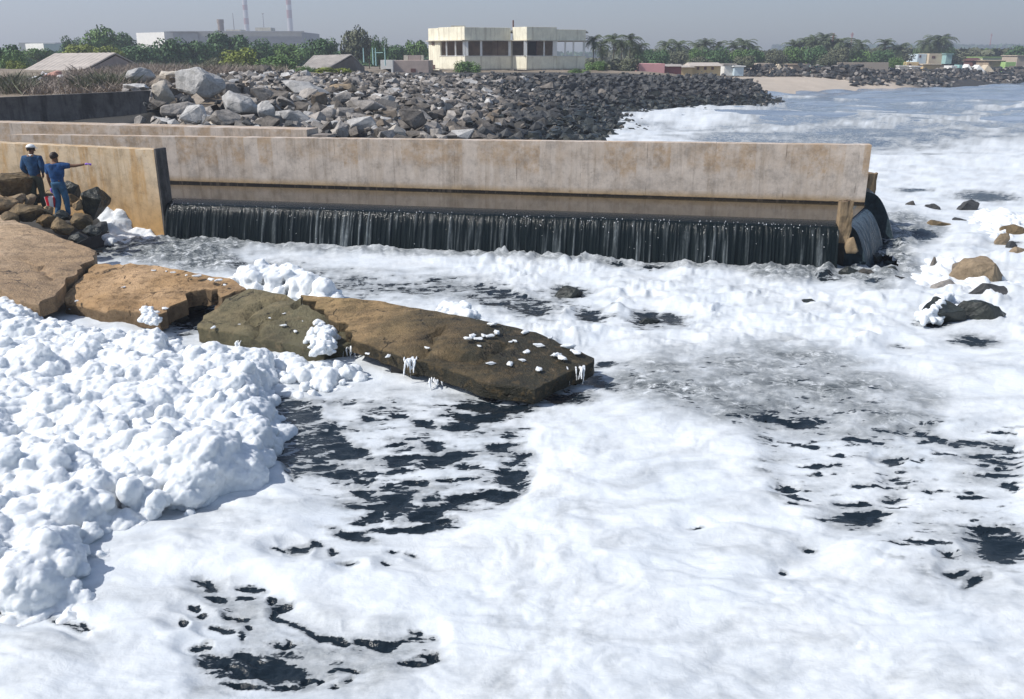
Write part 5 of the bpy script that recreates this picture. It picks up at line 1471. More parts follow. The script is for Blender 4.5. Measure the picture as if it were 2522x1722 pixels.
def person(loc, rotz, height, pose, label):
    """loc = point between the feet; built facing +Y (back to the eye), then turned"""
    root = thing('person', loc, label, 'person')
    root.rotation_euler[2] = 0
    s = height / 1.72
    M = Matrix.Translation(loc) @ Matrix.Rotation(rotz, 4, 'Z') @ Matrix.Scale(s, 4)
    def put(name, me, m, parent=root):
        me.transform(M)
        return link(name, me, m, parent, smooth=True)
    P = pose
    def V(k): return P[k]
    J = {'pelvis': (V('pelvis'), (.135, .105)), 'belly': (V('belly'), (.128, .095)), 'chest': (V('chest'), (.155, .105)), 'collar': (V('collar'), (.11, .085)), 'neck': (V('neck'), .052), 'jaw': (V('jaw'), (.062, .07)), 'skull': (V('skull'), (.078, .092)), 'crown': (V('crown'), (.055, .065))}
    E = [('pelvis', 'belly'), ('belly', 'chest'), ('chest', 'collar'), ('collar', 'neck'), ('neck', 'jaw'), ('jaw', 'skull'), ('skull', 'crown')]
    for sd_ in ('l', 'r'):
        J[sd_ + 'sh'] = (V(sd_ + 'sh'), .062); J[sd_ + 'el'] = (V(sd_ + 'el'), .042); J[sd_ + 'wr'] = (V(sd_ + 'wr'), .028)
        J[sd_ + 'hp'] = (V(sd_ + 'hp'), .088); J[sd_ + 'kn'] = (V(sd_ + 'kn'), .057); J[sd_ + 'an'] = (V(sd_ + 'an'), .038); J[sd_ + 'to'] = (V(sd_ + 'to'), (.04, .03))
        E += [('collar', sd_ + 'sh'), (sd_ + 'sh', sd_ + 'el'), (sd_ + 'el', sd_ + 'wr'), ('pelvis', sd_ + 'hp'), (sd_ + 'hp', sd_ + 'kn'), (sd_ + 'kn', sd_ + 'an'), (sd_ + 'an', sd_ + 'to')]
        if P.get(sd_ + 'hand') and not P.get('gloves'):
            hj, he = hand_chain(V(sd_ + 'wr'), *P[sd_ + 'hand'])
            for k, x in hj.items(): J[sd_ + k] = x
            E += [((sd_ + a_), (sd_ + b_)) if a_ != 'wrist' else (sd_ + 'wr', sd_ + b_) for a_, b_ in he]
    put('body', skin_mesh(J, E, 'pelvis'), m_skin)
    def sub(keys, E2, grow, rootk, ends=None):
        J2 = {}
        for k in keys:
            r_ = J[k][1]
            r_ = (r_[0] + grow, r_[1] + grow) if isinstance(r_, tuple) else r_ + grow
            J2[k] = (J[k][0], r_)
        if ends:
            for k, (p_, r_) in ends.items(): J2[k] = (p_, r_)
        return skin_mesh(J2, E2, rootk)
    # shirt
    def lerp(a_, b_, f): return tuple(Vector(a_).lerp(Vector(b_), f))
    sl = P.get('sleeve', 1.0)
    ends = {}
    E2 = [('hem', 'belly'), ('belly', 'chest'), ('chest', 'collar'), ('collar', 'nk')]
    ends['hem'] = (lerp(P['pelvis'], P['belly'], -0.55), (.165, .135)); ends['nk'] = (lerp(P['collar'], P['neck'], .55), .066)
    keys = ['belly', 'chest', 'collar', 'lsh', 'rsh']
    for sd_ in 'lr':
        if sl >= 1:
            keys += [sd_ + 'el']; ends[sd_ + 'cuff'] = (lerp(P[sd_ + 'el'], P[sd_ + 'wr'], .9), .042)
            E2 += [('collar', sd_ + 'sh'), (sd_ + 'sh', sd_ + 'el'), (sd_ + 'el', sd_ + 'cuff')]
        else:
            ends[sd_ + 'cuff'] = (lerp(P[sd_ + 'sh'], P[sd_ + 'el'], sl), .068)
            E2 += [('collar', sd_ + 'sh'), (sd_ + 'sh', sd_ + 'cuff')]
    put('shirt', sub(keys, E2, .036, 'chest', ends), P['shirt_mat'])
    keys = ['pelvis', 'lhp', 'rhp', 'lkn', 'rkn']
    ends = {'waist': (lerp(P['pelvis'], P['belly'], .7), (.172, .142)), 'lend': (lerp(P['lkn'], P['lan'], .97), .058), 'rend': (lerp(P['rkn'], P['ran'], .97), .058)}
    E2 = [('waist', 'pelvis'), ('pelvis', 'lhp'), ('pelvis', 'rhp'), ('lhp', 'lkn'), ('rhp', 'rkn'), ('lkn', 'lend'), ('rkn', 'rend')]
    put('trousers', sub(keys, E2, .022, 'pelvis', ends), P['trouser_mat'])
    for sd_ in 'lr':
        a_ = Vector(P[sd_ + 'an']); t_ = Vector(P[sd_ + 'to'])
        Jf = {'a': (tuple(a_ + Vector((0, 0, -.03))), .05), 'h': (tuple(a_ + (a_ - t_).normalized() * .04 + Vector((0, 0, -.055))), .042), 'b': (tuple(a_.lerp(t_, .6)), (.052, .04)), 't': (tuple(t_), (.048, .032))}
        put('shoe', skin_mesh(Jf, [('a', 'h'), ('a', 'b'), ('b', 't')], 'a', 1), m_shoe)
        if P.get('gloves'):
            hj, he = hand_chain(P[sd_ + 'wr'], *P[sd_ + 'hand'])
            hj['wrist'] = (P[sd_ + 'wr'], .036)
            hj = {k: (p_, (r_[0] + .004, r_[1] + .004) if isinstance(r_, tuple) else r_ + .003) for k, (p_, r_) in hj.items()}
            put('glove', skin_mesh(hj, he, 'palm'), m_glove)
    # face and ears (the head looks along P['look'])
    look = Vector(P['look']).normalized(); sk = Vector(P['skull']); sid = look.cross(Vector((0, 0, 1))).normalized()
    bm = bmesh.new()
    bmesh.ops.create_icosphere(bm, subdivisions=2, radius=1, matrix=Matrix.Translation(sk + look * .088 + Vector((0, 0, -.025))) @ look.to_track_quat('Y', 'Z').to_matrix().to_4x4() @ Matrix.Diagonal((.014, .022, .024, 1)))
    for q_ in (-1, 1):
        bmesh.ops.create_icosphere(bm, subdivisions=2, radius=1, matrix=Matrix.Translation(sk + sid * q_ * .078 + Vector((0, 0, -.02))) @ look.to_track_quat('Y', 'Z').to_matrix().to_4x4() @ Matrix.Diagonal((.012, .022, .034, 1)))
    me = bmesh_to(bm); put('face', me, m_skin)
    def dome(name, m, zlo, grow, brim=False, back=0.0):
        bm = bmesh.new()
        Q = look.to_track_quat('Y', 'Z').to_matrix().to_4x4()
        bmesh.ops.create_icosphere(bm, subdivisions=3, radius=1)
        cut_ = [v for v in bm.verts if v.co.z < zlo - 0.55 * max(0, -v.co.y) * back + 0.5 * max(0, v.co.y) * back]
        bmesh.ops.delete(bm, geom=cut_, context='VERTS')
        for v in bm.verts:
            v.co += v.normal * 0.03 * float(noise2(v.co.x * 6, v.co.y * 6 + v.co.z * 5)) * (0 if brim else 1.4)
        bm.transform(Matrix.Translation(sk + Vector((0, 0, .018))) @ Q @ Matrix.Diagonal((.086 + grow, .105 + grow, .098 + grow, 1)))
        if brim:
            vs = []
            for r_ in (0.55, 1.0):
                for i in range(9):
                    a_ = math.pi * (0.12 + 0.76 * i / 8)
                    vs.append(bm.verts.new(sk + sid * (math.cos(a_) * .09) + look * (.06 + (.115 * math.sin(a_)) * (r_ - .3) * 1.4) + Vector((0, 0, .045 - .02 * r_))))
            for i in range(8): bm.faces.new((vs[i], vs[i + 1], vs[10 + i], vs[9 + i]))
        me = bmesh_to(bm)
        me = bake(me, [('SOLIDIFY', dict(thickness=.008))])
        return put(name, me, m)
    if P.get('cap'):
        dome('hair', m_hair, -0.5, .006, False, 0.6)
        dome('cap', m_white, 0.05, .022, True)
        bm = bmesh.new()
        nk = Vector(P['collar']).lerp(Vector(P['neck']), .6)
        bmesh.ops.create_cone(bm, segments=16, radius1=.085, radius2=.068, depth=.05, cap_ends=False, matrix=Matrix.Translation(nk + Vector((0, 0, .01))))
        put('collar', bake(bmesh_to(bm), [('SOLIDIFY', dict(thickness=.012))]), m_white)
    else:
        dome('hair', m_hair, -0.35, .012, False, 0.9)
    return root

poseA = dict(pelvis=(0, 0, .93), belly=(0, .0, 1.08), chest=(0, .01, 1.27), collar=(0, 0, 1.40), neck=(0, .005, 1.475), jaw=(.012, .03, 1.54), skull=(.008, .015, 1.605), crown=(.005, .01, 1.68),
             lsh=(-.185, 0, 1.38), lel=(-.26, -.05, 1.12), lwr=(-.185, .06, .96), rsh=(.185, 0, 1.38), rel=(.265, -.06, 1.13), rwr=(.19, .06, .97),
             lhp=(-.09, 0, .88), lkn=(-.11, .02, .48), lan=(-.10, -.01, .07), lto=(-.13, .14, .035), rhp=(.09, 0, .88), rkn=(.10, .03, .48), ran=(.10, .02, .07), rto=(.15, .16, .035),
             lhand=((.1, .15, -.6), (-1, 0, 0), .5), rhand=((-.1, .15, -.6), (1, 0, 0), .5), look=(.8, .6, -.05), cap=True, sleeve=1.0, shirt_mat=m_blue, trouser_mat=m_khaki)
pa = at(100, 519, Y=23.9)
person(pa, R(4), 1.74, poseA, 'person in white cap and blue pullover with hands at the hips, seen from behind')
poseB = dict(pelvis=(0, 0, .93), belly=(-.005, .0, 1.08), chest=(-.01, .01, 1.27), collar=(-.005, 0, 1.40), neck=(.0, .005, 1.475), jaw=(.0, .03, 1.54), skull=(.0, .02, 1.605), crown=(.0, .01, 1.68),
             lsh=(-.19, 0, 1.37), lel=(-.225, -.02, 1.07), lwr=(-.205, .03, .82), rsh=(.19, .0, 1.39), rel=(.47, .05, 1.375), rwr=(.72, .09, 1.415),
             lhp=(-.09, 0, .88), lkn=(-.07, .03, .48), lan=(-.12, -.10, .07), lto=(-.16, .05, .035), rhp=(.09, 0, .88), rkn=(.13, .05, .48), ran=(.12, .06, .07), rto=(.16, .20, .035),
             lhand=((.0, .06, -1), (-1, 0, 0), .75), rhand=((1, .1, .05), (0, 0, 1), .5, True), look=(.25, .97, -.05), gloves=True, sleeve=0.72, shirt_mat=m_blue2, trouser_mat=m_jeans)
pb = at(157, 541, Y=23.3)
person(pb, R(0), 1.74, poseB, 'person in blue shirt and jeans with purple gloves pointing to the right, back turned')
# bucket held in the left hand
m_red = simple('red plastic', (0.55, 0.02, 0.035), 0.1, 5, 0.4)
m_bw = simple('white plastic shell', (0.78, 0.77, 0.76), 0.05, 5, 0.4)
hand_w = pb + Vector((-.205, .03, .82)) * (1.74 / 1.72)
bk = thing('bucket', hand_w + Vector((-0.05, -0.02, -0.50)), 'small bucket with red and white stripes hanging from a gloved hand', 'bucket')
def lathe_strip(r0, r1, z0, z1, a0, a1, th, n=5):
    bm = bmesh.new()
    ring = []
    for i in range(n + 1):
        a_ = a0 + (a1 - a0) * i / n
        ring.append([bm.verts.new((r_ * math.cos(a_), r_ * math.sin(a_), z_)) for r_, z_ in ((r0, z0), (r1, z1), (r1 - th, z1), (r0 - th, z0))])
    for a_, b_ in zip(ring, ring[1:]):
        for k in range(4): bm.faces.new((a_[k], b_[k], b_[(k + 1) % 4], a_[(k + 1) % 4]))
    bm.faces.new(ring[0][::-1]); bm.faces.new(ring[-1])
    return bm
BL = Vector(bk.location)
for i in range(8):
    bm = lathe_strip(.115, .15, 0, .27, i * math.pi / 4 + .02, i * math.pi / 4 + math.pi / 4, .006)
    bm.transform(Matrix.Translation(BL))
    o = link('stripe_panel', bmesh_to(bm), m_red if i % 2 else m_bw, bk)
    if i < 2: o['label'] = 'red stripe of the bucket' if i % 2 else 'white stripe of the bucket'
bm = bmesh.new(); bmesh.ops.create_cone(bm, segments=20, radius1=.114, radius2=.118, depth=.012, cap_ends=True, matrix=Matrix.Translation(BL + Vector((0, 0, .008))))
link('bottom', bmesh_to(bm), m_bw, bk)
bm = bmesh.new()
tube(bm, [BL + Vector((.145 * math.cos(a_), 0, .27 + .17 * math.sin(a_))) for a_ in np.linspace(0, math.pi, 13)], .006, 6)
link('handle', bmesh_to(bm), m_shoe, bk)

# ------------------------------------------------------------------ buildings
def render_wall(name, c, dirt):
    m, t, b = mat(name)
    n = tex(t, 0.9, 8, 0.75); run = tex(t, 1.0, 6, 0.7, stretch=(3.2, 3.2, 0.25))
    k = ramp(t, n, [(0.40, tuple(x * 0.88 for x in c)), (0.60, tuple(min(.85, x * 1.06) for x in c))])
    k = mix(t, ramp(t, run, [(0.52, 0.0), (0.64, 0.55)]), k, dirt)
    L(t, k, b.inputs['Base Color']); b.inputs['Roughness'].default_value = 0.85; b.inputs['Specular IOR Level'].default_value = 0.2
    return m
m_cream = render_wall('cream limewash', (0.81, 0.76, 0.61), (0.42, 0.37, 0.28))
m_creamd = render_wall('faded cream render', (0.60, 0.56, 0.46), (0.30, 0.26, 0.21))
m_col = simple('white painted pillar', (0.70, 0.70, 0.68), 0.06, 2, 0.7)
m_inner = simple('dim pinkish plaster', (0.40, 0.30, 0.24), 0.35, 0.8, 0.9)
m_roofg = simple('cement tile roof', (0.36, 0.325, 0.29), 0.22, 1.5, 0.9, 0.3)
m_brickd = simple('dark masonry', (0.10, 0.07, 0.06), 0.3, 2, 0.9)
m_pinkw = simple('weathered pink wall', (0.43, 0.35, 0.31), 0.15, 1.0, 0.9)
m_whitew = simple('white lime wall', (0.78, 0.765, 0.72), 0.06, 0.6, 0.8)
m_steel = simple('grey metal sheet', (0.30, 0.315, 0.33), 0.12, 0.5, 0.6)
m_door = simple('dark doorway', (0.03, 0.028, 0.028), 0.3, 2, 0.9)
m_shut = simple('brown shutter', (0.13, 0.06, 0.05), 0.2, 3, 0.8)

def px_xy(px, Y, z=3.2):
    # sideways position of a photograph column at distance Y (height z)
    fw = Y * cp - (z - EYE) * sp
    return (px - CX) / F * fw
def zpx(py, Y):
    return at(CX, py, Y=Y).z

# cream building with two bays
YB = 110.0
ze, zt, zw, zb, zg = zpx(99, YB), zpx(67, YB), zpx(139, YB), zpx(169, YB), zpx(184, YB)
cb = thing('bungalow', (px_xy(1250, YB), YB + 4, zg), 'cream two storey flat roofed building with two jutting bays and an open verandah', 'building')
A_ = (px_xy(1057, 116), 116.0); B_ = (px_xy(1082, 113.6), 113.6); C_ = (px_xy(1145.5, 110), 110.0); D_ = (px_xy(1258, 112.2), 112.2)
E_ = (px_xy(1262, 112.3), 112.3); F_ = (px_xy(1297, 110.6), 110.6); G_ = (px_xy(1370, 112.2), 112.2); H_ = (px_xy(1441, 114.2), 114.2)
plan = [A_, B_, C_, D_, E_, F_, G_, H_]
back_ = [(H_[0] + 0.8, 120.5), (A_[0] - 0.2, 121.5)]
def part_wall(name, a, b, th, z0, z1, m, parent, inset=0.0):
    bm = bmesh.new()
    d = Vector((b[0] - a[0], b[1] - a[1])).normalized()
    a2 = (a[0] + d.x * inset, a[1] + d.y * inset); b2 = (b[0] - d.x * inset, b[1] - d.y * inset)
    wallbox(bm, a2, b2, th, z0, z1)
    bmesh.ops.bevel(bm, geom=list(bm.edges), offset=0.015, segments=1, affect='EDGES')
    return link(name, bmesh_to(bm), m, parent)
segs = list(zip(plan, plan[1:]))
for i, (a, b) in enumerate(segs):
    if i == 3: continue
    mm = m_cream
    part_wall('parapet', a, b, 0.22, ze + 0.03, zt + (0.06 if i in (1, 4, 5) else 0 if i < 6 else -0.18), mm, cb, 0.012)
    if i == 0:
        o = part_wall('wall', a, b, 0.22, zg - 0.3, ze - 0.03, mm, cb, 0.012)
        for zz in (zpx(106, 114), zpx(165, 114)):
            bm = bmesh.new(); mx = Vector(((a[0] + b[0]) / 2 - 0.1, (a[1] + b[1]) / 2 - 0.05))
            dd = Vector((b[0] - a[0], b[1] - a[1])).normalized()
            for s0 in (-.35, .02):
                for z_ in (-.22, .04): wallbox(bm, mx + dd * s0, mx + dd * (s0 + .30), .06, zz + z_, zz + z_ + .2)
            link('vent', bmesh_to(bm), m_shut, cb)
    else:
        part_wall('balcony_wall', a, b, 0.18, zb, zw, mm if i != 1 else m_cream, cb, 0.012)
        part_wall('window_sill', (a[0] - 0.02, a[1] - 0.06), (b[0] + 0.02, b[1] - 0.06), 0.30, zw + 0.003, zw + 0.07, m_col, cb, 0.02)
        part_wall('plinth', (a[0] + .1, a[1] + .8), (b[0] + .1, b[1] + .8), 0.2, zg - 0.5, zb - 0.12, m_brickd, cb, 0.05)
# eave, roof and floor slabs follow the plan
def plate(name, pts, z0, z1, m, parent):
    bm = bmesh.new()
    lo_ = [bm.verts.new((x, y, z0)) for x, y in pts]; hi_ = [bm.verts.new((x, y, z1)) for x, y in pts]
    n = len(pts)
    for i in range(n): bm.faces.new((lo_[i], lo_[(i + 1) % n], hi_[(i + 1) % n], hi_[i]))
    bm.faces.new(hi_); bm.faces.new(lo_[::-1])
    bmesh.ops.recalc_face_normals(bm, faces=bm.faces)
    return link(name, bmesh_to(bm), m, parent)
grow = [(x + (-.28 if i < 3 else 0), y - .32) for i, (x, y) in enumerate(plan)]
plate('eave', grow + back_, ze - 0.06, ze + 0.022, m_creamd, cb)
plate('roof', [(x + .06, y + .1) for x, y in plan] + back_, zt - 0.45, zt - 0.30, m_creamd, cb)
plate('floor_slab', plan + back_, zb - 0.14, zb - 0.004, m_creamd, cb)
# columns at openings
def column(pt, r_, m=m_col, name='pillar'):
    bm = bmesh.new(); box(bm, (pt[0] - r_, pt[1] - r_ + .1, zw + 0.075), (pt[0] + r_, pt[1] + r_ + .1, ze - 0.063))
    link(name, bmesh_to(bm), m, cb)
def on(a, b, px):
    # point on plan edge a-b seen in photograph column px
    best = min((abs(proj(a[0] + (b[0] - a[0]) * s, a[1] + (b[1] - a[1]) * s, zw)[0] - px), s) for s in np.linspace(0, 1, 200))
    s = best[1]; return (a[0] + (b[0] - a[0]) * s, a[1] + (b[1] - a[1]) * s)
for a, b, pxs, r_ in ((B_, C_, (1100, 1122), .09), (B_, C_, (1143,), .15), (C_, D_, (1185,), .13), (C_, D_, (1150, 1255), .16), (E_, F_, (1294,), .20), (F_, G_, (1340,), .08), (F_, G_, (1366,), .26), (G_, H_, (1392, 1412), .10), (G_, H_, (1438,), .14)):
    for px in pxs: column(on(a, b, px), r_)
part_wall('wall', (B_[0] + .02, B_[1]), on(B_, C_, 1085), 0.2, zw + 0.003, ze - 0.063, m_cream, cb)
for a, b, pxs in ((F_, G_, (1322,)), (C_, D_, (1226,))):
    for px in pxs:
        q_ = on(a, b, px); bm = bmesh.new(); box(bm, (q_[0] - .03, q_[1] + .25, zw + 0.075), (q_[0] + .03, q_[1] + .31, ze - 0.063)); link('window_bar', bmesh_to(bm), m_shut, cb)
part_wall('back_wall', (A_[0] + 1.2, 117.2), (G_[0] - .2, 117.0), 0.2, zb, ze - 0.07, m_inner, cb)
part_wall('partition', (on(C_, D_, 1210)[0], 115.2), (D_[0] + .1, 115.2), 0.2, zb, ze - 0.07, m_inner, cb)
part_wall('partition', (F_[0] + .2, 114.8), (F_[0] + 1.3, 114.8), 0.2, zb, ze - 0.07, m_door, cb)
part_wall('wall', (D_[0] - .05, D_[1] + .05), (E_[0] + .02, E_[1] + .05), 0.3, zg - .4, ze - 0.063, m_creamd, cb)
for i, px in enumerate((1278, 1310, 1345, 1385, 1412, 1436)):
    bm = bmesh.new(); x_ = px_xy(px, 111.5); box(bm, (x_ - .14, 112.6, zg - .5), (x_ + .14, 112.9, zb - .145)); link('post', bmesh_to(bm), m_creamd, cb)
bm = bmesh.new(); tube(bm, [(px_xy(1264, 112, 7), 113, zt - .3), (px_xy(1264, 112, 7), 113, zpx(50, 113))], .09, 8); link('chimney_pipe', bmesh_to(bm), m_shut, cb)
bm = bmesh.new(); box(bm, (px_xy(1112, 113), 113.5, zt - .3), (px_xy(1145, 113), 115, zpx(63, 113))); link('roof_hatch', bmesh_to(bm), m_creamd, cb)

def house(name, x0, x1, yt, yb, Y, m, label, cat='house', depth=5.0, roof=None, windows=(), doors=(), parapet=True, group=None, ridge=None, left=None, turn=0.0):
    """small building: walls, roof, openings; x0..x1 and heights are photograph pixels at distance Y"""
    X0, X1 = px_xy(x0, Y), px_xy(x1, Y)
    zt_, zb_ = zpx(yt, Y), zpx(yb, Y) - 0.5
    root = thing(name, ((X0 + X1) / 2, Y, zb_), label, cat, group)
    rt = math.tan(turn)
    bm = bmesh.new()
    wallbox(bm, (X0, Y), (X1, Y + (X1 - X0) * rt), depth, zb_, zt_)
    bmesh.ops.bevel(bm, geom=list(bm.edges), offset=0.02, segments=1, affect='EDGES')
    link('wall', bmesh_to(bm), m, root)
    if roof is not None:
        bm = bmesh.new()
        if ridge:
            zr = zpx(ridge, Y + depth / 2)
            o_ = 0.35
            v = [bm.verts.new(p) for p in ((X0 - o_, Y - o_, zt_ + .01), (X1 + o_, Y - o_, zt_ + .01), (X1 + o_, Y + depth + o_, zt_ + .01), (X0 - o_, Y + depth + o_, zt_ + .01), (X0 - o_ * .5, Y + depth / 2, zr), (X1 + o_ * .5, Y + depth / 2, zr))]
            for f in ((0, 1, 5, 4), (2, 3, 4, 5), (1, 2, 5), (3, 0, 4), (3, 2, 1, 0)): bm.faces.new([v[i] for i in f])
        else:
            wallbox(bm, (X0 - .2, Y - .25), (X1 + .2, Y - .25 + (X1 - X0) * rt), depth + .5, zt_ + .004, zt_ + .16)
        link('roof', bmesh_to(bm), roof, root)
    for k, (a, b, c, d) in enumerate(list(windows) + list(doors)):
        bm = bmesh.new()
        isd = k >= len(windows)
        wallbox(bm, (px_xy(a, Y), Y - .05 + (px_xy(a, Y) - X0) * rt), (px_xy(b, Y), Y - .05 + (px_xy(b, Y) - X0) * rt), .12, zpx(d, Y) if not isd else zb_ + .1, zpx(c, Y))
        link('door' if isd else 'window', bmesh_to(bm), m_door if isd else m_shut, root)
    return root

# annex left of the cream building
ax_ = house('annex', 968, 1056, 149, 184, 104, m_pinkw, 'low pinkish annex with an open white doorway bay left of the cream building', 'building', 6, None, [(1012, 1024, 169, 178)])
bm = bmesh.new(); X0 = px_xy(938, 103); X1 = px_xy(968, 103); zt_ = zpx(148, 103); zb_ = zpx(184, 103) - .4
for a, b, c, d in ((X0, X0 + .28, zb_, zt_), (X1 - .2, X1 - .015, zb_, zt_)): box(bm, (a, 103, c), (b, 106, d))
box(bm, (X0 + .283, 103, zpx(170, 103)), (X1 - .203, 106, zt_ - .003))
link('doorway_bay', bmesh_to(bm), m_whitew, ax_)
bm = bmesh.new(); box(bm, (X0 + .3, 105, zb_), (X1 - .25, 105.2, zpx(171, 103))); link('dark_opening', bmesh_to(bm), m_door, ax_)
for a, b, mm in ((994, 1005, m_creamd), (1037, 1043, m_creamd), (1006, 1036, m_pinkw)):
    bm = bmesh.new(); box(bm, (px_xy(a, 104), 104.5, zpx(149, 104) + .004), (px_xy(b, 104), 105.2, zpx(136, 104))); link('roof_block', bmesh_to(bm), mm, ax_)

# two huts with sloping roofs
def hut(pts, Yf, Yb, zdrop, m_r, m_w, label):
    """pts: eave left, eave right, ridge right, ridge left (photograph pixels)"""
    e0, e1 = at(*pts[0], Y=Yf), at(*pts[1], Y=Yf); r1, r0 = at(*pts[2], Y=Yb), at(*pts[3], Y=Yb)
    root = thing('hut', ((e0.x + e1.x) / 2, Yf, e0.z - zdrop), label, 'hut')
    bm = bmesh.new()
    up = Vector((0, 0, .10))
    nr = 26
    rows = []
    for i in range(nr + 1):
        s = i / nr
        a, b = e0.lerp(e1, s), r0.lerp(r1, s)
        rows.append([a.lerp(b, j / 8) + Vector((0, 0, .03 * (i % 2) + .02 * float(noise2(i * .7, j * .9)))) for j in range(9)])
    G = [[bm.verts.new(p) for p in r_] for r_ in rows]; G2 = [[bm.verts.new(p - up) for p in r_] for r_ in rows]
    for i in range(nr):
        for j in range(8):
            bm.faces.new((G[i][j], G[i + 1][j], G[i + 1][j + 1], G[i][j + 1])); bm.faces.new((G2[i + 1][j], G2[i][j], G2[i][j + 1], G2[i + 1][j + 1]))
        bm.faces.new((G2[i][0], G2[i + 1][0], G[i + 1][0], G[i][0])); bm.faces.new((G2[i + 1][8], G2[i][8], G[i][8], G[i + 1][8]))
    for j in range(8):
        bm.faces.new((G2[0][j + 1], G2[0][j], G[0][j], G[0][j + 1])); bm.faces.new((G2[nr][j], G2[nr][j + 1], G[nr][j + 1], G[nr][j]))
    link('roof', bmesh_to(bm), m_r, root)
    # far slope, mirrored about the ridge
    k0 = r0 + Vector(((r0 - e0).x * .3, r0.y - e0.y, e0.z - r0.z)); k1 = r1 + Vector(((r1 - e1).x * .3, r1.y - e1.y, e1.z - r1.z))
    v = [r0 - Vector((0, 0, .1)), r1 - Vector((0, 0, .1)), k1, k0, r0 + Vector((0, .05, 0)), r1 + Vector((0, .05, 0)), k1 + up, k0 + up]
    link('roof', pydata(v, [(0, 1, 2, 3), (7, 6, 5, 4), (0, 4, 5, 1), (3, 2, 6, 7), (1, 5, 6, 2), (0, 3, 7, 4)]), m_r, root)
    g = Vector((0, 0, -zdrop)); i_ = Vector((0, .12, -.10))
    d0, d1 = e0 + i_, e1 + i_
    q0, q1, s0, s1 = k0 - Vector((0, .12, .05)), k1 - Vector((0, .12, .05)), r0 - Vector((0, 0, .2)), r1 - Vector((0, 0, .2))
    zfl = e0.z - zdrop
    fl = lambda p: Vector((p.x, p.y, zfl))
    V = [fl(d0), fl(d1), d1, d0, fl(q1), q1, s1, fl(q0), q0, s0]
    link('wall', pydata(V, [(0, 1, 2, 3), (1, 4, 5, 6, 2), (7, 0, 3, 9, 8), (4, 7, 8, 5)]), m_w, root)
    return root
m_roofp = simple('pale tile roof', (0.47, 0.415, 0.365), 0.16, 1.2, 0.9, 0.3)
hut([(38, 184), (188, 182), (284, 130), (134, 132)], 62, 67.5, 2.2, m_roofp, m_pinkw, 'hut with a wide pale sloping roof behind the scrub at left')
h2 = hut([(738, 170), (800, 172), (866, 134), (772, 137)], 84, 88, 2.0, m_roofg, simple('mud wall', (0.21, 0.185, 0.165), 0.2, 1), 'hut with a grey sloping roof behind the rock bank')

# factory buildings, silo and chimneys far behind
fct = house('factory_hall', 486, 748, 79, 135, 330, m_steel, 'long low factory hall with a white end and grey side above the trees', 'factory', 30)
bm = bmesh.new(); wallbox(bm, (px_xy(404, 330, 12), 322), (px_xy(326, 330, 12) , 322.5), -.6, 1, zpx(80, 322))
me = bmesh_to(bm); bm = bmesh.new(); bm.from_mesh(me); bmesh.ops.recalc_face_normals(bm, faces=bm.faces); bm.to_mesh(me); bm.free()
bm = bmesh.new(); x0, x1 = px_xy(327, 335, 12), px_xy(404, 326, 12)
v = [(x0, 338, 1), (x1, 326, 1), (x1 + 10, 345, 1), (x0 + 10, 357, 1)]
zz = zpx(80, 330)
lo_ = [bm.verts.new(p) for p in v]; hi_ = [bm.verts.new((p[0], p[1], zz)) for p in v]
for i in range(4): bm.faces.new((lo_[i], lo_[(i + 1) % 4], hi_[(i + 1) % 4], hi_[i]))
bm.faces.new(hi_); link('end_wall', bmesh_to(bm), m_whitew, fct)
part_wall('roof_edge', (px_xy(405, 329, 13), 328.6), (px_xy(748, 329, 13), 328.6), 1.0, zpx(79, 329), zpx(76.5, 329), m_steel, fct)
bm = bmesh.new()
x0, x1 = px_xy(405, 329, 12), px_xy(486, 329, 12); wallbox(bm, (x0, 329.5), (x1, 329.5), 20, 1, zpx(79, 329)); link('wall', bmesh_to(bm), m_steel, fct)
for a, b, t_, mm in ((630, 668, 68, m_creamd), (557, 594, 73, m_creamd)):
    bm = bmesh.new(); box(bm, (px_xy(a, 332, 12), 332, zpx(80, 332)), (px_xy(b, 332, 12), 338, zpx(t_, 332))); link('roof_house', bmesh_to(bm), mm, fct)
m_silo = simple('grey brown concrete', (0.27, 0.22, 0.19), 0.2, 1, 0.9)
bm = bmesh.new(); tube(bm, [(px_xy(544, 360, 15), 360, 1), (px_xy(544, 360, 15), 360, zpx(57, 360)), (px_xy(544, 360, 15), 360, zpx(56.5, 360)), (px_xy(544, 360, 15), 360, zpx(48, 360))], [1.15, 1.15, 1.3, 1.3], 16)
tag(link('silo', bmesh_to(bm), m_silo, recenter=True), 'stubby grey brown round silo rising behind the factory hall', 'silo')
m_cw = simple('pale chimney concrete', (0.52, 0.50, 0.50), 0.06, 0.3, 0.9); m_cr = simple('faded red chimney band', (0.33, 0.17, 0.16), 0.08, 0.3, 0.9)
for px, wpx, lab in ((608, 11, 'left of the two tall banded power station chimneys'), (715, 12, 'right of the two tall banded power station chimneys')):
    Yc = 900; xc = px_xy(px, Yc, 30); rad = wpx / 2 / F * Yc
    root = thing('chimney', (xc, Yc, 2), lab, 'chimney', 'banded power station chimneys')
    zs = [2] + [zpx(y_, Yc) for y_ in (60, 45, 25, 12, -12, -40, -70, -100)]
    for i, (z0, z1) in enumerate(zip(zs, zs[1:])):
        bm = bmesh.new(); f0 = 1.1 - .3 * z0 / 140; f1 = 1.1 - .3 * z1 / 140
        tube(bm, [(xc, Yc, z0 + .003), (xc, Yc, z1)], [rad * f0, rad * f1], 20)
        o = link('shaft_band', bmesh_to(bm), m_cr if i % 2 == (1 if px < 650 else 0) and i > 0 else m_cw, root, smooth=False)
ww = house('white_block', 70, 143, 108, 140, 190, m_whitew, 'white flat roofed block among the trees at far left', 'building', 12, turn=R(-38))
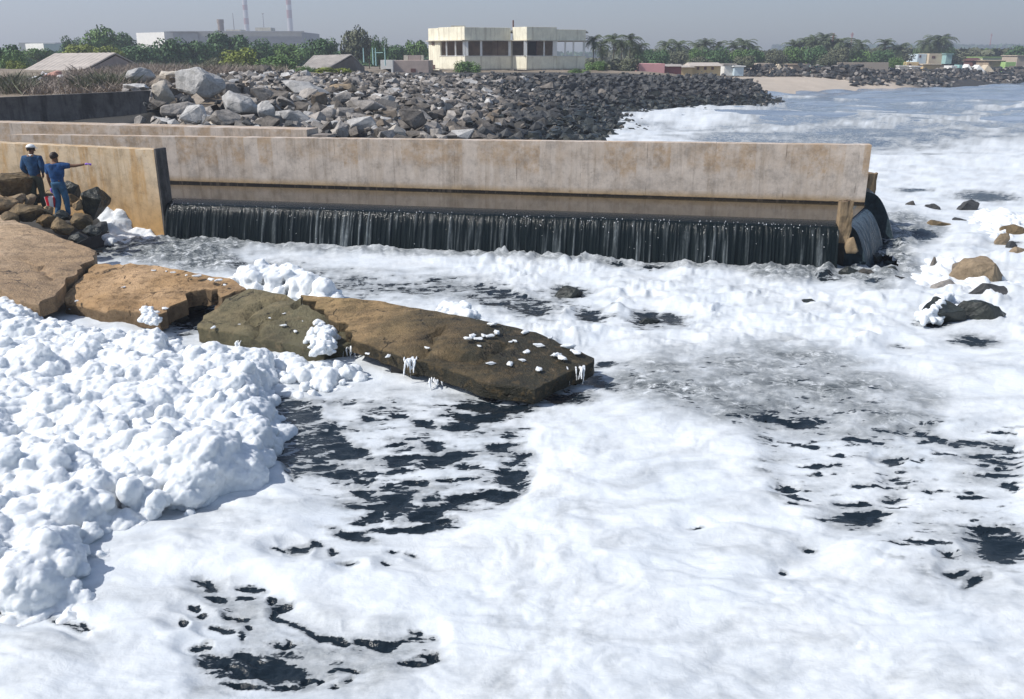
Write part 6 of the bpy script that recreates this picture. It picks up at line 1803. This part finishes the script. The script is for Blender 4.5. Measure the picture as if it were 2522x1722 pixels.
bm = bmesh.new(); wallbox(bm, (px_xy(143.4, 190), 190), (px_xy(160, 192), 193), 8, 2, zpx(105, 190)); link('grey_wall', bmesh_to(bm), m_steel, ww)

def mast(px, y0, y1, Y, r_, m, label, cat='mast', arms=()):
    x = px_xy(px, Y, 6)
    bm = bmesh.new(); zt_ = zpx(y0, Y); zb_ = zpx(y1, Y)
    tube(bm, [(x, Y, zb_), (x, Y, zt_)], [r_, r_ * .6], 6)
    for f, l_ in arms:
        z = zb_ + (zt_ - zb_) * f
        tube(bm, [(x - l_, Y, z), (x + l_, Y, z)], r_ * .7, 5)
    return tag(link('mast', bmesh_to(bm), m, recenter=True), label, cat)
m_mast = simple('grey mast', (0.30, 0.30, 0.32), 0.1, 1); m_rmast = simple('red mast paint', (0.40, 0.14, 0.14), 0.1, 1); m_teal = simple('pale teal paint', (0.36, 0.55, 0.55), 0.08, 2)
mast(582, 32, 85, 420, .22, m_mast, 'thin mast left of the left chimney'); mast(655, 33, 80, 420, .20, m_mast, 'thin mast between the two chimneys', arms=((.98, .5),))
mast(2049, 82, 112, 260, .38, m_rmast, 'leaning dark red pole among the palms at right'); mast(2094, 80, 122, 420, .25, m_rmast, 'thin red mast right of the leaning pole', arms=((.9, .7), (.8, .5))); mast(2435, 82, 112, 600, .25, m_rmast, 'lone thin red mast on the horizon at far right', arms=((.85, .8),))
for px, y0, y1 in ((894, 118, 140), (917, 118, 145), (924, 118, 148), (947, 118, 148)):
    mast(px, y0, y1 + 14, 95, .07, m_teal, {894: 'teal post furthest left of the four by the annex', 917: 'second teal post from the left by the annex', 924: 'third teal post joined by a crossbar near the annex', 947: 'teal post nearest the annex at the end of the crossbar'}[px], 'post')
bm = bmesh.new(); tube(bm, [(px_xy(924, 95) + .08, 95, zpx(130, 95)), (px_xy(947, 95) - .08, 95, zpx(130, 95))], .05, 6)
tag(link('crossbar', bmesh_to(bm), m_teal, recenter=True), 'pale teal crossbar between two posts by the annex', 'crossbar')

# village on the right
def hm(name, c, v=0.1): return simple(name, c, v, 0.8, 0.9)
m_pinkh = hm('pink wall', (0.68, 0.36, 0.36)); m_redh = hm('dark red shed', (0.27, 0.10, 0.10)); m_yel = hm('yellow ochre wall', (0.62, 0.47, 0.26)); m_tanw = hm('tan wall', (0.43, 0.36, 0.29)); m_thatch = simple('dry thatch', (0.33, 0.26, 0.19), 0.3, 2, 0.95, .5)
m_turq = hm('turquoise wall', (0.30, 0.47, 0.46)); m_lblue = hm('pale blue wall', (0.52, 0.62, 0.68)); m_lime = hm('lime green wall', (0.34, 0.50, 0.19)); m_beige = hm('beige wall', (0.55, 0.46, 0.34)); m_pyel = hm('pale green wall', (0.58, 0.60, 0.40)); m_wh = hm('whitewashed wall', (0.72, 0.71, 0.68), .05)
house('house', 1573, 1637, 157, 178, 118, m_pinkh, 'pink walled house behind the end of the rock bank', 'house', 5)
house('shed', 1634, 1678, 164, 178, 119, m_redh, 'dark red shed with a grey roof beside the pink house', 'shed', 4, m_roofg, ridge=158)
house('house', 1704, 1775, 163, 178, 128, m_yel, 'yellow house with a pale grey sloping roof and dark windows', 'house', 5, m_roofp, [(1716, 1722, 165, 172), (1734, 1740, 165, 172), (1752, 1758, 165, 172)], ridge=154)
house('shed', 1677, 1706, 166, 178, 127, m_yel, 'low yellow lean-to left of the yellow house', 'shed', 4, m_roofp, ridge=161)
house('shed', 1784, 1810, 160, 178, 132, m_wh, 'small white shed between the yellow house and the tent', 'shed', 4, m_roofg)
house('shed', 1809, 1832, 165, 178, 131, m_lblue, 'small pale blue shed with a white roof', 'shed', 4, m_wh)
house('house', 1868, 1902, 156, 172, 150, m_tanw, 'tan house half hidden by bushes behind the tent', 'house', 5)
house('house', 1952, 1988, 159, 174, 150, m_tanw, 'brownish house right of the pale tent', 'house', 5, m_thatch, ridge=157)
house('shed', 2005, 2030, 165, 174, 148, m_turq, 'small turquoise shed near the long tan wall', 'shed', 3, m_turq)
house('compound_wall', 2063, 2188, 154, 174, 152, m_tanw, 'long plain tan compound wall behind the beach', 'wall', .5)
house('shed', 2030, 2066, 165, 174, 151, m_wh, 'low whitish shed left of the long tan wall', 'shed', 4, m_wh, ridge=163)
house('house', 2232, 2262, 153, 170, 166, m_yel, 'left of two yellow houses behind the far rock bank', 'house', 5, None, [(2238, 2243, 157, 162)])
house('house', 2274, 2315, 160, 174, 165, m_yel, 'right of two yellow houses behind the far rock bank', 'house', 5, m_beige)
house('shed', 2216, 2240, 164, 173, 163, m_wh, 'low white shed left of the yellow houses', 'shed', 4, m_wh)
house('shed', 2246, 2268, 165, 174, 162, m_wh, 'white lean-to between the two yellow houses', 'shed', 3, m_wh)
house('house', 2258, 2280, 133, 155, 215, m_lblue, 'pale blue house high behind the yellow houses', 'house', 6, None, [(2262, 2266, 136, 142)])
house('house', 2286, 2322, 132, 155, 214, m_beige, 'beige house with a dark window high behind the yellow houses', 'house', 6, None, [(2293, 2301, 138, 144)])
house('house', 2328, 2343, 134, 152, 212, m_turq, 'narrow turquoise house right of the beige house', 'house', 5, m_turq)
house('house', 2418, 2488, 142, 160, 212, m_pyel, 'wide pale green flat roofed house at the far right', 'house', 7, m_lime)
house('house', 2476, 2502, 153, 172, 184, m_lime, 'lime green house below the wide pale green one', 'house', 5)
house('house', 2503, 2545, 138, 158, 190, m_tanw, 'brown house cut by the right edge', 'house', 6, m_tanw)
house('house', 2434, 2476, 150, 170, 186, m_thatch, 'hut with a steep thatched roof left of the lime green house', 'house', 5, m_thatch, ridge=148)
house('shed', 2344, 2358, 162, 172, 168, m_wh, 'tiny white shed right of the yellow houses', 'shed', 3)
house('shed', 2363, 2371, 160, 172, 168, m_turq, 'tiny turquoise stall by the white tents', 'shed', 2)
house('shed', 2395, 2415, 150, 158, 205, m_shut, 'brown roofed shed above the white tents', 'shed', 4, m_shut, ridge=143)
def tent(px, w_, y0, y1, Y, m, label):
    x = px_xy(px, Y); hw = w_ / 2 / F * Y; zt_, zb_ = zpx(y0, Y), zpx(y1, Y) - .3
    bm = bmesh.new()
    v = [bm.verts.new(p) for p in ((x - hw, Y, zb_), (x + hw, Y, zb_), (x + hw, Y + 3, zb_), (x - hw, Y + 3, zb_), (x - .1, Y + .4, zt_), (x + .1, Y + 2.6, zt_))]
    for f in ((0, 1, 4), (1, 2, 5, 4), (2, 3, 5), (3, 0, 4, 5), (3, 2, 1, 0)): bm.faces.new([v[i] for i in f])
    bmesh.ops.subdivide_edges(bm, edges=bm.edges, cuts=3, use_grid_fill=True)
    for v_ in bm.verts: v_.co += Vector((.06, .06, .05)) * float(noise2(v_.co.x * 2, v_.co.z * 3))
    tag(link('tent', bmesh_to(bm), m, recenter=True), label, 'tent')
tent(1922, 26, 158, 176, 146, m_beige, 'pale pointed tent or thatch shelter behind the beach'); tent(2390, 20, 158, 173, 170, m_wh, 'left of the two white tents above the far rock bank'); tent(2416, 26, 160, 173, 170, m_wh, 'right of the two white tents above the far rock bank'); tent(2438, 26, 160, 173, 171, m_beige, 'beige tent beside the white tents')

# ------------------------------------------------------------------ plants
def leaf_mat(name, c, var=0.45):
    m, t, b = mat(name)
    f = tex(t, 1.4, 4, 0.7); f2 = tex(t, 9.0, 3, 0.7)
    lo = tuple(x * (1 - var) for x in c); hi = tuple(x * (1 + var) for x in c)
    cc = mix(t, 0.5, ramp(t, f, [(0.35, lo), (0.65, hi)]), ramp(t, f2, [(0.35, lo), (0.65, hi)]))
    L(t, cc, b.inputs['Base Color']); b.inputs['Roughness'].default_value = 0.65; b.inputs['Specular IOR Level'].default_value = 0.2
    return m
m_leafd = leaf_mat('dark green leaves', (0.075, 0.14, 0.055)); m_leafm = leaf_mat('mid green leaves', (0.12, 0.20, 0.06)); m_leafl = leaf_mat('yellow green leaves', (0.20, 0.235, 0.045)); m_leafo = leaf_mat('grey olive leaves', (0.13, 0.14, 0.085))
m_palm = leaf_mat('palm leaves', (0.10, 0.125, 0.065)); m_bark = simple('grey brown bark', (0.12, 0.095, 0.075), 0.3, 4, 0.95); m_dry = leaf_mat('dry brush', (0.30, 0.25, 0.21), 0.35)

def leaf_cloud(seed, n, lobes, size):
    """leaf clumps through a lumpy crown of unit size"""
    r_ = np.random.RandomState(seed)
    L_ = []
    for k in range(lobes):
        a = r_.rand() * 2 * np.pi; d = np.sqrt(r_.rand()) * 0.62
        L_.append((d * np.cos(a), d * np.sin(a), 0.28 + 0.62 * r_.rand() * (1 - 0.55 * d), 0.24 + 0.20 * r_.rand()))
    L_ = np.array(L_)
    k = r_.randint(0, lobes, n)
    v = r_.randn(n, 3); v /= np.linalg.norm(v, axis=1)[:, None]
    rad = L_[k, 3] * (0.55 + 0.45 * r_.rand(n) ** 0.5) * (1 + 0.10 * r_.randn(n))
    c = L_[k, :3] + v * rad[:, None] * np.array([1, 1, 0.8])
    nrm = v + 0.6 * r_.randn(n, 3) + np.array([0, 0, .3]); nrm /= np.linalg.norm(nrm, axis=1)[:, None]
    t1 = np.cross(nrm, r_.randn(n, 3)); t1 /= np.linalg.norm(t1, axis=1)[:, None]; t2 = np.cross(nrm, t1)
    s = size * (0.6 + 0.8 * r_.rand(n))[:, None]
    co = np.stack([c - t1 * s, c - t2 * s * .6, c + t1 * s, c + t2 * s * .6], 1).reshape(-1, 3)
    return npmesh(co, np.arange(4 * n).reshape(-1, 4), 'leaf_cloud')
_crowns = {}
def crown_src(m, v):
    k = (m.name, v)
    if k not in _crowns:
        me = leaf_cloud(40 + v, 2600, 10 + 2 * v, 0.058); me.materials.append(m); _crowns[k] = me
    return _crowns[k]
def trunk_mesh(seed, h):
    rr = random.Random(seed); bm = bmesh.new()
    tube(bm, [(0, 0, -.3), (.03, .02, h * .3), (.06, 0, h * .62)], [.07, .05, .035], 7)
    for k in range(4):
        a = k * 1.7 + rr.random(); tube(bm, [(.05, 0, h * (.35 + .07 * k)), (.2 * math.cos(a), .2 * math.sin(a), h * (.55 + .05 * k)), (.42 * math.cos(a), .42 * math.sin(a), h * .82)], [.03, .022, .01], 5)
    return bmesh_to(bm)
_trunks = []
for s_ in range(3):
    me = trunk_mesh(s_, 1.0); me.materials.append(m_bark); _trunks.append(me)
tn = 0
def tree(x0, x1, y0, y1, Y, m, label, group=None, name='tree', cat='tree', v=None, deep=1.0):
    """crown box in photograph pixels at distance Y"""
    global tn
    tn += 1
    X0, X1 = px_xy(x0, Y), px_xy(x1, Y); z1 = zpx(y0, Y); z0 = zpx(y1, Y)
    xc = (X0 + X1) / 2
    g = min(land1(xc, Y), z0)
    root = thing(name, (xc, Y, g), label, cat, group)
    o = bpy.data.objects.new('crown', crown_src(m, (tn if v is None else v) % 4)); C.objects.link(o); o.parent = root
    hw = (X1 - X0) / 2
    o.location = (0, 0, z0 - g - .15 * (z1 - z0)); o.scale = (hw * 1.28, hw * deep * 1.2, (z1 - z0) * 1.15); o.rotation_euler = (0, 0, tn * 2.1)
    o = bpy.data.objects.new('trunk', _trunks[tn % 3]); C.objects.link(o); o.parent = root
    hh = (z1 - g) * 0.95
    o.scale = (max(.6, hw * .8), max(.6, hw * .8), hh)
    return root
TG = 'trees behind the left huts'
for a in [(-60, 72, 100, 182, 95, m_leafd, 'broad dark tree cut by the left edge of the photo'), (10, 70, 130, 188, 85, m_leafm, 'mid green bush in front of the tree at the left edge'), (20, 70, 150, 190, 80, m_leafl, 'yellow green bush by the eave of the pale roofed hut'), (60, 130, 118, 150, 120, m_leafm, 'low green tree in front of the white block'),
          (200, 296, 65, 140, 130, m_leafm, 'tallest round green tree left of the factory'), (158, 205, 92, 135, 135, m_leafd, 'small dark tree right of the white block'), (280, 345, 82, 140, 138, m_leafd, 'dark tree at the right shoulder of the tallest round tree'), (170, 250, 108, 140, 112, m_leafl, 'yellow green tree behind the pale roofed hut'), (240, 310, 112, 142, 110, m_leafl, 'light green bush behind the hut ridge'),
          (300, 400, 112, 152, 118, m_leafd, 'dark tree below the white end of the factory'), (380, 470, 95, 152, 122, m_leafd, 'dense dark tree below the corner of the factory hall'), (450, 540, 100, 152, 125, m_leafd, 'dense dark tree before the factory wall'), (510, 625, 78, 140, 135, m_leafd, 'tall dark tree below the silo'),
          (600, 690, 100, 150, 130, m_leafd, 'dark tree below the left chimney'), (680, 760, 108, 152, 128, m_leafm, 'dark green tree at the right end of the factory hall'), (745, 840, 93, 152, 122, m_leafd, 'wide dark tree behind the grey roofed hut'), (832, 912, 66, 152, 125, m_leafo, 'tallest slender olive tree left of the cream building'),
          (915, 955, 92, 150, 122, m_leafd, 'narrow dark tree by the teal posts'), (940, 1010, 112, 150, 140, m_leafd, 'low dark tree behind the annex'), (1000, 1062, 98, 150, 142, m_leafm, 'green tree touching the left wall of the cream building'), (880, 940, 90, 135, 128, m_leafo, 'thin greyish tree beside the slender olive tree')]:
    tree(*a, group=TG)
for a in [(545, 655, 122, 172, 95, m_leafl, 'bright yellow green shrub left of the grey roofed hut'), (640, 730, 138, 176, 92, m_leafm, 'dull green shrub touching the grey roofed hut'), (500, 570, 142, 176, 98, m_leafo, 'grey green shrub left of the bright one'), (770, 870, 165, 186, 78, m_leafl, 'low yellow green weeds below the grey roofed hut'), (720, 780, 164, 182, 78, m_leafm, 'small green weed clump on the rock bank edge'),
          (1122, 1182, 151, 184, 104, m_leafm, 'round green bush in front of the left bay of the cream building'), (1440, 1500, 150, 180, 110, m_leafm, 'green bush right of the cream building'), (1490, 1575, 140, 180, 118, m_leafo, 'wide olive bush under the palms'), (1400, 1450, 170, 184, 106, m_leafm, 'low bush under the verandah of the cream building')]:
    tree(*a, group='shrubs along the top of the rock bank', name='shrub', cat='shrub')
# trees of the village
VT = [(1595, 1650, 125, 165, 150), (1640, 1700, 122, 165, 155), (1690, 1740, 118, 160, 160), (1730, 1800, 118, 160, 165), (1690, 1750, 140, 165, 140), (1790, 1850, 122, 160, 168), (1830, 1880, 120, 162, 160), (1870, 1940, 124, 160, 175), (1930, 1990, 116, 160, 178), (1975, 2040, 112, 158, 175), (2030, 2090, 114, 158, 178), (2080, 2140, 122, 156, 190), (2130, 2200, 124, 154, 195), (2190, 2250, 126, 156, 205), (2245, 2300, 118, 140, 235), (2300, 2350, 116, 140, 235), (2350, 2420, 124, 150, 225), (2410, 2450, 118, 145, 240), (2470, 2530, 112, 145, 235), (2000, 2060, 138, 166, 150), (2190, 2225, 142, 168, 165), (1560, 1620, 122, 160, 160), (1800, 1860, 135, 165, 145)]
vseen = {}
for i, (x0, x1, y0, y1, Y) in enumerate(VT):
    lab = ['hazy dark tree', 'hazy olive tree', 'hazy green tree'][i % 3] + ' of the village ' + ('above the pink house' if x0 < 1600 else 'behind the dark red shed' if x0 < 1680 else 'behind the yellow roofed house' if x0 < 1760 else 'behind the small white shed' if x0 < 1820 else 'by the brown house and tent' if x0 < 1960 else 'behind the turquoise shed' if x0 < 2055 else 'above the long tan wall' if x0 < 2185 else 'behind the yellow houses' if x0 < 2300 else 'right of the beige house' if x0 < 2400 else 'at the far right')
    lab += ', lower one in front' if Y < 152 and i > 3 else ''
    vseen[lab] = vseen.get(lab, 0) + 1
    tree(x0, x1, y0, y1, Y, [m_leafd, m_leafo, m_leafm][i % 3], lab + ('' if vseen[lab] == 1 else ', right one of two'), 'trees of the village')

def palm_crown(seed):
    r_ = random.Random(seed); V_, F_ = [], []
    nf = 34
    for k in range(nf):
        a = k * 2.4 + r_.uniform(-.3, .3); el = r_.uniform(-.5, 1.25); ln = r_.uniform(.8, 1.05)
        pts = []
        p = Vector((0, 0, 0)); e = el
        for j in range(6):
            pts.append(p.copy()); p = p + Vector((math.cos(a) * math.cos(e), math.sin(a) * math.cos(e), math.sin(e))) * ln / 5; e -= .36
        sd_ = Vector((-math.sin(a), math.cos(a), 0))
        for j in range(5):
            for q_ in (-1, 1):
                for h in range(2):
                    b0 = pts[j].lerp(pts[j + 1], h * .5); b1 = pts[j].lerp(pts[j + 1], h * .5 + .38)
                    wv = .26 * math.sin(math.pi * (j + .6) / 5.6)
                    i0 = len(V_)
                    V_ += [b0, b1, b1 + sd_ * q_ * wv + Vector((0, 0, -.09)) + (pts[j + 1] - pts[j]) * .5]
                    F_.append((i0, i0 + 1, i0 + 2))
    return pydata(V_, F_)
_pc = []
for s_ in range(3):
    me = palm_crown(s_); me.materials.append(m_palm); _pc.append(me)
PALMS = [(1462, 92, 118), (1484, 105, 122), (1512, 91, 126), (1532, 104, 124), (1552, 93, 128), (1572, 112, 130), (1640, 106, 165), (1673, 107, 166), (1735, 102, 175), (1722, 112, 178), (1768, 106, 175), (1813, 110, 180), (1834, 102, 182), (1853, 114, 182), (1955, 107, 190), (1988, 100, 190), (2001, 92, 190), (2015, 106, 188), (2031, 90, 192), (2047, 103, 192), (2069, 97, 190), (2087, 110, 190), (2117, 102, 200), (2180, 101, 205), (2214, 116, 205), (2280, 101, 225), (2308, 97, 225), (2324, 93, 228), (2298, 108, 230)]
OW = ['first', 'second', 'third', 'fourth', 'fifth', 'sixth', 'seventh', 'eighth', 'ninth']
pcount = {}
for i, (px, py, Y) in enumerate(sorted(PALMS)):
    x = px_xy(px, Y, 7); zc = zpx(py + 9, Y); g = land1(x, Y)
    where = 'right of the cream building' if px < 1580 else 'above the pink house and red shed' if px < 1700 else 'behind the yellow house' if px < 1780 else 'above the small white shed' if px < 1900 else 'in the tall cluster by the leaning pole' if px < 2075 else 'above the long tan wall' if px < 2230 else 'in the lone cluster above the yellow houses'
    root = thing('palm_tree', (x, Y, g), ('taller ' if py < 100 else 'shorter ') + 'coconut palm, ' + OW[pcount.setdefault(where, 0)] + ' from the left ' + where, 'palm', 'coconut palms')
    pcount[where] += 1
    o = bpy.data.objects.new('crown', _pc[i % 3]); C.objects.link(o); o.parent = root; o.location = (0, 0, zc - g); s_ = 34 / F * Y * (0.85 + .3 * ((i * 37) % 10) / 10); o.scale = (s_, s_, s_); o.rotation_euler = (0, 0, i * 1.3)
    me = bpy.data.meshes.get('palm_trunk')
    if me is None:
        bm = bmesh.new(); tube(bm, [(0, 0, -.05), (.006, 0, .3), (0.01, .004, .65), (0, 0, 1)], [.028, .021, .018, .015], 6); me = bmesh_to(bm, 'palm_trunk'); me.materials.append(m_bark)
    o = bpy.data.objects.new('trunk', me); C.objects.link(o); o.parent = root; h_ = zc - g; o.scale = (h_ * 1.1, h_ * 1.1, h_)

# dry scrub at the top left and the far woods
def scrub(name, spots, n, m, label, seed, hgt):
    r_ = np.random.RandomState(seed)
    V_, Q = [], []
    for (x0, x1, y0, y1) in spots:
        for k in range(n):
            px = r_.uniform(x0, x1); py = r_.uniform(y0, y1)
            p = np.array(hit(px, py, 34.0, 130.0))
            s = hgt * r_.uniform(.5, 1.25) * (0.75 + .35 * float(noise2(p[0] * .6, p[1] * .3)))
            for j in range(28):
                a = r_.uniform(0, 6.28); lean = r_.uniform(.2, 1.9)
                b0 = p + np.array([r_.randn() * .35, r_.randn() * .35, -.05])
                tip = b0 + np.array([math.cos(a) * lean, math.sin(a) * lean, 1.0]) * s * r_.uniform(.5, 1.1)
                sd_ = np.array([-math.sin(a), math.cos(a), 0.2]) * r_.uniform(.007, .018)
                i0 = len(V_); mid = (b0 + tip) / 2 + r_.randn(3) * .08 * s
                V_ += [b0 - sd_ * .5, b0 + sd_ * .5, mid + sd_, tip, mid - sd_]
                Q.append((i0, i0 + 1, i0 + 2, i0 + 3, i0 + 4))
    me = pydata(V_, Q)
    o = link(name, me, m)
    return tag(o, label, 'scrub', kind='stuff')
scrub('dry_scrub', [(0, 330, 196, 232), (190, 340, 178, 215), (300, 560, 166, 186), (330, 700, 172, 180)], 240, m_dry, 'greyish brown dry scrub behind the dark retaining wall and pale boulders', 3, 0.6)
scrub('green_scrub', [(15, 60, 205, 232), (200, 300, 205, 222), (240, 560, 160, 176), (450, 720, 168, 180)], 60, m_leafo, 'patchy olive weeds among the dry scrub', 4, 0.8)
# litter heap in front of the pale roofed hut
for i, (px, py, c_, lab) in enumerate([(136, 189, (.55, .30, .24), 'salmon coloured bundle of rubbish by the pale roofed hut'), (92, 196, (.62, .62, .64), 'whitish bundle of rubbish below the eave of the hut'), (66, 197, (.60, .60, .62), 'small white bundle left of the whitish one'), (45, 196, (.55, .42, .38), 'pinkish bundle at the left of the rubbish'), (10, 195, (.5, .36, .30), 'reddish heap at the left edge'), (112, 184, (.6, .6, .66), 'pale sack beside the salmon bundle'), (150, 192, (.66, .62, .58), 'cream sack right of the salmon bundle')]):
    p = hit(px, py + 7, 34, 60); s_ = .42 if i else .6
    me = rock_mesh(820 + i, 14, (s_, s_ * .7, s_ * .5), 1, .1); me.transform(Matrix.Translation(p + Vector((0, 0, s_ * .35))))
    tag(link('rubbish_bundle', me, simple('rubbish cloth %d' % i, c_, .2, 4), smooth=True, recenter=True), lab, 'rubbish')

def woods(name, x0, x1, Y, y0, amp, n, m, label, seed):
    r_ = np.random.RandomState(seed)
    X0, X1 = px_xy(x0, Y), px_xy(x1, Y)
    ztop = zpx(y0, Y)
    px_ = r_.uniform(X0, X1, n); dy = r_.uniform(0, 90, n)
    top = ztop * (0.55 + 0.45 * (0.5 + 0.5 * fbm(px_ * .012 + seed, dy * .02, 4))) + 0
    z = 2 + (top - 2) * r_.rand(n) ** 0.5
    c = np.stack([px_, Y + dy + (z - 2) * .6, z], 1)
    v = r_.randn(n, 3); v[:, 1] -= .6; v[:, 2] += .6; v /= np.linalg.norm(v, axis=1)[:, None]
    t1 = np.cross(v, r_.randn(n, 3)); t1 /= np.linalg.norm(t1, axis=1)[:, None]; t2 = np.cross(v, t1)
    s = amp * (.5 + r_.rand(n))[:, None]
    co = np.stack([c - t1 * s, c - t2 * s * .7, c + t1 * s, c + t2 * s * .7], 1).reshape(-1, 3)
    o = link(name, npmesh(co, np.arange(4 * n).reshape(-1, 4)), m)
    return tag(o, label, 'woods', kind='stuff')
woods('far_woods', 1950, 2900, 1100, 105, 3.2, 16000, m_leafd, 'long hazy line of woods on the horizon at right', 1)
woods('far_woods', -500, 2000, 700, 128, 2.6, 26000, m_leafd, 'low hazy woods far behind the buildings', 2)
woods('thicket', 1570, 2560, 235, 114, 1.0, 42000, m_leafo, 'mixed thicket behind the village houses', 3)
woods('thicket', -300, 960, 150, 106, 0.6, 46000, m_leafd, 'dark green thicket below the factory and the silo', 4)
woods('thicket', 1430, 1600, 128, 138, 0.5, 6000, m_leafo, 'olive thicket under the palms by the cream building', 5)

# ------------------------------------------------------------------ haze
HAZE = 0.0010
bm = bmesh.new(); box(bm, (-1250, -60, -6), (1400, 1420, 125))
hz = link('haze', bmesh_to(bm))
mh = bpy.data.materials.new('thin sea haze'); mh.use_nodes = True
t = mh.node_tree; t.nodes.clear()
out = t.nodes.new('ShaderNodeOutputMaterial'); pv = t.nodes.new('ShaderNodeVolumePrincipled')
pv.inputs['Color'].default_value = (0.79, 0.855, 1.0, 1); pv.inputs['Density'].default_value = HAZE; pv.inputs['Anisotropy'].default_value = 0.2
L(t, pv.outputs[0], out.inputs['Volume'])
hz.data.materials.append(mh)
tag(hz, 'thin pale sea haze over the whole coast', kind='stuff')
